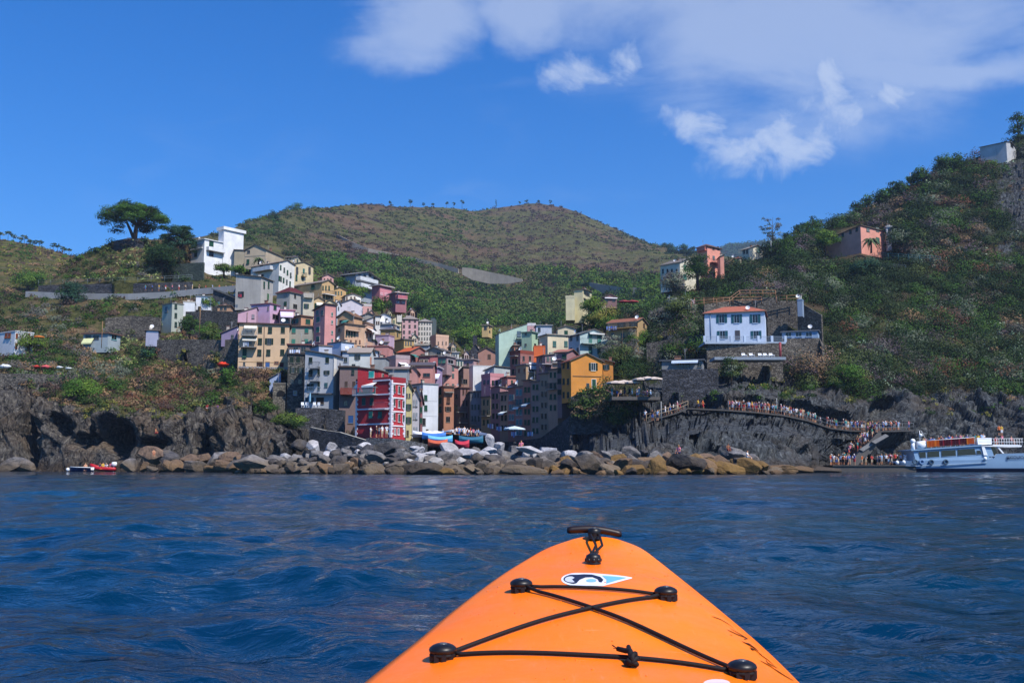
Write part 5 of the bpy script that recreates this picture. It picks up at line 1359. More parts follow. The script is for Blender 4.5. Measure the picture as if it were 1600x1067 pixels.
for (s_, b_, c_) in LAU:
    o = b_.build('laundry', plain(c_, .85), None)
    o.matrix_world = s_.inv.inverted()
    nm = s_.root.name.split('.')[0].replace('_', ' ')
    tone = 'dark red' if c_ in ('#8f3040', '#b03a4a') else ('pale' if lin(c_)[0] > .4 else 'blue')
    tag(o, '%s washing on the front of the %s' % (tone, nm), 'laundry', 'washing hung out on the house fronts')
# ------------------------------------------------------------------ walls, paths, railings
def wallstrip(name, label, pts, hgt, mat, thick=.5, cat='wall', cap=None, kind=None, group=None):
    """pts: (px, py_top, Y); a wall following the points, standing hgt metres high"""
    b = MB(); W = [P(*p) for p in pts]; n = len(W)
    F_ = []; Bk = []
    for i, p in enumerate(W):
        d_ = (W[min(i + 1, n - 1)] - W[max(i - 1, 0)]); d_.z = 0; d_.normalize()
        nrm = Vector((-d_.y, d_.x, 0))
        if nrm.y < 0: nrm = -nrm
        F_.append(p); Bk.append(p + nrm * thick)
    for i in range(n - 1):
        h0 = hgt[i] if hasattr(hgt, '__len__') else hgt; h1 = hgt[i + 1] if hasattr(hgt, '__len__') else hgt
        dz0, dz1 = Vector((0, 0, h0)), Vector((0, 0, h1))
        b.poly([F_[i] - dz0, F_[i + 1] - dz1, F_[i + 1], F_[i]]); b.poly([F_[i], F_[i + 1], Bk[i + 1], Bk[i]], 1 if cap else 0); b.poly([Bk[i + 1] - dz1, Bk[i] - dz0, Bk[i], Bk[i + 1]])
    for e in (0, -1):
        h0 = hgt[e] if hasattr(hgt, '__len__') else hgt
        dz0 = Vector((0, 0, h0)); b.poly([F_[e], Bk[e], Bk[e] - dz0, F_[e] - dz0])
    o = b.build(name, [mat, cap or mat])
    return tag(o, label, cat, group, kind) if not kind else tag(o, kind=kind)


def railing(name, label, pts, h=1.05, col='#8f9498', every=2.0, group=None, rails=(1.0, .5), r_=.025, wood=False):
    W = [P(*p) for p in pts]
    o = thing(name, label, 'railing', W[0], 0, group)
    b = MB(); off = W[0]
    for fr_ in rails: b.tube([w_ - off + Vector((0, 0, h * fr_)) for w_ in W], r_, 5)
    b.build('rail', plain(col, .6), o)
    for i in range(len(W) - 1):
        L_ = (W[i + 1] - W[i]).length; n = max(1, int(L_ / every))
        for k in range(n + (1 if i == len(W) - 2 else 0)):
            p = W[i].lerp(W[i + 1], k / n) - off
            q = MB(); q.tube([p - Vector((0, 0, .3)), p + Vector((0, 0, h))], r_ * 1.1, 5); q.build('post', plain(col, .6), o)
    return o


ST = stone(); STD = stone('dark_stonework', '#34363a', '#63646a', 2.2); STL = stone('pale_stonework', '#9a9284', '#c8bfae', .8, '#8a8276')
CONC = plaster('#8c8f92', .4); RW = plaster('#a59b8b', .6)
wallstrip('stone_terrace_wall', 'dark stone terrace wall under the tall blue grey house', [(462, 637, 166), (502, 637.5, 166), (538, 641, 165)], [9, 9, 8.4], STD)
wallstrip('harbour_wall', 'lower dark harbour wall with a pale sloping coping', [(484, 667, 158), (507, 672, 156), (530, 675, 154), (550, 681, 152), (580, 690, 150)], [7, 7, 7, 6, 5], STD, cap=plain('#a9a79f', .9))
wallstrip('quay_wall', 'grey quay wall in front of the crimson house', [(572, 684, 145), (612, 684.5, 143), (650, 690, 146), (668, 694, 150)], 5, stone('grey_quay_stone', '#4f5256', '#85868a', 2.5))
for (pp, h, lb, m, nm) in [
    ([(520, 512, 212), (440, 512, 214)], 1, '', ST, ''),
]: pass
wallstrip('road_wall', 'long grey concrete road wall running to the village', [(40, 455, 262), (110, 458, 258), (200, 459, 252), (260, 456, 250), (310, 451, 248), (368, 446, 244)], 1.6, CONC, cap=plain('#b9b7b0', .9))
wallstrip('upper_road_wall', 'shaded retaining wall standing behind the road', [(60, 446, 268), (130, 444, 264), (215, 443, 260), (300, 440, 258)], [2.6, 3, 3, 2.5], STD)
wallstrip('villa_foot_wall', 'green netted stone wall below the white modern house', [(270, 413, 272), (298, 411, 270), (318, 410, 268)], [5, 5, 5], stone('netted_stone', '#3c4a46', '#5c6a64', 2.0))
wallstrip('garden_wall', 'dry stone retaining wall left of the lilac wing', [(290, 487, 226), (330, 486, 220), (372, 487, 214)], [6, 6, 5], ST)
wallstrip('lower_garden_wall', 'tall stone wall under the garden huts', [(245, 531, 205), (300, 530, 200), (345, 531, 196), (372, 530, 194)], [4.5, 6, 7.5, 7.5], ST)
wallstrip('cliff_terrace_wall', 'rough stone wall above the left cliff', [(-5, 583, 188), (60, 584, 187), (120, 586, 187)], [3, 3, 2.6], ST)
wallstrip('hillside_wall', 'stone wall behind the garden hut', [(165, 497, 222), (205, 493, 222), (250, 496, 220)], [4.5, 5.5, 5], ST)
wallstrip('pine_terrace_wall', 'small fenced wall at the foot of the big umbrella pine', [(176, 377, 283), (196, 373, 282), (225, 372, 282)], 3, STD)
wallstrip('mountain_retaining_wall', 'big pale retaining wall of the mountain road', [(722, 418, 618), (738, 419, 616), (765, 425, 612), (795, 431, 606), (816, 436, 602)], [4.5, 7.5, 7.5, 5, 1.5], RW)
wallstrip('mountain_road_wall', 'thin pale wall climbing the mountain left of the big retaining wall', [(526, 366, 700), (550, 378, 670), (575, 388, 660), (640, 401, 650), (685, 411, 636), (716, 420, 624)], [3, 5, 4, 2.4, 2.4, 3], RW)
wallstrip('valley_retaining_wall', 'curved pale retaining wall behind the pale yellow house', [(921, 441, 520), (945, 445, 505), (975, 449, 490), (1020, 450, 480)], [2, 5, 7, 4], RW)
wallstrip('villa_stone_wall', 'high grey stone wall behind and beside the white villa', [(1198, 470, 206), (1245, 470, 204), (1283, 492, 200)], [11, 11, 8], ST)
wallstrip('villa_upper_wall', 'stone wall with a wooden rail above the villa roof', [(1100, 476, 210), (1165, 466, 212), (1215, 464, 210)], [6, 7, 7], ST)
wallstrip('villa_side_wall', 'rough stone wall sloping down on the left of the villa', [(1010, 536, 196), (1050, 530, 194), (1098, 522, 191)], [7, 8, 7], ST)
wallstrip('terrace_foot_wall', 'grey stone wall below the villa terrace', [(1104, 536, 181), (1160, 536, 180.5), (1222, 536, 180)], [7, 7, 7], ST)
wallstrip('pool_terrace_wall', 'stone wall under the blue garden building', [(1222, 529, 184), (1280, 528, 184), (1284, 540, 183)], [9, 9, 6], ST)
wallstrip('lower_cliff_wall', 'dark block wall under the low bar building', [(1034, 577, 168), (1070, 577, 167), (1122, 576, 166)], [6.5, 6.5, 6], STD)
wallstrip('restaurant_wall', 'dark sloping retaining wall with a reddish coping below the parasols', [(892, 620, 160), (915, 610, 160), (942, 607, 159), (975, 622, 157), (993, 627, 155)], [6, 7, 7, 4, 3], STD, cap=plain('#8a5a50', .9))
wallstrip('lane_foot_wall', 'dark quay wall under the row houses', [(752, 690, 205), (800, 690, 184), (845, 684, 172), (890, 650, 160)], [6, 6, 8, 12], STD)
# villa terrace slab and balustrade
tb = MB(); A0, A1 = P(1100, 535, 181), P(1226, 534, 181); tb.box(A0.x, A1.x, 180.2, 186.5, A0.z - .35, A0.z)
o = tb.build('terrace_slab', plain('#9aa8b8', .8)); o.name = 'villa_terrace'; tag(o, 'concrete terrace with balustrade in front of the white villa', 'terrace')
for i in range(7):
    x = A0.x + (A1.x - A0.x) * i / 6; q = MB(); q.box(x - .22, x + .22, 180.3, 180.7, A0.z + .002, A0.z + 1.15); q.build('pillar', plaster('#b4c4d8', .1), o)
q = MB()
n = 90
for i in range(n): x = A0.x + (A1.x - A0.x) * i / n; q.box(x - .015, x + .015, 180.45, 180.5, A0.z + .002, A0.z + 1.0)
q.box(A0.x, A1.x, 180.42, 180.53, A0.z + 1.0, A0.z + 1.05); q.build('railing', plain('#8f9cac', .5), o)
tag(o, kind='thing')
o = MB(); a_ = P(1112, 560, 176); c_ = P(1222, 558, 176); o.box(a_.x, c_.x, 173.5, 178, a_.z - .5, a_.z); o = o.build('sun_terrace', plain('#7f8a96', .85)); tag(o, 'narrow lower sun terrace with loungers under the white villa', 'terrace')
for i, x in enumerate((1163, 1175, 1189, 1197, 1206)):
    p = P(x, 559, 174.5); p.z = a_.z; b_ = thing('sun_lounger', 'white sun lounger on the lower terrace under the white villa', 'sun lounger', p, 0, 'white loungers on the lower villa terrace')
    m_ = MB(); m_.box(-.3, .3, -.9, .4, .28, .36); m_.build('seat', plain('#d8dde4'), b_); m_ = MB(); m_.poly([(-.3, .4, .32), (.3, .4, .32), (.3, .9, .85), (-.3, .9, .85)]); m_.build('backrest', plain('#d8dde4'), b_)
    m_ = MB(); [m_.box(x_ - .03, x_ + .03, y_ - .03, y_ + .03, 0, .279) for x_ in (-.27, .27) for y_ in (-.85, .35)]; m_.build('leg', plain('#b8bdc4'), b_)
pp = MB(); a0 = P(1219.5, 560, 175); pp.tube([a0, Vector((a0.x, a0.y, P(1219, 535, 175).z))], .22, 8); tag(pp.build('red_pillar', plain('#8a3a40')), 'dark red post holding up the villa terrace', 'post')
for pts, lb in (([(1080, 481, 208), (1100, 478, 208), (1140, 475, 208), (1156, 463, 210), (1172, 463, 210), (1212, 463, 210)], 'brown wooden rail climbing above the villa roof'), ([(1213, 472, 204), (1246, 471, 203)], 'brown wooden rail right of the villa roof'),
                ([(1085, 475, 211), (1190, 473, 211)], 'second wooden rail just behind the villa roof')):
    railing('wooden_railing', lb, pts, 1.3, '#8a6448', 2.0, r_=.07)
railing('hill_fence', 'teal mesh fence on the right hillside below the salmon house', [(1372, 402, 262), (1420, 405, 258), (1470, 408, 256)], 1.2, '#2c5a60', 2.5, r_=.06)
railing('hill_fence', 'lower dark rail fence under the teal one', [(1379, 418, 256), (1415, 420, 254)], 1.0, '#2f4048', 2.5, r_=.06)
railing('road_railing', 'thin metal railing along the long road wall', [(60, 444, 266), (215, 440, 259), (300, 436, 255)], 1.1, '#7f8a8c', 3.5, r_=.03)

# cliff walkway
WK = [(1010, 659, 152), (1030, 652, 153), (1058, 644, 154), (1075, 637, 155), (1138, 640, 156), (1180, 643, 158), (1225, 648, 160), (1262, 656, 162), (1298, 668, 163), (1330, 672, 163.5), (1375, 673, 164), (1428, 671.5, 166)]


def pathstrip(name, pts, width, thick, mat, kind='structure', label=None):
    W = [P(*p) for p in pts]; b = MB()
    for i in range(len(W) - 1):
        p, q = W[i], W[i + 1]; bk = Vector((0, width, 0)); dn = Vector((0, 0, thick))
        b.poly([p, q, q + bk, p + bk]); b.poly([p - dn, q - dn, q, p]); b.poly([p + bk, q + bk, q + bk - dn, p + bk - dn]); b.poly([p - dn, p + bk - dn, q + bk - dn, q - dn])
    o = b.build(name, mat); tag(o, kind=kind); return W


WKW = pathstrip('walkway_path', WK, 3.2, .22, plain('#4a4846', .9))
for i in range(7):
    a_, b_ = WK[4 + i], WK[5 + i]
    if i > 6: break
railing('walkway_railing', 'long metal railing along the crowded cliff walkway', WK[4:], 1.1, '#7f8488', 1.8, r_=.022)
railing('stair_railing', 'wooden handrail of the steps left of the cliff walkway', WK[:4], 1.1, '#8a7a64', 1.5, r_=.05)
# stairs down to the quay
STW = [(1372, 674, 162.6), (1352, 688, 161.4), (1325, 704, 160.4), (1300, 716, 159.4)]
S0, S1_ = P(1368, 676, 162.4), P(1302, 722, 159.5)
qz = P(1350, 728, 160).z
st = MB(); n = 26
for i in range(n):
    f = i / n; p = S0.lerp(Vector((P(1318, 728, 160).x, 160, qz)), f); zz = S0.z + (qz - S0.z) * f
    st.box(p.x - .5, p.x + .1, p.y - 2.2, p.y + 2.0, zz - 1.4, zz)
tag(st.build('stone_stairs', plain('#5a5856', .95)), 'steep stone stairs from the walkway to the boat quay, full of people', 'stairs')
st = MB(); g0, g1 = P(1343, 668 + 20, 160), P(1330, 727, 160)
pts = [(1384, 678), (1362, 690), (1343, 702), (1335, 716), (1329, 728)]
for i in range(len(pts) - 1):
    p, q = P(*pts[i], 159.3), P(*pts[i + 1], 158.6); p2, q2 = P(pts[i][0] + 5, pts[i][1] + 3, 159.3), P(pts[i + 1][0] + 6, pts[i + 1][1] + 3, 158.6)
    st.poly([p, p2, q2, q]); bk = Vector((0, .5, 0)); st.poly([p + bk, q + bk, q2 + bk, p2 + bk]); st.poly([p, q, q + bk, p + bk]); st.poly([p2, p2 + bk, q2 + bk, q2])
tag(st.build('stair_parapet', plain('#6f6f70', .95)), 'curved grey parapet beside the stone stairs', 'parapet')
q = MB(); a_, b_ = P(1296, 728, 157), P(1425, 728, 157); q.box(a_.x, b_.x, 155.4, 163, -1.5, a_.z); q.box(a_.x - .1, b_.x, 155.2, 163, a_.z + .002, a_.z + .15)
QZ = a_.z + .15
o = q.build('quay', plain('#4c4a49', .95)); tag(o, kind='structure')
# harbour square
q = MB(); sq = [P(640, 690, 156), P(700, 690, 150), P(760, 688, 170), P(757, 684, 206), P(735, 681, 228), P(685, 681, 216), P(655, 684, 186)]
zc = P(700, 686, 180).z
q.poly([(p.x, p.y, zc) for p in sq]); tag(q.build('harbour_pavement', plain('#6a6562', .95)), kind='structure')
SQZ = zc


# ------------------------------------------------------------------ parasols
def parasol(px, py, Y, r_, h, col, label, group=None, name='parasol', flat=.22, ztop=None):
    top = P(px, py, Y); o = thing(name, label, 'parasol', (top.x, top.y, top.z - h), rnd.random() * 6, group)
    c = MB(); n = 8; ri = [(0.02, h), (r_ * .5, h - r_ * flat * .45), (r_, h - r_ * flat)]
    for k in range(n):
        a0, a1 = 2 * math.pi * k / n, 2 * math.pi * (k + 1) / n
        for j in range(2):
            p = [(ri[j][0] * math.cos(a0), ri[j][0] * math.sin(a0), ri[j][1]), (ri[j + 1][0] * math.cos(a0), ri[j + 1][0] * math.sin(a0), ri[j + 1][1]), (ri[j + 1][0] * math.cos(a1), ri[j + 1][0] * math.sin(a1), ri[j + 1][1]), (ri[j][0] * math.cos(a1), ri[j][0] * math.sin(a1), ri[j][1])]
            c.poly(p); c.poly([(x, y, z - .03) for x, y, z in p[::-1]])
        p0 = (r_ * math.cos(a0), r_ * math.sin(a0), ri[2][1]); p1 = (r_ * math.cos(a1), r_ * math.sin(a1), ri[2][1]); c.poly([p0, p1, (p1[0], p1[1], p1[2] - .2), (p0[0], p0[1], p0[2] - .2)])
    c.build('canopy', plain(col, .85), o); m_ = MB(); m_.tube([(0, 0, 0), (0, 0, h - .02)], .035, 6); m_.build('pole', plain('#6a5a48'), o)
    m_ = MB(); m_.lathe([(.01, 0), (.3, 0), (.3, .08), (.05, .1)], seg=10); m_.build('base', plain('#5a5a5a'), o)
    return o


for i, (x, y, Y, r_) in enumerate([(962, 594.5, 153, 1.5), (975, 593.5, 154, 1.6), (988, 594, 153, 1.5), (1001, 589.5, 152, 1.3), (1012, 588, 152, 1.4), (1022, 588.5, 151, 1.3)]):
    parasol(x, y, Y, r_, 2.6, '#cdbcae', ('%s off white parasol from the left on the rock terrace right of the orange house' % ('leftmost', 'second', 'third', 'fourth', 'fifth', 'last')[i]), 'off white restaurant parasols on the rock')
q = MB(); a_, b_ = P(955, 612, 153), P(1030, 612, 153); tz = P(980, 594, 153).z - 2.6; q.box(a_.x, b_.x, 152, 158, tz - .5, tz); tag(q.build('restaurant_terrace', plain('#5a5652', .95)), 'rock terrace of the restaurant under the off white parasols', 'terrace')
for i, (x, y, Y, c, rr) in enumerate([(670, 672.5, 172, '#dcdcdc', 1.7), (681, 672.5, 174, '#dcdcdc', 1.7), (711, 670, 184, '#8f9cb4', 2.2), (720, 669, 182, '#d5dae2', 2.4), (729, 671, 186, '#8494b0', 2.2), (742, 673, 190, '#5a6a88', 2.0), (751, 675, 186, '#5a6a88', 2.0), (804, 665.5, 160, '#c9d8dc', 1.8)]):
    parasol(x, y, Y, rr, 2.7, c, ('left white parasol by the white tower house', 'right white parasol by the white tower house', 'blue grey parasol left of the white one on the square', 'large white parasol in the middle of the square', 'blue grey parasol right of the white one on the square', 'dark blue parasol in the shade at the row houses', 'dark blue parasol nearest the olive row house', 'pale open parasol below the rust row house')[i], 'cafe parasols on the harbour square')
parasol(61, 524, 196, 1.0, 2.0, '#c8702c', 'orange parasol beside the white house at the left edge')
for i, x in enumerate((975, 988)): parasol(x, 469, 282, 1.8, 2.4, '#b04a50', ('left', 'right')[i] + ' red parasol on the hill garden terrace', 'red garden parasols')


# ------------------------------------------------------------------ trees
def tree(name, label, px, py, Y, h, r_, kind='round', pal=('green', 'dark'), seed=0, leaf=None, group=None, cat='tree', lean=0, dens=1.0):
    base = P(px, py, Y); rng = np.random.default_rng(seed * 7 + int(px))
    o = thing(name, label, cat, base, 0, group)
    leaf = leaf or max(.14, 1.25 * Y / 1000)
    t_ = MB(); cs = []; rs = []
    if kind == 'umbrella':
        th_ = h * .40
        t_.tube([(0, 0, -1), (lean * .2, 0, th_ * .5), (lean * .4, 0, th_)], [r_ * .085, r_ * .07, r_ * .06], 8)
        t_.tube([(0, 0, -.5), (-r_ * .12, .2, th_ * .5), (-r_ * .25, 0, th_ * 1.1)], [r_ * .05, r_ * .045, r_ * .035], 7)
        nb = 11
        for i in range(nb):
            a = 2 * math.pi * i / nb + rng.random() * .4; q = r_ * (.55 + .35 * rng.random())
            zz = h * (.66 + .08 * rng.random())
            t_.tube([(lean * .4, 0, th_ * .9), (lean * .4 + math.cos(a) * q * .45, math.sin(a) * q * .45, th_ + (zz - th_) * .55), (math.cos(a) * q, math.sin(a) * q, zz)], [r_ * .035, r_ * .022, r_ * .012], 6)
        for i in range(95):
            a = rng.random() * 6.283; q = r_ * math.sqrt(rng.random()) * .92
            zz = h * (.90 - .34 * (q / r_) ** 2.4) - h * .30 * rng.random() * (.3 + q / r_)
            cs.append((math.cos(a) * q, math.sin(a) * q, zz)); rs.append(r_ * (.17 + .09 * rng.random()))
        flat = .6
    elif kind == 'sparse':
        t_.tube([(0, 0, -1), (0, 0, h * .5), (.2, 0, h * .95)], [.16, .12, .03], 6)
        for i in range(16):
            a = rng.random() * 6.28; z0 = h * (.3 + .5 * rng.random()); q = r_ * (.5 + .5 * rng.random())
            e = (math.cos(a) * q, math.sin(a) * q, z0 + h * .25 * rng.random()); t_.tube([(0, 0, z0 - h * .1), e], [.07, .02], 5)
            for _ in range(2): cs.append(tuple(np.array(e) * (.7 + .3 * rng.random()))); rs.append(r_ * (.16 + .14 * rng.random()))
        flat = .6
    elif kind == 'pine':
        t_.tube([(0, 0, -1), (lean, 0, h * .9)], [max(.12, h * .025), .05], 6)
        for i in range(9):
            a = rng.random() * 6.28; q = r_ * .6 * rng.random() ** .5; cs.append((lean * .8 + math.cos(a) * q, math.sin(a) * q, h * (.62 + .32 * rng.random()))); rs.append(r_ * (.35 + .2 * rng.random()))
        flat = .6
    elif kind == 'cypress':
        t_.tube([(0, 0, -1), (0, 0, h * .8)], [.15, .05], 6)
        for i in range(9): cs.append((0, 0, h * (.12 + .82 * i / 8))); rs.append(r_ * math.sin(math.pi * (.18 + .76 * i / 8)) + .05)
        flat = 1.0
    else:
        t_.tube([(0, 0, -2.5), (lean * .3, 0, h * .35), (lean * .5, 0, h * .6)], [r_ * .09, r_ * .07, r_ * .04], 7)
        for i in range(7):
            a = 2 * math.pi * i / 7 + rng.random(); q = r_ * .6; t_.tube([(0, 0, h * .25), (math.cos(a) * q * .5, math.sin(a) * q * .5, h * .5), (math.cos(a) * q, math.sin(a) * q, h * .68)], [r_ * .04, r_ * .03, r_ * .015], 5)
        for i in range(26):
            v_ = rng.normal(size=3); v_ /= np.linalg.norm(v_); q = rng.random() ** .4
            cs.append((v_[0] * r_ * .72 * q, v_[1] * r_ * .72 * q, h * (.42 if h > 3 else .15) + v_[2] * h * .42 * q)); rs.append(r_ * (.28 + .18 * rng.random()))
        flat = .85
    t_.build('trunk', bark(), o)
    cs = np.array(cs, float); rs = np.array(rs, float); names = list(pal)
    cols = np.array([PAL[names[rng.integers(len(names))]] for _ in rs]) * (.75 + .5 * rng.random((len(rs), 1)))
    V, C = bush_cloud(cs, rs, cols, np.full(len(rs), leaf), rng, flat, dens, .6)
    build_leaves('crown', V, C, o)
    return o


PAL['pine'] = lin('#33501c'); PAL['pined'] = lin('#22391a')
tree('umbrella_pine', 'huge umbrella pine standing alone on the left headland', 210, 374, 282, 11.0, 9.4, 'umbrella', ('pine', 'pine', 'pined', 'green'), 3, .3, lean=1.2, dens=1.5)
tree('umbrella_pine', 'smaller umbrella pine just left of the white modern house', 279, 410, 275, 11.2, 5.4, 'umbrella', ('pined', 'dark', 'blueg'), 5, .3, dens=1.5)
tree('bare_topped_tree', 'tall airy blue green tree on the right skyline', 1208, 392, 325, 12, 4.2, 'sparse', ('blueg', 'sage', 'grey'), 2, .32)
tree('skyline_tree', 'dark round tree right of the airy skyline tree', 1231, 382, 322, 4.5, 2.6, 'round', ('pined', 'blueg'), 2)
for i, (x, y, h, r_) in enumerate([(0, 372, 3.2, 2.6), (12, 375, 5.2, 2.4), (20, 377, 4, 2), (30, 379, 3.2, 1.8), (38, 381, 5, 2.2), (47, 384, 4, 2), (54, 386, 4, 2), (61, 387.5, 4.6, 2.2), (83, 391, 4.2, 2), (89, 392, 4.2, 2), (96, 394, 3.4, 1.6), (101, 395, 3, 1.6), (107, 396, 3, 1.6)]):
    tree('ridge_pine', 'small pine on the ridge of the dry left hill', x, y + 4, 498, h + 1, r_, 'pine', ('blueg', 'pined', 'sage'), i, .55, 'pines along the ridge of the left hill', lean=rnd.uniform(-.5, .5))
for i, (x, y, Y, h, r_) in enumerate([(609, 322, 960, 5, 3), (641, 323, 1000, 9, 4), (698, 323, 1050, 6, 3.4), (709, 323, 1060, 5, 3), (722, 322.5, 1070, 9, 4.4), (775, 325, 1115, 12, 1.6), (812, 320, 1140, 5, 2.4), (822, 319, 1145, 6, 3.6), (842, 319.5, 1148, 6, 3), (860, 321, 1145, 8, 3), (662, 323, 1015, 4, 3), (676, 323, 1030, 4, 3)]):
    tree('ridge_tree', 'lone wind bent tree on the crest of the main mountain', x, y + 4, Y, h * .8 + 3.5, r_ * .7, 'pine' if i != 5 else 'cypress', ('blueg', 'pined'), i, .95, 'trees along the crest of the main mountain')
for i, (x, y, Y, h, r_) in enumerate([(448, 340, 735, 10, 6), (462, 338, 750, 14, 8), (428, 341, 710, 8, 5), (490, 333, 800, 8, 6)]):
    tree('ridge_tree', 'broad leaved tree on the left shoulder of the mountain above the village', x, y + 4, Y, h, r_, 'round', ('blueg', 'green', 'dark'), i, .8, 'trees on the left shoulder of the mountain')
for i, (x, y, Y, h, r_) in enumerate([(1042, 396, 940, 14, 9), (1053, 399, 930, 12, 8), (1069, 400, 920, 14, 9), (1080, 402, 900, 12, 8), (1022, 388, 990, 8, 6)]):
    tree('saddle_tree', 'dark tree in the saddle behind the large cream house', x, y + 3, Y, h, r_, 'round', ('blueg', 'pined'), i, 1.1, 'trees in the saddle behind the cream house')
for i, (x, y, Y, h, r_) in enumerate([(1276, 362, 320, 5, 3.5), (1262, 366, 320, 5, 3.4), (1250, 371, 322, 4, 3), (1247, 366, 322, 3.4, 1.8), (1376, 316, 328, 5, 3.4), (1398, 305, 328, 5, 3), (1409, 303, 328, 4.5, 3), (1443, 286, 330, 7, 4), (1428, 291, 330, 5, 3), (1475, 268, 330, 6, 4.5), (1492, 262, 330, 5, 4), (1592, 214, 332, 9, 4), (1340, 334, 325, 4, 3), (1357, 326, 326, 5, 3)]):
    tree('headland_tree', 'windswept green tree on the skyline of the right headland', x, y + 4, Y - 4, h + 1.5, r_, 'round', ('dark', 'green', 'blueg'), i, .42, 'trees along the skyline of the right headland')
tr_list = [
    ('garden_tree', 'olive green tree covering the foot of the white modern house', 350, 421, 268, 2.0, 3.2, ('olive', 'green'), 'round'),
    ('garden_tree', 'bright green bush tree right of the white modern house', 374, 423, 262, 1.6, 2.4, ('bright', 'green'), 'round'),
    ('dark_tree', 'large dark tree left of the netted wall', 252, 425, 266, 8, 6.5, ('dark', 'pined'), 'round'),
    ('garden_tree', 'dense green tree between the villas in the middle of the slope', 597, 488, 272, 5, 3.6, ('green', 'dark', 'bright'), 'round'),
    ('garden_tree', 'green tree left of the stepped villa', 530, 462, 292, 6, 4, ('green', 'dark'), 'round'),
    ('garden_tree', 'green tree at the foot of the stepped villa', 557, 476, 286, 6, 4.4, ('bright', 'green'), 'round'),
    ('garden_tree', 'round green tree right of the crimson wing', 650, 490, 332, 6, 4.5, ('green', 'dark'), 'round'),
    ('garden_tree', 'bright round tree beside the peach terrace block', 724, 540, 340, 7, 5.5, ('bright', 'green'), 'round'),
    ('garden_tree', 'green tree in front of the upper lane', 747, 530, 350, 6, 6, ('green', 'bright'), 'round'),
    ('orange_tree', 'glossy dark tree below the coral tower house', 1090, 440, 284, 9, 5.6, ('dark', 'green'), 'round'),
    ('olive_tree', 'grey green olive tree in front of the large cream house', 1052, 455, 285, 7, 4.6, ('sage', 'grey'), 'round'),
    ('olive_tree', 'grey olive tree before the pale pink ruin', 1064, 503, 205, 6, 4.4, ('sage', 'olive'), 'round'),
    ('olive_tree', 'second olive tree left of the pale pink ruin', 1036, 510, 208, 5, 3.6, ('sage', 'grey'), 'round'),
    ('lemon_tree', 'bright green tree below the cream low house', 932, 494, 246, 5.4, 4.2, ('bright', 'green'), 'round'),
    ('lemon_tree', 'yellowish green bushy tree behind the aqua house', 945, 512, 226, 5.6, 4.4, ('bright', 'yellow', 'green'), 'round'),
    ('lemon_tree', 'dark green tree behind the aqua house roof', 928, 514, 228, 4.5, 3.6, ('dark', 'green'), 'round'),
    ('bare_tree', 'grey half bare tree right of the mustard house', 972, 580, 182, 8, 4.5, ('grey', 'sage'), 'sparse'),
    ('dark_tree', 'dark tree filling the slope right of the orange house', 966, 592, 176, 7, 3.6, ('dark', 'olive'), 'round'),
    ('garden_tree', 'green tree below the mustard house gable', 1000, 545, 200, 4, 3.6, ('green', 'bright'), 'round'),
    ('ivy_tree', 'dense ivy covered tree in the cliff gap under the sand building', 357, 612, 178, 5, 2.2, ('green', 'dark'), 'round'),
    ('fig_tree', 'green tree under the greenish grey house', 296, 522, 208, 4.6, 2.6, ('green', 'dark'), 'round'),
    ('fig_tree', 'green hedge like tree above the tall garden wall', 325, 528, 203, 3.4, 3, ('green', 'olive'), 'round'),
    ('fig_tree', 'young tree in front of the tiny white house', 327, 482, 230, 3.2, 1.9, ('bright', 'green'), 'round'),
    ('fig_tree', 'bushy tree in front of the white house at the left edge', 44, 552, 200, 4.6, 3.6, ('bright', 'olive'), 'round'),
    ('round_tree', 'vivid green bushy tree on the dry slope at far left', 44, 448, 300, 5, 6.2, ('bright', 'green'), 'round'),
    ('grey_tree', 'dusty grey tree right of the long road wall start', 110, 474, 250, 6, 4.4, ('dark', 'blueg'), 'round'),
    ('roundel_tree', 'dark tree left of the salmon house', 1290, 388, 280, 5, 5, ('green', 'bright'), 'round'),
    ('grey_tree', 'grey leaved tree right of the salmon house', 1405, 392, 275, 6, 5.5, ('sage', 'dark'), 'round'),
    ('shade_tree', 'broad dark tree on the slope under the salmon house', 1345, 436, 250, 5, 5.5, ('dark', 'blueg'), 'round'),
    ('cactus_clump', 'tall pale green cactus clump under the left end of the villa', 1143, 598, 166, 5, 2.6, ('sage', 'olive', 'dark'), 'round'),
    ('bush_tree', 'green overhanging tree on the cliff above the stairs', 1325, 612, 176, 5, 4, ('green', 'olive'), 'round'),
    ('cliff_bush', 'bushy green shrub at the top of the harbour rocks left of the stone walls', 452, 664, 156, 2.4, 3.0, ('bright', 'olive', 'dark'), 'round'),
    ('cliff_bush', 'dry olive shrub under the left corner of the sand coloured building', 384, 588, 182, 2.2, 2.6, ('dry', 'olive', 'brown'), 'round'),
    ('cliff_bush', 'dry brown shrub under the middle of the sand coloured building', 408, 590, 182, 2.4, 2.8, ('dry', 'brown', 'olive'), 'round'),
    ('cliff_bush', 'olive shrub under the right corner of the sand coloured building', 433, 589, 180, 2.2, 2.6, ('olive', 'dry', 'dark'), 'round'),
    ('cliff_bush', 'dark green shrub hanging over the cliff notch', 415, 652, 162, 3.2, 2.4, ('green', 'dark'), 'round'),
    ('reed_clump', 'vivid green reed clump on the left cliff edge', 130, 622, 176, 3.4, 4, ('green', 'bright'), 'round'),
    ('reed_clump', 'bluish green reed clump left of the thin pole', 232, 556, 196, 3, 2, ('blueg', 'green'), 'round'),
]
for i, (nm, lb, x, y, Y, h, r_, pl_, kd) in enumerate(tr_list):
    tree(nm, lb, x, y, Y, h, r_, kd, pl_, i + 20, None, cat='tree' if 'bush' not in nm and 'clump' not in nm else 'shrub', dens=1.1)


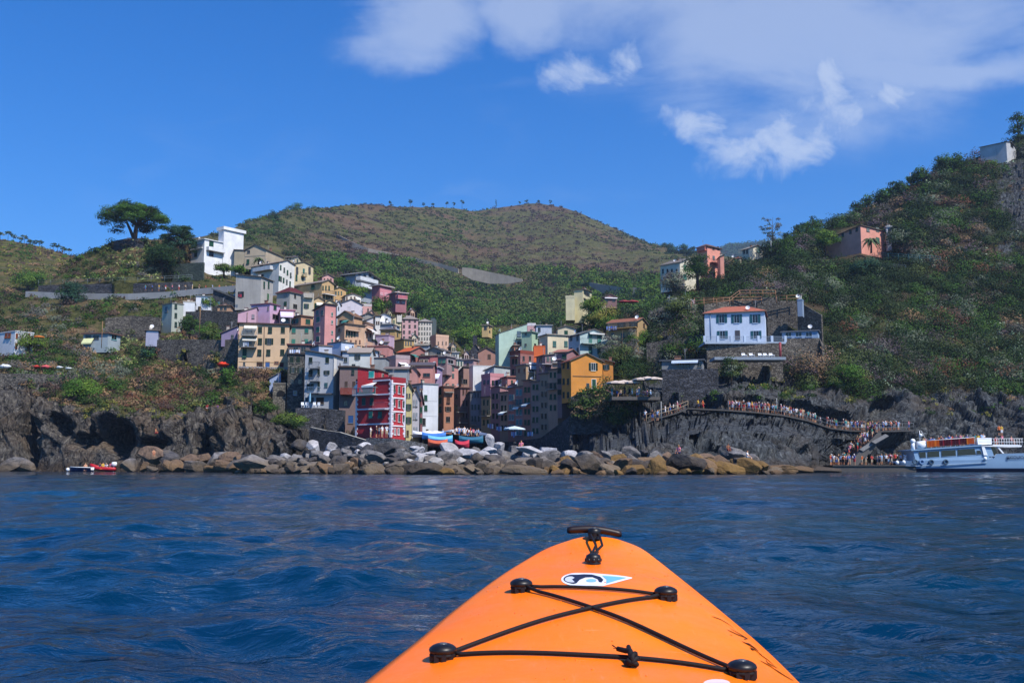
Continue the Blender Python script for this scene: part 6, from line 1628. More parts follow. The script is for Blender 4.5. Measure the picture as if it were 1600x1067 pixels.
def palm(px, py, Y, h, r_, label, n=22):
    base = P(px, py, Y); o = thing('palm_tree', label, 'palm tree', base); t_ = MB()
    t_.tube([(0, 0, -1), (.1, 0, h * .5), (0, 0, h)], [.28, .24, .2], 8); t_.build('trunk', bark(), o)
    f = MB()
    for i in range(n):
        a = 2 * math.pi * i / n + .3 * (i % 3); el = .2 + .9 * ((i * 7) % n) / n; L_ = r_
        d_ = Vector((math.cos(a), math.sin(a), 0)); s_ = Vector((-d_.y, d_.x, 0)); pr = None
        for k in range(7):
            t0 = k / 6; p = Vector((0, 0, h)) + d_ * L_ * t0 + Vector((0, 0, L_ * (el * t0 - 1.25 * t0 * t0)))
            w_ = .34 * math.sin(math.pi * (.12 + .86 * t0)) * r_ / 3
            if pr: f.poly([pr[0] - s_ * pr[1], pr[0], p, p - s_ * w_ - Vector((0, 0, w_))]); f.poly([pr[0], pr[0] + s_ * pr[1], p + s_ * w_ - Vector((0, 0, w_)), p])
            pr = (p, w_)
    f.build('crown', plain('#4c5a34', .7, 0, None, .35, 2), o)


palm(1361, 390, 268, 2.6, 2.8, 'palm tree in front of the salmon house on the right hillside')
palm(404, 408, 268, .6, 2.0, 'small palm on the terrace of the beige gabled house', 16)
for i, (x, y0, y1, Y, lb) in enumerate([(1423, 290, 270, 330, 'thin utility pole on the right skyline'), (311.5, 521, 482, 203, 'rusty orange pole in the garden below the orange hut'), (158.5, 540, 502, 200, 'tan wooden pole in front of the garden hut'), (1033.5, 655, 627, 152, 'pale post at the walkway steps'), (1214, 640, 622, 160, 'small lamp post with a box above the walkway crowd'), (1205, 392, 376, 320, 'short pale pole by the cream cottage'), (1380, 315, 303, 328, 'thin mast on the right hill crest')]):
    q = MB(); p0, p1 = P(x, y0, Y), P(x, y1, Y); q.tube([Vector((p0.x, p0.y, p0.z - .5)), Vector((p0.x, p0.y, p1.z))], .07 if Y < 300 else .14, 6)
    tag(q.build('pole', plain('#8a6a4a' if i in (1, 2) else '#8a8c8e')), lb, 'pole')
# terrace furniture under the tall blue grey house
for i, x in enumerate((473, 480, 491, 497)):
    tl_ = P(x, 636.5, 168); o = thing('garden_chair', 'white plastic chair on the stone terrace under the tall blue grey house', 'chair', tl_, rnd.uniform(-.8, .8), 'white chairs on the stone terrace')
    q = MB(); q.box(-.24, .24, -.24, .24, .38, .44); q.build('seat', plain('#dfe3e8'), o); q = MB(); q.box(-.24, .24, .18, .24, .441, .9); q.build('backrest', plain('#dfe3e8'), o)
    for sx_ in (-.2, .2):
        for sy_ in (-.2, .2): q = MB(); q.box(sx_ - .03, sx_ + .03, sy_ - .03, sy_ + .03, 0, .379); q.build('leg', plain('#dfe3e8'), o)
tl_ = P(484, 637, 167.5); o = thing('closed_parasol', 'closed light blue parasol on the stone terrace', 'parasol', tl_); q = MB(); q.lathe([(.02, 2.6), (.12, 2.2), (.17, 1.2), (.13, 1.0)], seg=8); q.build('canopy', plain('#7fb0cc'), o); q = MB(); q.tube([(0, 0, 0), (0, 0, 2.65)], .03, 5); q.build('pole', plain('#8a8a8a'), o)
# covered heaps of red and white gear on the left terrace
for i, (x, y, Y, sx_, c, lb) in enumerate([(8, 573, 192, 1.0, '#d8dde6', 'white covered heap at the left end of the cliff terrace'), (57, 573, 192, .7, '#b0382c', 'red covered heap in the middle of the cliff terrace'), (72, 573.5, 192, .8, '#c8585a', 'pinkish red tarpaulin beside the red heap'), (93, 574, 192, .6, '#d8dde6', 'small white bundle on the cliff terrace'), (107, 575.5, 191, .5, '#d8dde6', 'tiny white bundle farthest right on the cliff terrace'), (348, 569.5, 186, .95, '#c8361c', 'bright red flowering heap beside the sand building'), (262, 458, 232, .01, '#fff', '')]):
    if not lb: continue
    q = MB(); q.ball((0, 0, 0), sx_, seg=14, sz=.45)
    o = q.build('covered_heap', plain(c, .8, var=.4)); me = o.data
    for v_ in me.vertices:
        n_ = Vector(v_.co) * 2.3; v_.co *= 1 + .25 * math.sin(n_.x * 3 + i) * math.cos(n_.y * 2.7) + .1 * math.sin(n_.z * 9)
    o.location = P(x, y, Y); tag(o, lb, 'heap')
# ------------------------------------------------------------------ boulders
def bouldermat(name, dark, light, stain):
    m, t_, b = newmat(name)
    g = t_.new('ShaderNodeNewGeometry'); pos = g.outputs['Position']
    oi = t_.new('ShaderNodeObjectInfo')
    n = t_.noise(pos, 1.3, 7, .65); nf = t_.noise(pos, 5, 5, .7); nb = t_.noise(pos, .4, 3)
    c = t_.mix(t_.ramp(n, [(.32, 0.), (.68, 1.)]), lin(dark), lin(light))
    c = t_.mix(t_.math('MULTIPLY', t_.ramp(nf, [(.45, 0.), (.62, 1.)]), .35), c, tuple(x * .4 for x in lin(dark)))
    c = t_.mix(t_.ramp(nb, [(.52, 0.), (.7, .35)]), c, lin('#7a6a4c'))
    s = t_.new('ShaderNodeSeparateXYZ'); t_.ln(pos, s.inputs[0])
    mr = t_.new('ShaderNodeMapRange'); mr.inputs[1].default_value = .15; mr.inputs[2].default_value = 1.5; mr.inputs[3].default_value = 1; mr.inputs[4].default_value = 0
    t_.ln(t_.math('ADD', s.outputs[2], t_.math('MULTIPLY', n, -1.4)), mr.inputs[0])
    c = t_.mix(t_.math('MULTIPLY', mr.outputs[0], .65), c, lin(stain))
    mr2 = t_.new('ShaderNodeMapRange'); mr2.inputs[1].default_value = .0; mr2.inputs[2].default_value = .35; mr2.inputs[3].default_value = .8; mr2.inputs[4].default_value = 0
    t_.ln(s.outputs[2], mr2.inputs[0]); c = t_.mix(mr2.outputs[0], c, lin('#1c1610'))
    c = t_.mix(t_.math('MULTIPLY', oi.outputs['Random'], .35), c, tuple(x * .5 for x in lin(dark)))
    t_.ln(c, b.inputs['Base Color']); b.inputs['Roughness'].default_value = .85; b.inputs['Specular IOR Level'].default_value = .2
    t_.ln(t_.bump(t_.math('ADD', n, t_.math('MULTIPLY', nf, .5)), .8, .22), b.inputs['Normal'])
    return m


BM = {'dark grey': bouldermat('boulder_dark', '#38363a', '#6b6868', '#4a3c28'), 'grey': bouldermat('boulder_grey', '#545254', '#8d8a8a', '#6a5636'), 'white': bouldermat('boulder_white', '#a09ea2', '#cfcdd0', '#8f8468'),
      'tan': bouldermat('boulder_tan', '#5c4c42', '#8a7360', '#745c3c'), 'ochre': bouldermat('boulder_ochre', '#5f4c36', '#8f7348', '#7c6034')}


def boulder_mesh(seed, sub=4):
    g = np.random.default_rng(seed)
    bm = bmesh.new(); bmesh.ops.create_icosphere(bm, subdivisions=sub, radius=1)
    pl = []
    for _ in range(9):
        n = g.normal(size=3); n /= np.linalg.norm(n); pl.append((n, g.uniform(.36, .74)))
    co = np.array([v.co[:] for v in bm.verts])
    for n, d_ in pl:
        s = co @ n; ex = np.maximum(s - d_, 0); co = co - ex[:, None] * n * .99
    co *= 1.2 * (1 + .10 * fbm(co * 1.8 + seed, 4, seed)[:, None] + .06 * ridged(co * 3.5 + seed, 4, seed)[:, None])
    for v, c in zip(bm.verts, co): v.co = c
    m = bpy.data.meshes.new('boulder'); bm.to_mesh(m); bm.free(); m.materials.append(BM['grey']); return m


BMS = [boulder_mesh(i) for i in range(9)]


def boulder(px, py, Y, r_, kind, label, group='boulders of the harbour breakwater', sc=None, rot=None, zoff=0):
    o = bpy.data.objects.new('boulder', BMS[rnd.randrange(9)]); SC.collection.objects.link(o)
    o.location = P(px, py, Y) + Vector((0, 0, zoff))
    s = tuple(v * .78 for v in sc) if sc else (r_ * rnd.uniform(.95, 1.35), r_ * rnd.uniform(.8, 1.1), r_ * rnd.uniform(.62, .95))
    o.scale = s; o.rotation_euler = rot or (rnd.uniform(-.4, .4), rnd.uniform(-.4, .4), rnd.uniform(0, 6.28))
    o.material_slots[0].link = 'OBJECT'; o.material_slots[0].material = BM[kind]
    return tag(o, label, 'boulder', group)


def brow(x0, x1, step, pyf, Yf, rlo, rhi, kf, row):
    x = x0
    while x < x1:
        r_ = rnd.uniform(rlo, rhi); Y = Yf(x) + rnd.uniform(-1, 1); py = pyf(x) + rnd.uniform(-2.4, 2.4)
        k = kf(x)
        sz = 'large' if r_ > (rlo + rhi) / 2 else 'smaller'
        boulder(x, py, Y, r_, k, '%s %s boulder %s' % (sz, {'white': 'whitish'}.get(k, k), row))
        x += r_ * step * F / Y


def pick(*w_):
    ks = [a for a, b_ in w_]; ws = [b_ for a, b_ in w_]; return rnd.choices(ks, ws)[0]


lowk = lambda x: pick(('dark grey', 3), ('grey', 3), ('tan', 1.1)) if x < 800 else pick(('dark grey', 1), ('tan', 2), ('ochre', 4), ('grey', .6))
midk = lambda x: pick(('dark grey', 2.4), ('grey', 5), ('white', 1.4), ('tan', .4)) if x < 860 else pick(('dark grey', 2), ('grey', 2), ('tan', 2), ('ochre', 1.2))
topk = lambda x: pick(('grey', 3), ('white', 2), ('dark grey', 1)) if x < 680 else (pick(('white', 6), ('grey', 2)) if x < 900 else pick(('grey', 2), ('dark grey', 1), ('tan', 2)))
Yw = lambda x: np.interp(x, [370, 480, 700, 1000, 1240], [122, 112, 104, 101, 112])
wl_ = lambda x: 729 + CAMZ * F / Yw(x)
brow(375, 1215, 1.5, lambda x: wl_(x) - 4, lambda x: Yw(x), .55, 1.35, lowk, 'at the waterline of the breakwater')
brow(368, 1200, 1.5, lambda x: wl_(x) - 11, lambda x: Yw(x) + 3.5, .6, 1.2, midk, 'in the second row above the waterline')
brow(370, 1180, 1.6, lambda x: wl_(x) - 19, lambda x: Yw(x) + 7, .6, 1.2, midk, 'in the middle of the breakwater')
brow(430, 1050, 1.6, lambda x: wl_(x) - 26 - 2 * math.sin(x / 37), lambda x: Yw(x) + 10.5, .6, 1.15, topk, 'near the top of the breakwater')
brow(480, 870, 1.8, lambda x: wl_(x) - 33 - 3 * math.sin(x / 29), lambda x: Yw(x) + 14, .6, 1.15, topk, 'along the top of the breakwater')
brow(470, 660, 2.0, lambda x: wl_(x) - 40, lambda x: Yw(x) + 17, .55, 1.0, topk, 'on the very top left of the breakwater')
brow(375, 1215, 2.7, lambda x: wl_(x) - 2, lambda x: Yw(x) - 1.6, .35, .7, lowk, 'small and low at the water edge')
brow(400, 1100, 2.8, lambda x: wl_(x) - 15, lambda x: Yw(x) + 4, .35, .7, midk, 'wedged between the big ones')
brow(205, 372, 1.6, lambda x: 729 + CAMZ * F / 150 - 6, lambda x: 150, .9, 1.9, lambda x: pick(('tan', 4), ('ochre', 1), ('grey', 1)), 'in the left outlying row below the cliff')
brow(240, 372, 1.7, lambda x: 717, lambda x: 153, 1.0, 1.8, lambda x: pick(('tan', 3), ('dark grey', 1), ('grey', 1)), 'in the upper outlying row below the left cliff')
for (x, y, Y, s, rot, k, lb) in [
    (396, 722, 119, (2.6, 1.6, 1.5), (0, .2, .3), 'grey', 'big flat grey slab at the left end of the breakwater'),
    (768, 694, 118, (.75, .6, 1.35), (0, -.35, .2), 'white', 'upright white pointed rock standing on the breakwater'),
    (830, 703, 113, (2.0, .9, .7), (0, .3, .1), 'white', 'long white slab lying right of the upright pointed rock'),
    (852, 712, 112, (1.9, 1.2, 1.0), (0, 0, .1), 'grey', 'pale grey block right of the long white slab'),
    (643, 732, 101.5, (1.9, 1.1, 1.15), (.1, .12, 0), 'dark grey', 'long squared dark block at the waterline'),
    (672, 733, 101, (2.3, 1.2, 1.1), (0, .05, .1), 'dark grey', 'second long squared dark block at the waterline'),
    (824, 736, 100.5, (2.9, 1.3, 1.0), (0, 0, 0), 'grey', 'long smooth grey boulder at the waterline below the white slab'),
    (918, 731, 101, (1.9, 1.2, 1.5), (.2, .2, 0), 'dark grey', 'dark pointed boulder at the waterline right of centre'),
    (1072, 724, 103, (2.3, 1.2, 1.3), (0, .15, .1), 'dark grey', 'rounded dark grey boulder above the ochre ones'),
    (1031, 730, 101.5, (1.3, 1.0, 1.9), (0, -.2, 0), 'ochre', 'tall cracked ochre boulder at the waterline'),
    (1140, 733, 106, (2.4, 1.3, 1.3), (0, 0, .2), 'ochre', 'broad ochre boulder near the right end of the breakwater'),
    (1168, 734, 107, (2.0, 1.1, 1.3), (0, .3, 0), 'ochre', 'ochre boulder next to the broad one at the right end'),
    (1140, 708, 118, (1.7, 1.0, 1.2), (0, .2, 0), 'grey', 'pale rock slab under the cliff where a bather sits'),
    (1152, 714, 116, (1.6, 1.2, .8), (0, 0, .4), 'grey', 'grey rock beside the bather slab'),
    (1205, 733, 115, (3.2, 1.6, .9), (0, .05, 0), 'tan', 'low broad tan ledge right of the ochre boulders'),
    (1248, 735, 128, (3.6, 1.6, .9), (0, 0, 0), 'tan', 'low wet ledge left of the boat quay'),
    (1282, 735, 140, (3.2, 1.4, 1.0), (0, 0, .1), 'dark grey', 'dark wet ledge beside the boat quay'),
    (730, 711, 114, (1.8, 1.0, .8), (0, .1, 0), 'white', 'flat white slab left of the upright pointed rock'),
    (700, 706, 116, (1.5, 1.1, 1.2), (.2, .4, .5), 'white', 'large pale rock behind the boats on the slipway'),
    (571, 700, 124, (1.1, .8, .8), (0, 0, 1), 'white', 'bright white rock at the upper left of the breakwater'),
    (30, 728, 173, (3, 2, 1.6), (0, .3, 0), 'grey', 'pale sea washed rock at the far left shore'), (5, 730, 172, (3.4, 2, 1.8), (0, -.3, 0), 'grey', 'grey sea washed rock at the left picture edge'),
    (697, 738.5, 100, (.9, .5, .5), (0, 0, 0), 'ochre', 'small bright yellow green stone at the waterline')]:
    boulder(x, y, Y, 1, k, lb, 'single large rocks along the shore', s, rot)

# ------------------------------------------------------------------ people
SK = ['#c08a68', '#a9745a', '#8a5c44', '#d09c7c']


def person_proto(pose):
    J = {'pelvis': (0, 0, .93, .13, .10), 'belly': (0, 0, 1.08, .125, .095), 'chest': (0, -.01, 1.27, .15, .105), 'neck': (0, 0, 1.45, .055, .055), 'head': (0, -.02, 1.57, .085, .10), 'top': (0, -.01, 1.68, .065, .075)}
    for s, k in ((-1, 'l'), (1, 'r')):
        J['sh' + k] = (s * .17, 0, 1.38, .06, .06); J['el' + k] = (s * .24, .02, 1.12, .042, .042); J['wr' + k] = (s * .25, -.06, .88, .03, .03); J['ha' + k] = (s * .25, -.08, .79, .032, .045)
        J['hp' + k] = (s * .09, 0, .88, .09, .09); J['kn' + k] = (s * .10, -.01, .49, .058, .058); J['an' + k] = (s * .10, .03, .09, .042, .042); J['to' + k] = (s * .11, -.13, .035, .04, .03)
    def mv(k, *p): J[k] = (*p, *J[k][3:])
    if pose == 'walk':
        mv('knl', -.10, -.14, .51); mv('anl', -.10, -.14, .10); mv('tol', -.11, -.30, .05); mv('anr', .10, .25, .15); mv('knr', .10, .06, .50); mv('tor', .1, .16, .05); mv('ell', -.24, .14, 1.14); mv('wrl', -.24, .10, .90); mv('hal', -.24, .08, .82); mv('elr', .24, -.12, 1.14); mv('wrr', .23, -.26, .96); mv('har', .22, -.31, .90)
    if pose == 'rail':
        for s, k in ((-1, 'l'), (1, 'r')): mv('el' + k, s * .25, -.10, 1.12); mv('wr' + k, s * .16, -.30, 1.08); mv('ha' + k, s * .12, -.37, 1.09)
    if pose == 'phone':
        mv('elr', .22, -.16, 1.2); mv('wrr', .12, -.32, 1.42); mv('har', .07, -.35, 1.5)
    if pose == 'sit':
        for k in list(J): J[k] = (J[k][0], J[k][1], J[k][2] - .43 if k not in ('knl', 'knr', 'anl', 'anr', 'tol', 'tor') else J[k][2], *J[k][3:])
        for s, k in ((-1, 'l'), (1, 'r')): mv('kn' + k, s * .13, -.42, .50); mv('an' + k, s * .12, -.46, .09); mv('to' + k, s * .12, -.62, .04); mv('el' + k, s * .24, -.10, .70); mv('wr' + k, s * .16, -.30, .60); mv('ha' + k, s * .13, -.37, .58)
    bones = [('pelvis', 'belly', 't'), ('belly', 'chest', 't'), ('chest', 'neck', 'n'), ('neck', 'head', 'h'), ('head', 'top', 'h')]
    for k in 'lr': bones += [('chest', 'sh' + k, 't'), ('sh' + k, 'el' + k, 'u'), ('el' + k, 'wr' + k, 'f'), ('wr' + k, 'ha' + k, 'f'), ('pelvis', 'hp' + k, 's'), ('hp' + k, 'kn' + k, 's'), ('kn' + k, 'an' + k, 'c'), ('an' + k, 'to' + k, 'c')]
    names = list(J); m = bpy.data.meshes.new('body')
    m.from_pydata([J[n][:3] for n in names], [(names.index(a), names.index(b_)) for a, b_, _ in bones], []); m.update()
    o = bpy.data.objects.new('tmp', m); SC.collection.objects.link(o)
    sk = o.modifiers.new('s', 'SKIN'); sk.use_smooth_shade = True
    for i, n in enumerate(names): m.skin_vertices[0].data[i].radius = J[n][3:]; m.skin_vertices[0].data[i].use_root = n == 'pelvis'
    ss = o.modifiers.new('u', 'SUBSURF'); ss.levels = 1; ss.render_levels = 1
    dg = bpy.context.evaluated_depsgraph_get(); body = bpy.data.meshes.new_from_object(o.evaluated_get(dg)); body.name = 'body'
    bpy.data.objects.remove(o)
    seg = [(np.array(J[a][:3]), np.array(J[b_][:3]), t_) for a, b_, t_ in bones]
    fl = []
    for p in body.polygons:
        c = np.array(p.center); best = (9, 'x')
        for a, b_, t_ in seg:
            ab = b_ - a; u = np.clip(np.dot(c - a, ab) / np.dot(ab, ab), 0, 1); d_ = np.linalg.norm(c - a - ab * u)
            if d_ < best[0]: best = (d_, t_, u)
        t_ = best[1]
        if t_ == 'h': t_ = 'hair' if (c[2] > J['head'][2] + .03 or (c[1] > J['head'][1] + .02 and c[2] > J['neck'][2] + .06)) else 'h'
        if t_ == 'u' and best[2] > .6: t_ = 'f'
        fl.append(t_)
    def sub(keep, infl, nm):
        bm = bmesh.new(); bm.from_mesh(body); bm.faces.ensure_lookup_table()
        bmesh.ops.delete(bm, geom=[f for f, t_ in zip(bm.faces, fl) if t_ not in keep], context='FACES')
        bm.normal_update()
        for v in bm.verts: v.co += v.normal * infl
        r_ = bpy.data.meshes.new(nm); bm.to_mesh(r_); bm.free(); r_.polygons.foreach_set('use_smooth', [True] * len(r_.polygons)); r_.materials.append(plain('#888888')); return r_
    body.materials.clear(); body.materials.append(plain('#c08a68'))
    return {'body': body, 'shirt': sub(('t', 'u'), .018, 'shirt'), 'shorts': sub(('s',), .022, 'shorts'), 'hair': sub(('hair',), .02, 'hair')}


PR = {k: person_proto(k) for k in ('stand', 'walk', 'rail', 'phone', 'sit')}
COLN = {'white': '#dcdde2', 'black': '#1c1c20', 'red': '#b02a32', 'blue': '#3a5fa8', 'light blue': '#8fb0d8', 'pink': '#d07a90', 'orange': '#c8642c', 'green': '#2f7a60', 'grey': '#8a8c90', 'navy': '#202c4c', 'yellow': '#c9a83a', 'teal': '#2f8a8c', 'purple': '#5a4470', 'beige': '#b8a488'}
HAIRN = {'dark': '#1e1814', 'brown': '#4a3222', 'fair': '#9a7a4a', 'white': '#d8d8da'}
NPER = [0]


def person(loc, face, place, group, pose=None, shirt=None, short=None, hair=None, bare=False):
    pose = pose or rnd.choice(('stand', 'stand', 'walk', 'rail', 'phone')); shirt = shirt or rnd.choices(list(COLN), [7, 5, 4, 3, 3, 3, 2, 1.5, 2, 2, 1, 1.5, 1, 2])[0]
    short = short or rnd.choices(('navy', 'black', 'beige', 'white', 'blue', 'grey', 'red'), [4, 4, 3, 2, 2, 2, 1])[0]; hair = hair or rnd.choices(list(HAIRN), [5, 4, 2, 1.5])[0]
    lb = ('person in %s top and %s shorts, %s' % (shirt, short, place)) if not bare else 'bare chested person in %s shorts %s' % (short, place)
    o = thing('person', lb, 'person', loc, face, group); s = rnd.uniform(.93, 1.06); o.scale = (s, s, s)
    for k, c in (('body', rnd.choice(SK)), ('shirt', COLN[shirt]), ('shorts', COLN[short]), ('hair', HAIRN[hair])):
        if k == 'shirt' and bare: continue
        q = bpy.data.objects.new(k, PR[pose][k]); SC.collection.objects.link(q); q.parent = o
        q.material_slots[0].link = 'OBJECT'; q.material_slots[0].material = plain(c, .8)
    NPER[0] += 1
    return o


def along(pts, f):
    x = f * (len(pts) - 1); i = min(int(x), len(pts) - 2); return pts[i].lerp(pts[i + 1], x - i)


wk = WKW[4:]
lens = [(wk[i + 1] - wk[i]).length for i in range(len(wk) - 1)]; tot = sum(lens)


def walkpos(d_):
    for i, L_ in enumerate(lens):
        if d_ <= L_: return wk[i].lerp(wk[i + 1], d_ / L_)
        d_ -= L_
    return wk[-1].copy()


d_ = .4
while d_ < tot * .98:
    dense_ = d_ < tot * .93
    for k in range(3 if dense_ else 1):
        if rnd.random() < (.84, .73, .36)[k]:
            p = walkpos(d_ + rnd.uniform(-.2, .2)); p.y += .45 + k * .75 + rnd.uniform(-.1, .15)
            person(p, rnd.choice((-1.3, 1.4, .2, 3.0, -1.6)) + rnd.uniform(-.5, .5), 'on the cliff walkway', 'crowd on the cliff walkway')
    d_ += .62 if dense_ else 1.4
for i in range(40):
    f = rnd.random(); p = S0.lerp(Vector((P(1318, 728, 160).x, 160, qz)), f); k = int(f * 26)
    p.z = S0.z + (qz - S0.z) * k / 26; p.x -= .2; p.y += rnd.uniform(-1.9, 1.6)
    person(p, rnd.choice((1.2, -1.8, 0)) + rnd.uniform(-.4, .4), 'on the stone stairs', 'crowd on the stairs to the boat quay')
for i in range(34):
    x = 1297 + 112 * rnd.random() ** 1.5; p = P(x, 728, 157 + rnd.random() * 4); p.z = QZ
    person(p, rnd.uniform(-3, 3), 'on the boat quay', 'crowd on the boat quay')
for i, (x, sh) in enumerate(((1040, 'white'), (1046, 'grey'), (1050, 'white'), (1056, 'pink'), (1061, 'navy'), (1066, 'black'))):
    f = (x - 1010) / 65 * 3; p = along(WKW[:4], min(.99, (x - 1010) / 65)); p.y += .9; person(p, -1.4, 'climbing the steps left of the cactus clump', 'people on the steps below the bar', 'walk', sh)
for x, sh in ((1009, 'white'), (1020, 'black'), (1028, 'light blue')): p = P(x, 657, 152); p.y += .4; p.z = P(1020, 657, 152).z; person(p, -.5, 'at the lower landing of the steps', 'people at the lower landing', 'stand', sh)
for x, sh in ((1092.5, 'yellow'), (1100, 'orange')): p = P(x, 640, 155.5); p.y += .8; person(p, 1.2, 'alone on the empty part of the walkway', None, 'walk', sh)
for i in range(11): p = P(958 + i * 6 + rnd.uniform(-2, 2), 610, 152.5 + rnd.random() * 3); p.z = tz; person(p, rnd.uniform(-3, 3), 'under the restaurant parasols', 'guests at the rock restaurant', rnd.choice(('stand', 'sit')))
for i in range(26): p = P(rnd.uniform(690, 752), 686, rnd.uniform(162, 200)); p.z = SQZ; person(p, rnd.uniform(-3, 3), 'on the harbour square', 'people on the harbour square')
for x, sh in ((579, 'white'), (588, 'black'), (592, 'grey'), (597, 'white'), (604, 'white')): p = P(x, 683.3, 145.8); person(p, rnd.uniform(-3, 3), 'standing before the crimson house', 'people before the crimson house', None, sh)
person(P(814.5, 705.5, 113.5), -.3, 'sitting on the long white slab of the breakwater', None, 'sit', 'pink', 'beige', 'dark')
person(P(1138, 709, 116.2), .2, 'sitting high on the pale slab by the cliff', None, 'sit', 'beige', 'red', 'dark', True)
person(P(1168, 722, 109), 1.2, 'sitting by bags right on the breakwater', None, 'sit', 'white', 'grey', 'brown')
person(P(1061, 714.5, 104.8), -.8, 'sitting on the breakwater under the slanting cliff', None, 'sit', 'pink', 'navy', 'fair')
person(P(243, 681, 163), 1.4, 'resting on the dark ledge of the left cliff', None, 'sit', 'blue', 'red', 'brown', True)
person(P(324, 642, 168), 0, 'sitting at the top of the slanting left cliff', None, 'sit', 'red', 'white', 'dark')
person(P(340, 642, 168), .6, 'sitting second on the slanting left cliff', None, 'sit', 'purple', 'black', 'dark')
person(P(240, 714, 151.5), .4, 'crouching on a boulder under the left cliff', None, 'sit', 'red', 'red', 'dark', True)
for i in range(14): p = P(225 + i * 10.5, 453.5, 252 - i * .5); p.y += 1.0; q_ = person(p, rnd.choice((1.5, -1.5)), 'behind the long road wall', 'walkers on the upper road')


# ------------------------------------------------------------------ boats
def lofthull(name, secs, mats, parent, mi=None, cap=True):
    """secs: list of rings of equal length"""
    b = MB(); n = len(secs[0]); vs = [p for s_ in secs for p in s_]; fs = []; ms = []
    for i in range(len(secs) - 1):
        for k in range(n - 1): fs.append((i * n + k, i * n + k + 1, (i + 1) * n + k + 1, (i + 1) * n + k)); ms.append(mi[k] if mi else 0)
    b.v = [tuple(p) for p in vs]; b.f = fs; b.m = ms; b.sm = [True] * len(fs)
    return b.build(name, mats, parent)


BY = 158.0
bo = thing('tour_boat', 'white and pale blue tour boat with rows of cabin windows and an open top deck', 'boat', (P(1388, 738, BY).x, BY, 0))
bx = lambda px: P(px, 715, BY - 2.6).x - bo.location.x
bz = lambda py: P(1500, py, BY - 2.6).z
HW = plain('#7c9ab8', .35, 0, 'boat_paint', .04, .6); NAVY = plain('#0d1c38', .4); WHITE = plain('#e2e6ea', .4, 0, None, .04); DKGL = plain('#101216', .12, 0, None, .1, 2, .6)
secs = []
L_ = bx(1700)
for i in range(41):
    f = i / 40; x = L_ * f
    # the pointed end at the left, fuller to the right
    wd = 2.9 * min(1, (f / .13) ** .6 if f > 0 else 0.02) * (1 if f < .72 else max(.03, 1 - ((f - .72) / .28) ** 2))
    top = np.interp(x, [0, bx(1430), bx(1547), bx(1556), bx(1700)], [bz(720.5), bz(719.5), bz(718), bz(709), bz(705)])
    keel = np.interp(f, [0, .04, .1, .9, 1], [bz(722), .4, -.5, -.5, 1.2]); ch = max(keel + .15, .15)
    ring = [(x, -wd, top), (x, -wd * .985, top - .25), (x, -wd * .97, (top + ch) / 2 + .2), (x, -wd * .93, ch + .42), (x, -wd * .9, ch + .1), (x, -wd * .7, keel + .05), (x, 0, keel), (x, wd * .7, keel + .05), (x, wd * .9, ch + .1), (x, wd * .93, ch + .42), (x, wd * .97, (top + ch) / 2 + .2), (x, wd * .985, top - .25), (x, wd, top), (x, wd * .94, top), (x, wd * .9, top - .35), (x, 0, top - .35), (x, -wd * .9, top - .35), (x, -wd * .94, top), (x, -wd, top)]
    secs.append(ring)
lofthull('hull', secs, [HW, NAVY, WHITE], bo, [0, 0, 0, 1, 1, 1, 1, 1, 1, 0, 0, 0, 2, 2, 2, 2, 2, 2])
rub = MB(); rub.tube([(bx(1400), -2.55, bz(727)), (bx(1430), -2.98, bz(728)), (bx(1540), -2.98, bz(722.5))], .07, 6); rub.build('rubbing_strake', plain('#7f96b0', .5), bo)
# cabin with slightly rising roof
def prism(b, poly, y0, y1, mi=0):
    a_ = [Vector((x, y0, z)) for x, z in poly]; c_ = [Vector((x, y1, z)) for x, z in poly]; n = len(poly)
    b.poly(a_, mi); b.poly(c_[::-1], mi)
    for i in range(n): b.poly([a_[i], c_[i], c_[(i + 1) % n], a_[(i + 1) % n]], mi)
q = MB(); prism(q, [(bx(1431), bz(720)), (bx(1556), bz(718)), (bx(1549), bz(696)), (bx(1428), bz(704.5))], -2.45, 2.45); cab = q.build('cabin', HW, bo)
q = MB(); prism(q, [(bx(1424), bz(704.3)), (bx(1552), bz(695.5)), (bx(1552), bz(694)), (bx(1424), bz(702.6))], -2.75, 2.75); q.build('cabin_roof', HW, bo)
for (a0, a1, t0, t1, s0, s1, sl_) in ((1435.5, 1447.5, 706, 705.3, 716, 715.2, 2.5), (1449.5, 1468.5, 705.2, 703.8, 715, 713.8, 0), (1471.5, 1494.5, 703.6, 702.2, 713.8, 712.2, 0), (1497, 1524, 702, 700.2, 712.2, 710.6, -2), (1527, 1533, 703.5, 703.2, 710.3, 710, -2.6)):
    q = MB(); prism(q, [(bx(a0 + max(sl_, 0)), bz(s0)), (bx(a1 - min(sl_, 0)), bz(s1)), (bx(a1), bz(t1)), (bx(a0), bz(t0))], -2.475, -2.30); w_ = q.build('window', DKGL, cab)
    fr_ = MB(); pts = [(bx(a0 + max(sl_, 0)), -2.48, bz(s0)), (bx(a1 - min(sl_, 0)), -2.48, bz(s1)), (bx(a1), -2.48, bz(t1)), (bx(a0), -2.48, bz(t0))]; fr_.tube(pts + [pts[0]], .045, 4); fr_.build('frame', HW, w_)
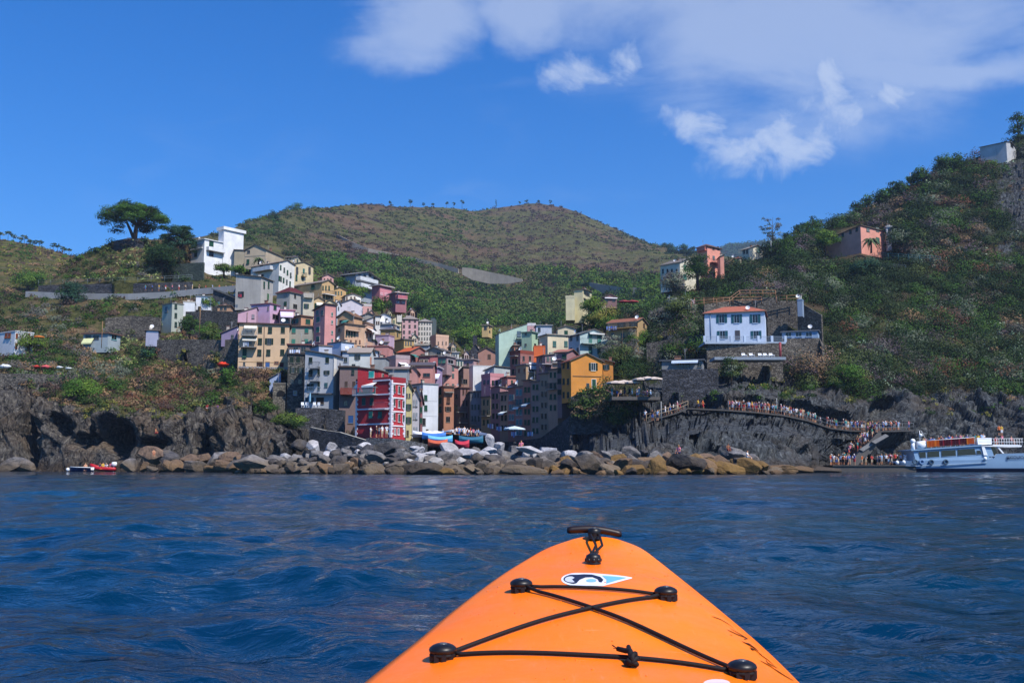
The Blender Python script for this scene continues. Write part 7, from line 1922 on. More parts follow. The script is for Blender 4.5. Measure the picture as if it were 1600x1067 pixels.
# wheelhouse part and slanting post, canopy
q = MB(); prism(q, [(bx(1549), bz(713)), (bx(1562), bz(713)), (bx(1556), bz(697)), (bx(1543), bz(697))], -2.4, 2.2); q.build('wheelhouse', DKGL, bo)
q = MB(); prism(q, [(bx(1537), bz(711)), (bx(1543), bz(711)), (bx(1538), bz(695)), (bx(1534), bz(695))], -2.7, -2.5); prism(q, [(bx(1567), bz(708)), (bx(1569.5), bz(708)), (bx(1560), bz(696)), (bx(1557), bz(696))], -2.6, -2.4); q.build('slanting_post', WHITE, bo)
q = MB(); prism(q, [(bx(1534), bz(697.3)), (bx(1596), bz(698.2)), (bx(1597.5), bz(696)), (bx(1592), bz(694.8)), (bx(1534), bz(694))], -2.75, 2.75); q.build('bridge_canopy', WHITE, bo)
q = MB(); prism(q, [(bx(1534), bz(694)), (bx(1556), bz(694)), (bx(1556), bz(683.5)), (bx(1533), bz(683.5))], -1.6, 1.2); q.build('upper_console', WHITE, bo)
q = MB()
for x in np.linspace(1556, 1600, 12): q.tube([(bx(x), -2.3, bz(695)), (bx(x), -2.3, bz(685))], .03, 5)
for z in (690, 685): q.tube([(bx(1533), -2.3, bz(z)), (bx(1602), -2.3, bz(z))], .035, 5)
q.build('upper_railing', WHITE, bo)
# top deck banner rail: orange and dark red scarves in a long row
zb0, zb1 = (lambda x: bz(np.interp(x, [1449, 1524], [700.6, 695.2]))), (lambda x: bz(np.interp(x, [1449, 1524], [688.5, 683.2])))
n = 30
for i in range(n):
    x0, x1 = 1449 + 75 * i / n, 1449 + 75 * (i + .93) / n
    col_ = ('#c8641c' if i < 8 or i >= 25 else '#5a1c28') if i % 5 else ('#e08a2c' if i < 8 or i > 24 else '#a03038')
    q = MB(); m0 = 4
    for k in range(m0):
        xa, xb = bx(x0 + (x1 - x0) * k / m0), bx(x0 + (x1 - x0) * (k + 1) / m0); ya, yb = -2.6 - .07 * (k % 2), -2.6 - .07 * ((k + 1) % 2)
        q.poly([(xa, ya, zb0(x0) + .25), (xb, yb, zb0(x0) + .2), (xb, yb, zb1(x0)), (xa, ya, zb1(x0))]); q.poly([(xa, ya + .02, zb1(x0)), (xb, yb + .02, zb1(x0)), (xb, yb + .02, zb0(x0) + .2), (xa, ya + .02, zb0(x0) + .25)])
    q.build('life_jacket', plain(col_, .7), bo)
q = MB(); q.tube([(bx(1448), -2.56, zb1(1449)), (bx(1525), -2.56, zb1(1524))], .05, 6)
for x in np.linspace(1449, 1524, 11): q.tube([(bx(x), -2.52, zb0(x)), (bx(x), -2.52, zb1(x))], .035, 5)
q.build('top_railing', WHITE, bo)
q = MB(); q.tube([(bx(1436), -1.9, bz(695.5)), (bx(1449.5), -1.9, bz(694.5))], .62, 14); q.build('life_raft', WHITE, bo)
q = MB(); q.box(bx(1428), bx(1432), -2.2, -1.8, bz(703), bz(689.5)); q.tube([(bx(1429), -2, bz(703)), (bx(1430), -2, bz(690))], .3, 6); q.ball((bx(1430), -2, bz(689)), .4); q.build('horn_mast', WHITE, bo)
q = MB(); q.tube([(bx(1449.5), 0, bz(697)), (bx(1449.5), 0, bz(672))], .05, 5); q.ball((bx(1451), 0, bz(679)), .28); q.tube([(bx(1452), 0, bz(672)), (bx(1460), 0, bz(687))], .025, 4); q.build('mast', WHITE, bo)
for x, z, c in ((1403, 722.5, 'w'), (1411.8, 722, 'w'), (1537, 716.3, 'w'), (1427.5, 721.5, 'd'), (1438, 721.5, 'b'), (1453, 721.8, 'd'), (1475.5, 721.5, 'd')):
    q = MB()
    if c == 'w': q.ball((0, 0, 0), .28, sz=1.15)
    else: q.lathe([(.24, -.12), (.38, -.14), (.42, 0), (.38, .14), (.24, .12), (.22, 0), (.24, -.12)], (0, 0, 0), 16, 0, Matrix.Rotation(R(90), 4, 'X'))
    o = q.build('fender', {'w': WHITE, 'd': plain('#3c5468', .7), 'b': plain('#6f90b8', .6)}[c], bo); o.location = (bx(x), -3.05 if x > 1420 else -2.6 if x > 1408 else -2.2, bz(z))
    if c == 'w': o.data = o.data


def text(s, size, loc, rot, mat, parent, name='lettering', ext=.004, align='LEFT'):
    c = bpy.data.curves.new(name, 'FONT'); c.body = s; c.size = size; c.extrude = ext; c.align_x = align; c.offset = .012
    o = bpy.data.objects.new(name, c); SC.collection.objects.link(o)
    dg = bpy.context.evaluated_depsgraph_get(); m = bpy.data.meshes.new_from_object(o.evaluated_get(dg)); bpy.data.objects.remove(o)
    m.materials.clear(); m.materials.append(mat); o = bpy.data.objects.new(name, m); link(o, parent); o.location = loc; o.rotation_euler = rot; return o


text('GOLFO DEI POETI', .62, (bx(1576.5), -3.02, bz(716.6)), (R(90), 0, 0), NAVY, bo)
q = MB(); q.lathe([(.24, 0), (.30, -.02), (.30, .02), (.24, .0)], (bx(1573.7), -3.0, bz(715)), 16, 0, Matrix.Rotation(R(90), 4, 'X')); q.ball((bx(1573.7), -2.98, bz(715)), .14, seg=8, sz=.9); q.build('emblem', NAVY, bo)
q = MB(); q.box(bx(1544), bx(1547), -2.97, -2.935, bz(714.6), bz(713)); q.box(bx(1548), bx(1552.5), -2.97, -2.935, bz(714.6), bz(713)); q.build('registration_mark', NAVY, bo)
for v in bo.children:
    if v.name.startswith(('window',)): pass
boat_people = [(x, BY - 2.0 + rnd.random() * 1.5, lambda x_: bz(np.interp(x_, [1449, 1524], [701, 695.5]))) for x in np.linspace(1452, 1522, 17)]
for x, y, zf in boat_people: person(Vector((bo.location.x + bx(x + rnd.uniform(-1, 1)), y + .4, zf(x) + .12)), rnd.uniform(-.8, .8), 'on the boat top deck', 'passengers on the boat top deck', 'stand')
for x in (1380, 1386, 1391, 1397, 1403, 1410, 1417, 1423): person(Vector((P(x, 720, BY).x, BY + rnd.uniform(-1, .8), QZ + .1)) if x < 1396 else Vector((bo.location.x + bx(x), BY + rnd.uniform(-.5, .6), bz(719.8) - .5)), rnd.uniform(-.6, .6), 'by the pointed boat end', 'passengers at the pointed end of the boat', None, ('white' if x in (1386, 1397) else None))
for x in (1530, 1538, 1544, 1548, 1553, 1562, 1568, 1574, 1580, 1588): person(Vector((bo.location.x + bx(x), BY + rnd.uniform(-1.6, .8), bz(694.5) + .05)), rnd.uniform(-.8, .8), 'on the bridge deck', 'passengers on the boat bridge deck', 'sit' if x > 1556 and rnd.random() < .6 else 'stand')
for x, z in ((1574, 684), (1578, 684)): person(Vector((bo.location.x + bx(x), BY - .5, bz(z) + .4)), 0, 'in bright clothes standing highest on the boat', None, 'stand', 'orange' if x == 1574 else 'yellow')

# red inflatable
rb = thing('inflatable_boat', 'red inflatable boat with seated passengers and a white outboard motor', 'boat', (P(158, 733, 166).x, 166, .0))
X = lambda px: P(px, 730, 165).x - rb.location.x
for s in (-1, 1):
    q = MB(); q.tube([(X(137), 0, 1.15), (X(141), s * .45, .95), (X(148), s * .85, .62), (X(156), s * 1.0, .48), (X(180), s * 1.0, .42), (X(181.5), s * 1.0, .42)], [.2, .26, .29, .3, .3, .12], 12); q.build('tube', plain('#a81c26', .4), rb)
q = MB(); q.poly([(X(142), -.6, .3), (X(179), -.9, .3), (X(179), .9, .3), (X(142), .6, .3)]); q.poly([(X(142), -.6, .3), (X(142), .6, .3), (X(179), .9, -.15), (X(179), -.9, -.15)]); q.build('floor_board', plain('#4a4a50'), rb)
q = MB(); q.box(X(157) , X(161), -1.31, -1.28, .38, .52); q.build('side_patch', plain('#d8702c'), rb)
q = MB(); q.lathe([(.02, 1.6), (.3, 1.55), (.36, 1.3), (.32, .95), (.2, .9)], (X(174.5), 0, 0), 12, 0, None, True, 1.3, .8); q.box(X(174) - .1, X(174) + .1, -.08, .08, -.3, .9); q.build('outboard_motor', WHITE, rb)
for i, (x, sh, bb) in enumerate(((151, 'grey', 0), (154, 'navy', 0), (156, 'beige', 0), (158.5, 'yellow', 0), (160.5, 'light blue', 0), (165, 'white', 0), (168, 'pink', 0))):
    person(Vector((rb.location.x + X(x), 166 + (-.45 if i % 2 else .4), -.08 + .3)), rnd.choice((0, .6, -.5)), 'seated in the red inflatable boat', 'passengers of the red inflatable boat', 'sit', sh)
sb = thing('small_motorboat', 'small dark blue motorboat with white trim beside the red inflatable', 'boat', (P(132, 733, 164).x, 164, 0))
q = MB(); r_ = []
secs = []
for i in range(9):
    f = i / 8; x = -2.3 + 3.6 * f; wd = .8 * (1 - (1 - f) ** 2 * .85) ; secs.append([(x, -wd, .75 - .1 * f), (x, -wd * .9, .4), (x, -wd * .5, -.1), (x, 0, -.2), (x, wd * .5, -.1), (x, wd * .9, .4), (x, wd, .75 - .1 * f), (x, wd * .85, .7), (x, wd * .7, .3), (x, -wd * .7, .3), (x, -wd * .85, .7), (x, -wd, .75 - .1 * f)])
lofthull('hull', secs, [plain('#15284c', .35), WHITE], sb, [0, 0, 0, 0, 0, 0, 1, 1, 1, 1, 1])
q = MB(); q.tube([(-2.3, -.25, .78), (-1, -.74, .74), (1.3, -.82, .68)], .06, 6); q.build('white_trim', WHITE, sb); q = MB(); q.ball((-2.7, 0, .35), .3); q.build('outboard_motor', WHITE, sb)
person(Vector((sb.location.x + .2, 163.9, .1)), .3, 'bare chested in the small blue motorboat', None, 'sit', 'red', 'red', 'fair', True)
# boats pulled up on the slipway
for i, (x, y, Y, L_, c, rz, lb) in enumerate([(678, 687, 150, 3.6, '#3a6fb0', .15, 'blue covered boat pulled up on the slipway, rearmost'), (688, 692, 146, 3.6, '#5a9fd0', .2, 'light blue boat in the front of the slipway'), (663, 684, 156, 3.6, '#c9ccd2', .1, 'white boat left of the blue ones on the slipway'),
                                              (722, 701, 126, 1.8, '#a83040', .1, 'small red boat lying behind the pale rocks'), (736, 693, 140, 3.4, '#2f6a80', .1, 'teal covered boat on the harbour side'), (684, 699, 132, 2.6, '#b0503a', .2, 'low orange red dinghy above the breakwater')]):
    bt = thing('rowing_boat', lb, 'boat', P(x, y, Y), rz, 'boats pulled up in the harbour'); secs = []
    for k in range(13):
        f = k / 12; xx = -L_ / 2 + L_ * f; wd = .7 * (1 - abs(2 * f - 1) ** 2.4) + .02; sh = .5 + .25 * (2 * f - 1) ** 2; secs.append([(xx, -wd, sh), (xx, -wd * .85, sh * .45), (xx, -wd * .4, .05), (xx, wd * .4, .05), (xx, wd * .85, sh * .45), (xx, wd, sh)])
    lofthull('hull', secs, [plain(c, .5)], bt)
    secs = [[(s_[0][0], s_[0][1] * 1.02, s_[0][2]), (s_[0][0], s_[0][1] * .5, s_[0][2] + .3), (s_[0][0], 0, s_[0][2] + .42), (s_[0][0], -s_[0][1] * .5, s_[0][2] + .3), (s_[0][0], -s_[0][1] * 1.02, s_[0][2])] for s_ in secs]
    lofthull('cover', secs, [plain({0: '#3a70b8', 1: '#6aaed8', 2: '#d0d2d8', 3: '#b03040', 4: '#2f5f78', 5: '#b8583c'}[i], .7)], bt)
# ------------------------------------------------------------------ kayak
KT = [(1.70, 1067, 568, 1250), (1.90, 1003, 649, 1184), (2.10, 958, 703, 1131), (2.30, 922, 750, 1087), (2.45, 895, 788, 1053), (2.56, 873, 824, 1025), (2.64, 857, 853, 1003), (2.70, 845, 886, 974), (2.725, 840, 908, 952)]
kd = [k[0] for k in KT]
kl = [P(k[2], k[1], k[0]) for k in KT]; kr = [P(k[3], k[1], k[0]) for k in KT]
KD = np.array([-1.35, -1.2, -.8, -.2, .4, .9, 1.35] + kd + [2.735])
ax0 = (kl[0].x + kr[0].x) / 2; ax1 = (kl[-1].x + kr[-1].x) / 2; slope = (ax1 - ax0) / (kd[-1] - kd[0])
axx = lambda d_: ax0 + slope * (d_ - kd[0])
hb = [.02, .13, .27, .35, .378, .382, .378]
KL = np.array([axx(d_) - h_ for d_, h_ in zip(KD[:7], hb)] + [p.x for p in kl] + [axx(2.735) - .006])
KR = np.array([axx(d_) + h_ for d_, h_ in zip(KD[:7], hb)] + [p.x for p in kr] + [axx(2.735) + .006])
KZ = np.array([.46, .44, .41, .39, .395, .405, .425] + [(a.z + b_.z) / 2 for a, b_ in zip(kl, kr)] + [(kl[-1].z + kr[-1].z) / 2 - .004])


def kf(d_):
    d_ = np.asarray(d_, float); return hermite(KD, KL, d_), hermite(KD, KR, d_), hermite(KD, KZ, d_)


def crown(d_): return .045 * np.clip((2.75 - d_) / .5, .12, 1) * np.clip((d_ + 1.4) / .5, .1, 1)


def deckz(x, d_):
    l_, r_, z = kf(d_); t_ = np.clip((2 * x - l_ - r_) / (r_ - l_), -1, 1)
    return z + crown(d_) * (1 - np.abs(t_) ** 2.6)


def deck_at(px, py, off=0.0):
    Ys = np.linspace(1.25, 2.735, 1200); y = (CY - py) / F; dy = cp - y * sp
    x = (px - CX) / F * Ys / dy; z = CAMZ + (sp + y * cp) * Ys / dy; dz = z - deckz(x, Ys) - off
    i = np.where(dz < 0)[0]; i = i[0] if len(i) else len(Ys) - 1
    return Vector((x[i], Ys[i], deckz(x[i], Ys[i]) + off))


kay = thing('kayak', 'bright orange sit on top kayak bow with black bungee cords pointing at the village', 'kayak', (float(axx(.6)), .6, 0))
KO = kay.location.copy()


def kbuild(b, name, mats, parent=None):
    b.v = [tuple(Vector(v) - KO) for v in b.v]; return b.build(name, mats, parent or kay)


m, t_, bs = newmat('orange_plastic')
g = t_.new('ShaderNodeNewGeometry'); pos = g.outputs['Position']
n1 = t_.noise(pos, 3.2, 4, .6); n2 = t_.noise(t_.map(pos, (40, 6, 6)), 3, 4, .6); n3 = t_.noise(pos, 260, 2)
c = t_.mix(t_.ramp(n1, [(.3, 0.), (.7, 1.)]), (.94, .170, .004), (.98, .215, .008))
c = t_.mix(t_.math('MULTIPLY', t_.ramp(n2, [(.60, 0.), (.72, 1.)]), .22), c, (.95, .33, .14))
sc_ = t_.ramp(t_.noise(t_.map(pos, (5, 60, 10), rot=(0, 0, .5)), 2.2, 2), [(.70, 0.), (.74, .35)])
c = t_.mix(sc_, c, (.95, .40, .22))
t_.ln(c, bs.inputs['Base Color']); t_.ln(t_.ramp(t_.noise(pos, 9, 6, .7), [(.35, .30), (.65, .55)]), bs.inputs['Roughness']); bs.inputs['Specular IOR Level'].default_value = .28
bs.inputs['Subsurface Weight'].default_value = 0
t_.ln(t_.bump(t_.math('ADD', n3, t_.math('MULTIPLY', n1, 3)), .12, .004), bs.inputs['Normal'])
ORANGE = m
dsm = np.concatenate([np.linspace(-1.35, 1.3, 40), np.linspace(1.33, 2.6, 70), np.linspace(2.61, 2.735, 26)])
rings = []
nt = 34
for d_ in dsm:
    l_, r_, z = kf(d_); hw = (r_ - l_) / 2; cx_ = (l_ + r_) / 2; ring = []
    cr = crown(d_)
    for t0 in np.linspace(-1, 1, nt): ring.append((cx_ + hw * t0, d_, float(z + cr * (1 - abs(t0) ** 2.6))))
    keel = float(np.interp(d_, [-1.35, -1.0, 0, 1.6, 2.2, 2.55, 2.7, 2.735], [.40, .02, -.10, -.09, -.02, .14, .36, .5])); rr = min(.03, hw * .5)
    right = []
    for a in (20, 45, 70): right.append((hw + rr * (math.sin(R(a + 20)) - .64) * .8, z - rr * (1 - math.cos(R(a)))))
    hgt = z - keel
    for fz, fw in ((.25, .985), (.45, .94), (.65, .84), (.82, .66), (.94, .36)): right.append((hw * fw, z - hgt * fz))
    ring += [(cx_ + w_, d_, float(zz)) for w_, zz in right] + [(cx_, d_, keel)] + [(cx_ - w_, d_, float(zz)) for w_, zz in right[::-1]]
    rings.append(ring)
b = MB(); n = len(rings[0]); b.v = [tuple(Vector(p) - KO) for r_ in rings for p in r_]
for i in range(len(rings) - 1):
    for k in range(n): b.f.append((i * n + k, i * n + (k + 1) % n, (i + 1) * n + (k + 1) % n, (i + 1) * n + k)); b.m.append(0); b.sm.append(True)
b.f.append(tuple(range(n - 1, -1, -1))); b.m.append(0); b.sm.append(False); L0 = (len(rings) - 1) * n; b.f.append(tuple(range(L0, L0 + n))); b.m.append(0); b.sm.append(False)
hull = b.build('hull', ORANGE, kay)
BLK = plain('#121214', .42, 0, 'black_rubber', .2, 60, .45); CORD = plain('#151316', .75, 0, 'bungee_cord', .5, 400, .3); GRY = plain('#5c5e62', .35, .3, None, .1, 60)
pads = {}
for key, x, y in (('a', 814.5, 918), ('b', 1040.5, 930.5), ('c', 692, 1023), ('d', 1159.5, 1050)):
    p = deck_at(x, y, .006); pads[key] = p
    q = MB(); up = Matrix.Rotation(.0, 4, 'X')
    q.lathe([(.002, .0185), (.012, .0185), (.018, .016), (.0225, .0125), (.0238, .009), (.0225, .0045), (.019, .002), (.019, -.008)], p, 28)
    for k in range(9):
        a = 2 * math.pi * k / 9; q.box(p.x + math.cos(a) * .019 - .004, p.x + math.cos(a) * .019 + .004, p.y + math.sin(a) * .019 - .004, p.y + math.sin(a) * .019 + .004, p.z - .009, p.z + .0035)
    pd = kbuild(q, 'deck_button', BLK)
    q = MB(); q.lathe([(.001, .0205), (.0055, .0203), (.0072, .0187), (.0072, .017)], p, 14); kbuild(q, 'screw', GRY, pd)
    pd.parent = kay
for o in kay.children:
    if o.name.startswith('deck_button'):
        for c_ in o.children: c_.matrix_parent_inverse = Matrix.Identity(4)


def cord(pa, pb, nm='bungee_cord', h0=.006, h1=.004, n=40, r_=.0036, sag=0, bend=0, ra=.021):
    d_ = (pb - pa); d_.z = 0; d_.normalize(); a_ = pa + d_ * ra; e_ = pb - d_ * ra; pts = []
    s_ = Vector((-d_.y, d_.x, 0))
    for i in range(n + 1):
        f = i / n; p = a_.lerp(e_, f) + s_ * bend * math.sin(math.pi * f); zd = float(deckz(p.x, p.y)); lz = (pa.z + .004) * (1 - f) + (pb.z + .004) * f
        p.z = max(zd + .0055, lz) if not sag else max(zd + .0045, lz - sag * math.sin(math.pi * f)); pts.append(p)
    q = MB(); q.tube(pts, r_, 10); kbuild(q, nm, CORD); return pts


cord(pads['a'], pads['b']); c1 = cord(pads['a'], pads['d']); c2 = cord(pads['b'], pads['c']); c3 = cord(pads['c'], pads['d'], sag=.012, bend=-.004)
for k in 'abcd':  # loop of the cord round each button neck
    p = pads[k]; q = MB(); q.tube([(p.x + math.cos(a) * .0195, p.y + math.sin(a) * .0195, p.z + .001) for a in np.linspace(0, 6.2832, 20)], .0036, 8); kbuild(q, 'bungee_cord', CORD)
# knot with frayed ends on the rear cord
kp = deck_at(988, 1032, .010)
q = MB()
for a0, rr, tz_ in ((0, .0085, 0), (1.1, .008, .003), (2.2, .0075, -.002)):
    q.tube([(kp.x + math.cos(a) * rr * math.cos(a0) + .003 * math.sin(2 * a), kp.y + math.sin(a) * rr * .8, kp.z + math.cos(a) * rr * math.sin(a0 + .5) + tz_) for a in np.linspace(0, 6.2832, 18)], .0042, 8)
e1 = deck_at(965, 1013, .016); e2 = deck_at(982, 1010, .016); mid = deck_at(985, 1021, .014)
q.tube([kp, mid + Vector((0, 0, .004)), deck_at(976, 1016, .016), e1], [.005, .0045, .0045, .0042], 8); q.tube([kp, mid, e2], [.0045, .0045, .004], 8)
for i in range(6): a = rnd.random() * 2; q.tube([e1, e1 + Vector((-.006 - .004 * rnd.random(), .004 * a - .003, .006 * rnd.random()))], .0006, 4)
kbuild(q, 'knot', CORD)
# bow toggle handle
hp = deck_at(928.5, 839, .008); q = MB()
q.lathe([(.002, .024), (.012, .0235), (.017, .020), (.0175, .012), (.016, .004), (.018, -.004)], hp, 24); hb_ = kbuild(q, 'handle_mount', BLK)
q = MB(); q.lathe([(.001, .0262), (.005, .026), (.0065, .0235)], hp, 12); kbuild(q, 'screw', GRY, hb_)
z_ = hp.z + .024; yh = hp.y + .028
pl_, pr_ = P(886, 827, yh), P(971, 833, yh); q = MB(); pts = []; rad = []
n = 22; secs = []
for i in range(n + 1):
    f = i / n; x = pl_.x + (pr_.x - pl_.x) * f; zc = (pl_.z + (pr_.z - pl_.z) * f) + .0075 * math.sin(math.pi * f) - .002; e = 1 if 0 < i < n else .72
    ring = []
    for k in range(12):
        a = 2 * math.pi * k / 12; ring.append((x, yh + math.cos(a) * .012 * e, zc + math.sin(a) * (.0095 + .001 * math.sin(math.pi * f)) * e))
    secs.append(ring)
q.v = [p for s_ in secs for p in s_]
for i in range(n):
    for k in range(12): q.f.append((i * 12 + k, i * 12 + (k + 1) % 12, (i + 1) * 12 + (k + 1) % 12, (i + 1) * 12 + k)); q.m.append(0); q.sm.append(True)
q.f.append(tuple(range(11, -1, -1))); q.m.append(0); q.sm.append(False); q.f.append(tuple(range(n * 12, n * 12 + 12))); q.m.append(0); q.sm.append(False)
kbuild(q, 'toggle_handle', plain('#1d1416', .45, 0, None, .25, 30, .4))
nb = deck_at(927, 875, .008); q = MB()
q.lathe([(.002, .016), (.010, .0155), (.0165, .012), (.0185, .006), (.017, 0), (.0185, -.008)], nb, 22)
for k in range(8): a = 2 * math.pi * k / 8; q.ball((nb.x + math.cos(a) * .0155, nb.y + math.sin(a) * .0155, nb.z + .001), .0055, seg=8)
kbuild(q, 'rear_nub', BLK)
for s in (-1, 1):
    q = MB(); q.tube([(hp.x + s * .010, hp.y - .012, hp.z + .008), (hp.x + s * .011, hp.y - .04, hp.z + .0065), (hp.x + s * .008 , hp.y * .45 + nb.y * .55, (hp.z + nb.z) / 2 + .008), (nb.x + s * .002, nb.y + .032, nb.z + .010), (nb.x + s * .010, nb.y + .012, nb.z + .010)], .0032, 8); kbuild(q, 'handle_cord', CORD)
q = MB(); q.tube([(hp.x, hp.y + .005, hp.z + .012), (hp.x, yh, (pl_.z + pr_.z) / 2)], .007, 8); kbuild(q, 'handle_cord', CORD)


# beads of sea water drying on the deck
rg = np.random.default_rng(5); q = MB()
for i in range(260):
    d_ = 1.3 + 1.35 * rg.random(); l_, r_, z = kf(d_); x = float(l_ + (r_ - l_) * (.06 + .88 * rg.random())); s_ = .0008 + .0026 * rg.random() ** 3
    q.lathe([(s_, -.0002), (s_ * .85, s_ * .28), (s_ * .45, s_ * .5), (.00005, s_ * .56)], (x, d_, float(deckz(x, d_))), 8, 0, None, True, 1, 1 + rg.random())
wm = bpy.data.materials.new('water_bead'); wm.use_nodes = True; wb = wm.node_tree.nodes['Principled BSDF']; wb.inputs['Base Color'].default_value = (.93, .17, .01, 1); wb.inputs['Roughness'].default_value = .03; wb.inputs['Specular IOR Level'].default_value = .6
o = kbuild(q, 'water_beads', wm); o['kind'] = 'stuff'


# ---- deck decals, draped on the curved plastic
def drape(poly, off, col, name='decal', rough=.4):
    """poly in picture pixels laid over the deck"""
    P2 = [deck_at(x, y) for x, y in poly]; cx_ = sum(p.x for p in P2) / len(P2); cy_ = sum(p.y for p in P2) / len(P2)
    bm = bmesh.new(); vs = [bm.verts.new((p.x, p.y, 0)) for p in P2]; f = bm.faces.new(vs); bmesh.ops.triangulate(bm, faces=[f]); bmesh.ops.subdivide_edges(bm, edges=bm.edges[:], cuts=3, use_grid_fill=True)
    for v in bm.verts: v.co.z = float(deckz(v.co.x, v.co.y)) + off; v.co -= KO
    m_ = bpy.data.meshes.new(name); bm.normal_update()
    for fc in bm.faces:
        if fc.normal.z < 0: fc.normal_flip()
    bm.to_mesh(m_); bm.free(); m_.materials.append(plain(col, rough, 0, None, .03, 50)); return link(bpy.data.objects.new(name, m_), kay)


def arc(cx_, cy_, rx, ry, a0, a1, n=24): return [(cx_ + rx * math.cos(R(a)), cy_ + ry * math.sin(R(a))) for a in np.linspace(a0, a1, n)]


drape(arc(903, 905.2, 26, 10.2, 95, 262, 26) + [(922, 895.2), (945, 897), (987.8, 902.2), (987, 903.8), (962, 910.5), (942, 915.6), (920, 915.2)], .0007, '#dfe2ea')
drape(arc(906, 905, 25.5, 8.2, 112, 236, 16) + [(903, 898.2), (912, 897.6), (925, 898), (938, 901.5), (943, 906.2), (940, 910.4), (936, 909.5), (934, 905.5), (926, 902), (915, 902.5), (906, 906), (901, 911.5), (897, 912.5)], .0013, '#1a1830')
drape(arc(893, 906, 10.5, 4.8, 60, 250, 14) + [(894, 901.5), (898, 903.5), (893.5, 906), (897, 909.5)], .0018, '#c4cad8')
drape([(941, 899.8), (979, 903), (947, 912), (948, 906)], .0013, '#6fb4dc')
drape(arc(924, 907.4, 8.2, 2.4, 0, 345, 20), .0013, '#7fb8d8')
drape(arc(1120, 1068, 21, 6.5, 180, 359, 20), .0010, '#dcc8cc')
# dark script lettering along the right rim
sm = MB()
strokes = [[(1113, 962), (1126, 966.5), (1139, 974), (1146, 979)], [(1137, 983), (1152, 990), (1166, 995.5)], [(1142, 981), (1156, 989), (1168, 996.5), (1163, 997.5)], [(1160, 1001), (1175, 1009), (1186, 1016)], [(1172, 1010.5), (1180, 1014), (1191, 1022)], [(1173, 1013), (1178, 1014.8)], [(1189, 1031.5), (1205, 1040), (1221, 1052)], [(1197, 1030), (1199, 1034), (1214, 1042)], [(1186, 1020), (1198, 1028), (1210, 1038)], [(1207, 1042), (1220, 1050), (1232, 1058)], [(1218, 1049), (1224, 1053), (1240, 1062)], [(1163, 1003), (1172, 1005), (1183, 1013)]]
for s_ in strokes:
    P3 = [deck_at(x, y, .0012) for x, y in s_]
    pts = []
    for i in range(len(P3) - 1):
        for k in range(6): p = P3[i].lerp(P3[i + 1], k / 6); p.z = float(deckz(p.x, p.y)) + .0008; pts.append(p)
    pts.append(P3[-1])
    for i in range(len(pts) - 1):
        w0 = .0042 * math.sin(math.pi * (.15 + .7 * i / (len(pts) - 1))) + .0006; w1 = .0042 * math.sin(math.pi * (.15 + .7 * (i + 1) / (len(pts) - 1))) + .0006; a, c_ = pts[i], pts[i + 1]
        sm.poly([a - Vector((0, w0, 0)), c_ - Vector((0, w1, 0)), c_ + Vector((0, w1, 0)), a + Vector((0, w0, 0))])
kbuild(sm, 'lettering', plain('#241c28', .5))

# ------------------------------------------------------------------ fit the ground round what stands on it
CLR = []
for o in list(SC.objects):
    c = o.get('category')
    ws = [k for k in o.children if k.name.startswith('wall')] if o.type == 'EMPTY' and c in ('house', 'hut', 'chapel', 'bar', 'garage', 'shed', 'building', 'tower') else ([o] if c in ('wall', 'terrace') else [])
    if not ws: continue
    if c in ('wall', 'terrace'):
        cs = np.array([v.co[:] for v in o.data.vertices]) + np.array(o.location); x, y = proj(cs)
        n_ = max(1, int((x.max() - x.min()) / 12))
        for k in range(n_):
            xa, xb = x.min() + (x.max() - x.min()) * k / n_, x.min() + (x.max() - x.min()) * (k + 1) / n_
            s_ = (x >= xa - 30) & (x <= xb + 30)
            ax_, ay_ = np.interp((xa + xb) / 2, np.sort(x), y[np.argsort(x)]), 0
            # front vertices nearest to this stretch
            near = np.argsort(np.abs(x - (xa + xb) / 2))[:6]
            CLR.append((xa - 1, xb + 1, y[near].min() - 1, y[near].max() - 1, cs[near, 1].max() + .3))
        continue
    for w_ in ws:
        cs = np.array([v.co[:] for v in w_.data.vertices]); zz = cs[:, 2].copy()
        cs[:, 2] = np.maximum(cs[:, 2], -.4)
        ca, sa = math.cos(o.rotation_euler.z), math.sin(o.rotation_euler.z)
        wd = np.stack([cs[:, 0] * ca - cs[:, 1] * sa + o.location.x, cs[:, 0] * sa + cs[:, 1] * ca + o.location.y, cs[:, 2] + o.location.z], -1)
        x, y = proj(wd)
        Wd, Dp, H_ = -w_.data.vertices[0].co.x, 0, cs[:, 2].max(); xs_ = [v.co.x for v in w_.data.vertices]; ys_ = [v.co.y for v in w_.data.vertices]
        for (p0, p1) in (((min(xs_), min(ys_)), (max(xs_), min(ys_))), ((max(xs_), min(ys_)), (max(xs_), max(ys_)))):
            for k in range(4):
                q0 = [p0[i] + (p1[i] - p0[i]) * k / 4 for i in (0, 1)]; q1 = [p0[i] + (p1[i] - p0[i]) * (k + 1) / 4 for i in (0, 1)]
                ww = np.array([(a_[0] * ca - a_[1] * sa + o.location.x, a_[0] * sa + a_[1] * ca + o.location.y, o.location.z + z_) for a_ in (q0, q1) for z_ in (-.4, H_)])
                xx, yv = proj(ww)
                if xx[2] > xx[0] + .3: CLR.append((xx.min() - .8, xx.max() + .8, yv.min() - 1, yv.max() - 1, ww[:, 1].max() + 1.5))
        EXC.append((x.min() - 1, x.max() + 1, y.min() + 3, y.max() + (1.5 if o.location.y < 240 else 0)))
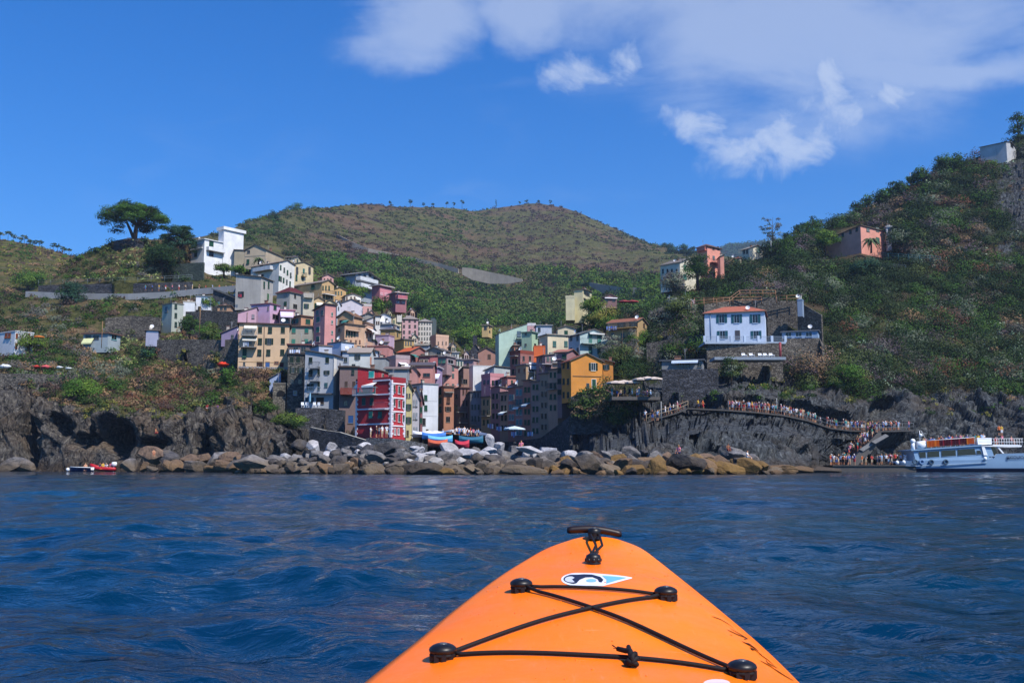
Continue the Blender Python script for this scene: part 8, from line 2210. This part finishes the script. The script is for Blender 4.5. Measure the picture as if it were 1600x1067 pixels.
for i in range(len(WK) - 1):
    (xa, ya, Ya), (xb, yb, Yb) = WK[i], WK[i + 1]; n_ = max(1, int((xb - xa) / 6))
    for k in range(n_):
        f = (k + .5) / n_; xx, y_, Y_ = xa + (xb - xa) * f, ya + (yb - ya) * f, Ya + (Yb - Ya) * f; h_ = (xb - xa) / n_ / 2 + .6
        CLR.append((xx - h_, xx + h_, y_ - 15, y_ - 3.2, Y_ + 3.6)); CLR.append((xx - h_, xx + h_, y_ - 3.3, y_ + 2.5, Y_ + 1.2)); CLR.append((xx - h_, xx + h_, y_ + 2.5, y_ + 14, Y_ + .3))
CLR += [(1298, 1430, 698, 727, 163.5), (1296, 1430, 727, 745, 155.6), (1318, 1392, 674, 700, 163.5), (1300, 1350, 690, 727, 163.5), (1385, 1610, 672, 745, 162.5), (955, 1032, 588, 611, 156.5), (652, 752, 664, 688, 205), (660, 735, 683, 700, 150)]


def fit(S):
    p = S.p; px, py = S.px, S.py; Yn = p[:, 1].copy()
    px, py = proj(p)
    for (a_, b_, c_, d_, Y_) in CLR:
        m_ = (px > a_ - 30) & (px < b_ + 30) & (py > c_ - 20) & (py < d_ + 20) & (p[:, 1] < Y_)
        if not m_.any(): continue
        x_, y_ = px[m_], py[m_]
        ex = np.maximum(np.maximum(a_ - x_, x_ - b_), 0) * .30 + np.maximum(c_ - y_, 0) * .15 + np.maximum(y_ - d_, 0) * .9
        Yn[m_] = np.maximum(Yn[m_], Y_ - ex * Y_ / 170)
    s_ = Yn / p[:, 1]; p[:, 0] *= s_; p[:, 1] *= s_; p[:, 2] = CAMZ + (p[:, 2] - CAMZ) * s_
    S.o.data.vertices.foreach_set('co', p.astype(np.float32).ravel()); S.o.data.update(); S.px, S.py = px, py


for S_ in (S1, S2, S3, S5): fit(S_)
_ap = np.concatenate([S_.p for S_ in (S1, S2, S3, S5)]); _ax = np.concatenate([S_.px for S_ in (S1, S2, S3, S5)]); _ay = np.concatenate([S_.py for S_ in (S1, S2, S3, S5)])
for o in list(SC.objects):
    if o.type == 'EMPTY' and o.get('category') in ('tree', 'shrub', 'palm tree'):
        x, y = proj(np.array(o.location)); m_ = (np.abs(_ax - x) < 2.5) & (np.abs(_ay - y) < 3)
        if not m_.any(): continue
        Yt = _ap[m_, 1]; Yt = Yt[np.argmin(np.abs(Yt - o.location.y))]
        k = float(np.clip(Yt / o.location.y, .90, 1.035 if o.location.y < 300 else 1.2)); L_ = Vector(o.location) - Vector((0, 0, CAMZ)); o.location = L_ * k + Vector((0, 0, CAMZ)); o.scale = (k, k, k)
# ------------------------------------------------------------------ shrubs and ground cover
EXC += [(1000, 1440, 628, 676), (1290, 1440, 660, 745), (40, 370, 440, 462), (1100, 1290, 478, 562), (1090, 1225, 555, 580), (640, 760, 672, 700), (950, 1035, 590, 628), (460, 560, 632, 690)]
vis1 = (S1.tl > 1.3) & (S1.tl < 7.0)
PAL['h1'] = lin('#5c4c44')
scatter('shrubbery', S1, 2600, vis1 & (S1.rock < .45) & (S1.px < 375) & (S1.px > -60), .6, 1.9, 1.5, ['rust', 'dry', 'brown', 'olive', 'h1', 'dark', 'green', 'dark', 'grey', 'dry', 'sage'], 1)
scatter('cliff_vegetation', S1, 500, vis1 & (S1.px > 365) & (S1.px < 460) & (S1.py > 578) & (S1.py < 640), .5, 1.2, 1.4, ['dry', 'brown', 'olive', 'dry', 'dark'], 22)
scatter('cliff_vegetation', S1, 900, vis1 & (S1.rock > .3) & (S1.rock < .9) & (S1.py < 690), .4, 1.0, 1.4, ['dry', 'olive', 'yellow', 'dark'], 2)
scatter('garden_vegetation', S1, 900, vis1 & (S1.px > 370) & (S1.py < 560), .8, 2.0, 1.5, ['dark', 'green', 'bright', 'olive'], 3)
vis2 = (S2.tl > 1.3) & (S2.tl < 7.0)
PAL['d1'] = lin('#26381c'); PAL['d2'] = lin('#38492a'); PAL['d3'] = lin('#55584a')
scatter('shrubbery', S2, 3600, vis2 & (S2.rock < .45) & (S2.px > 940) & (S2.px < 1640), 1.3, 4.2, 1.35, ['grey', 'dry', 'purple', 'd3', 'olive', 'dark', 'd1', 'd2', 'd1', 'green', 'dark', 'd2', 'sage', 'green', 'brown', 'rust'], 4, .8)
scatter('garden_vegetation', S2, 700, vis2 & (S2.px < 960) & (S2.py < 560), .8, 2.2, 1.5, ['dark', 'green', 'bright', 'olive'], 5)
scatter('cliff_vegetation', S2, 900, vis2 & (S2.rock > .3) & (S2.px > 880) & (S2.py < 650), .4, 1.2, 1.4, ['dry', 'olive', 'yellow', 'dark', 'green', 'sage'], 6)
vis3 = (S3.tl < 5.0) & (S3.px > 330) & (S3.px < 1110)
PAL['h1'] = lin('#5c4c44'); PAL['h2'] = lin('#64503f'); PAL['h3'] = lin('#4f4440'); PAL['h4'] = lin('#4c4f30')
scatter('hillside_scrub', S3, 5200, vis3 & (S3.tl > 1.6), 1.2, 3.6, 1.6, ['h1', 'h2', 'h1', 'h3', 'h1', 'olive', 'h4', 'dark', 'green', 'h4'], 7, .5, .7, .006)
scatter('hillside_woods', S3, 3600, vis3 & (S3.tl < 2.6) & (S3.py > 375), 2.6, 6.0, 1.9, ['dark', 'green', 'green', 'bright', 'dark', 'green', 'olive'], 8, .8, .9, .009)
scatter('dry_scrub', S5, 1500, (S5.tl < 2.0) & (S5.px > -60) & (S5.px < 250), .7, 2.2, 1.6, ['olive', 'dry', 'yellow', 'brown', 'green', 'dark'], 9, .6, .8)
far = np.ones(len(S4.px), bool) & (S4.tl < 1.0)
scatter('far_woods', S4, 1500, far & (S4.px > 1100) & (S4.px < 1380), 8, 16, 1.8, ['dark', 'green', 'blueg'], 10, .7, .8)
# creepers hanging over the dark wall below the restaurant
rng = np.random.default_rng(3); n = 150; x = 893 + 100 * rng.random(n); top = np.interp(x, [892, 915, 942, 975, 993], [620, 610, 607, 622, 627]); y = top + 2 + 46 * rng.random(n) ** 1.6
V, C = bush_cloud(Pn(x, y, 159.2 - (x - 892) * .04 - .3 * rng.random(n)), .4 + .9 * rng.random(n), np.array([PAL[k] for k in ('dark', 'd1', 'olive', 'green', 'dry')])[rng.integers(0, 5, n)], np.full(n, .26), rng, .8, .8)
tag(build_leaves('creeper_cover', V, C), kind='stuff')
# prickly pears: flat pale pads on the right headland
rng = np.random.default_rng(8)
ok = np.where(vis2 & (S2.rock < .6) & (S2.px > 1180) & (S2.px < 1600) & (fbm(np.stack([S2.px * .012, S2.py * .02, S2.px * 0], -1), 3, 91) > .12))[0]
i = rng.choice(ok, 480); i = i[~excluded(S2.px[i], S2.py[i])]
V, C = bush_cloud(S2.p[i] + [0, 0, .5], .5 + .8 * rng.random(len(i)), np.array([lin('#6f8a70'), lin('#93a88a'), lin('#5f7a5c'), lin('#b4bfa4')])[rng.integers(0, 4, len(i))], S2.p[i][:, 1] * .0019, rng, .9, .35)
tag(build_leaves('prickly_pear_cover', V, C), kind='stuff')
ok = np.where(vis1 & (S1.rock < .6) & (S1.px > 90) & (S1.px < 350) & (fbm(np.stack([S1.px * .014, S1.py * .02, S1.px * 0], -1), 3, 95) > .12))[0]
i = rng.choice(ok, 350); i = i[~excluded(S1.px[i], S1.py[i])]
V, C = bush_cloud(S1.p[i] + [0, 0, .4], .4 + .7 * rng.random(len(i)), np.array([lin('#8a9a5a'), lin('#a8ac6c'), lin('#6a7a4c')])[rng.integers(0, 3, len(i))], S1.p[i][:, 1] * .0018, rng, .9, .35)
tag(build_leaves('prickly_pear_cover', V, C), kind='stuff')

# ------------------------------------------------------------------ haze
HZ = True
if HZ:
    q = MB(); q.box(-1500, 1900, -40, 3300, -31.5, 700); m = bpy.data.materials.new('haze'); m.use_nodes = True; t_ = NT(m.node_tree); t_.n.clear()
    ou = t_.new('ShaderNodeOutputMaterial'); pv = t_.new('ShaderNodeVolumePrincipled'); pv.inputs['Color'].default_value = (.55, .72, 1, 1); pv.inputs['Density'].default_value = .00012; pv.inputs['Anisotropy'].default_value = .1
    t_.ln(pv.outputs[0], ou.inputs['Volume']); tag(q.build('haze', m), kind='stuff')
ORD = 'first second third fourth fifth sixth seventh eighth ninth tenth eleventh twelfth'.split()
by = {}
for o in SC.objects:
    if o.get('category') and o.parent is None: by.setdefault(o['label'], []).append(o)
for lb, os_ in by.items():
    if len(os_) < 2: continue
    os_.sort(key=lambda o: o.location.x / max(1, o.location.y))
    for i, o in enumerate(os_):
        nn = ORD[i] if i < 12 else '%d%s' % (i + 1, {1: 'st', 2: 'nd', 3: 'rd'}.get((i + 1) % 10 if (i + 1) % 100 not in (11, 12, 13) else 0, 'th'))
        o['label'] = '%s, %s from left' % (lb, nn)
        if len(o['label'].split()) > 16: print('LONG', o['label'])
print('BOULDERS', sum(o.name.startswith('boulder') for o in SC.objects)); print('PEOPLE', NPER[0], 'OBJS', len(SC.objects))
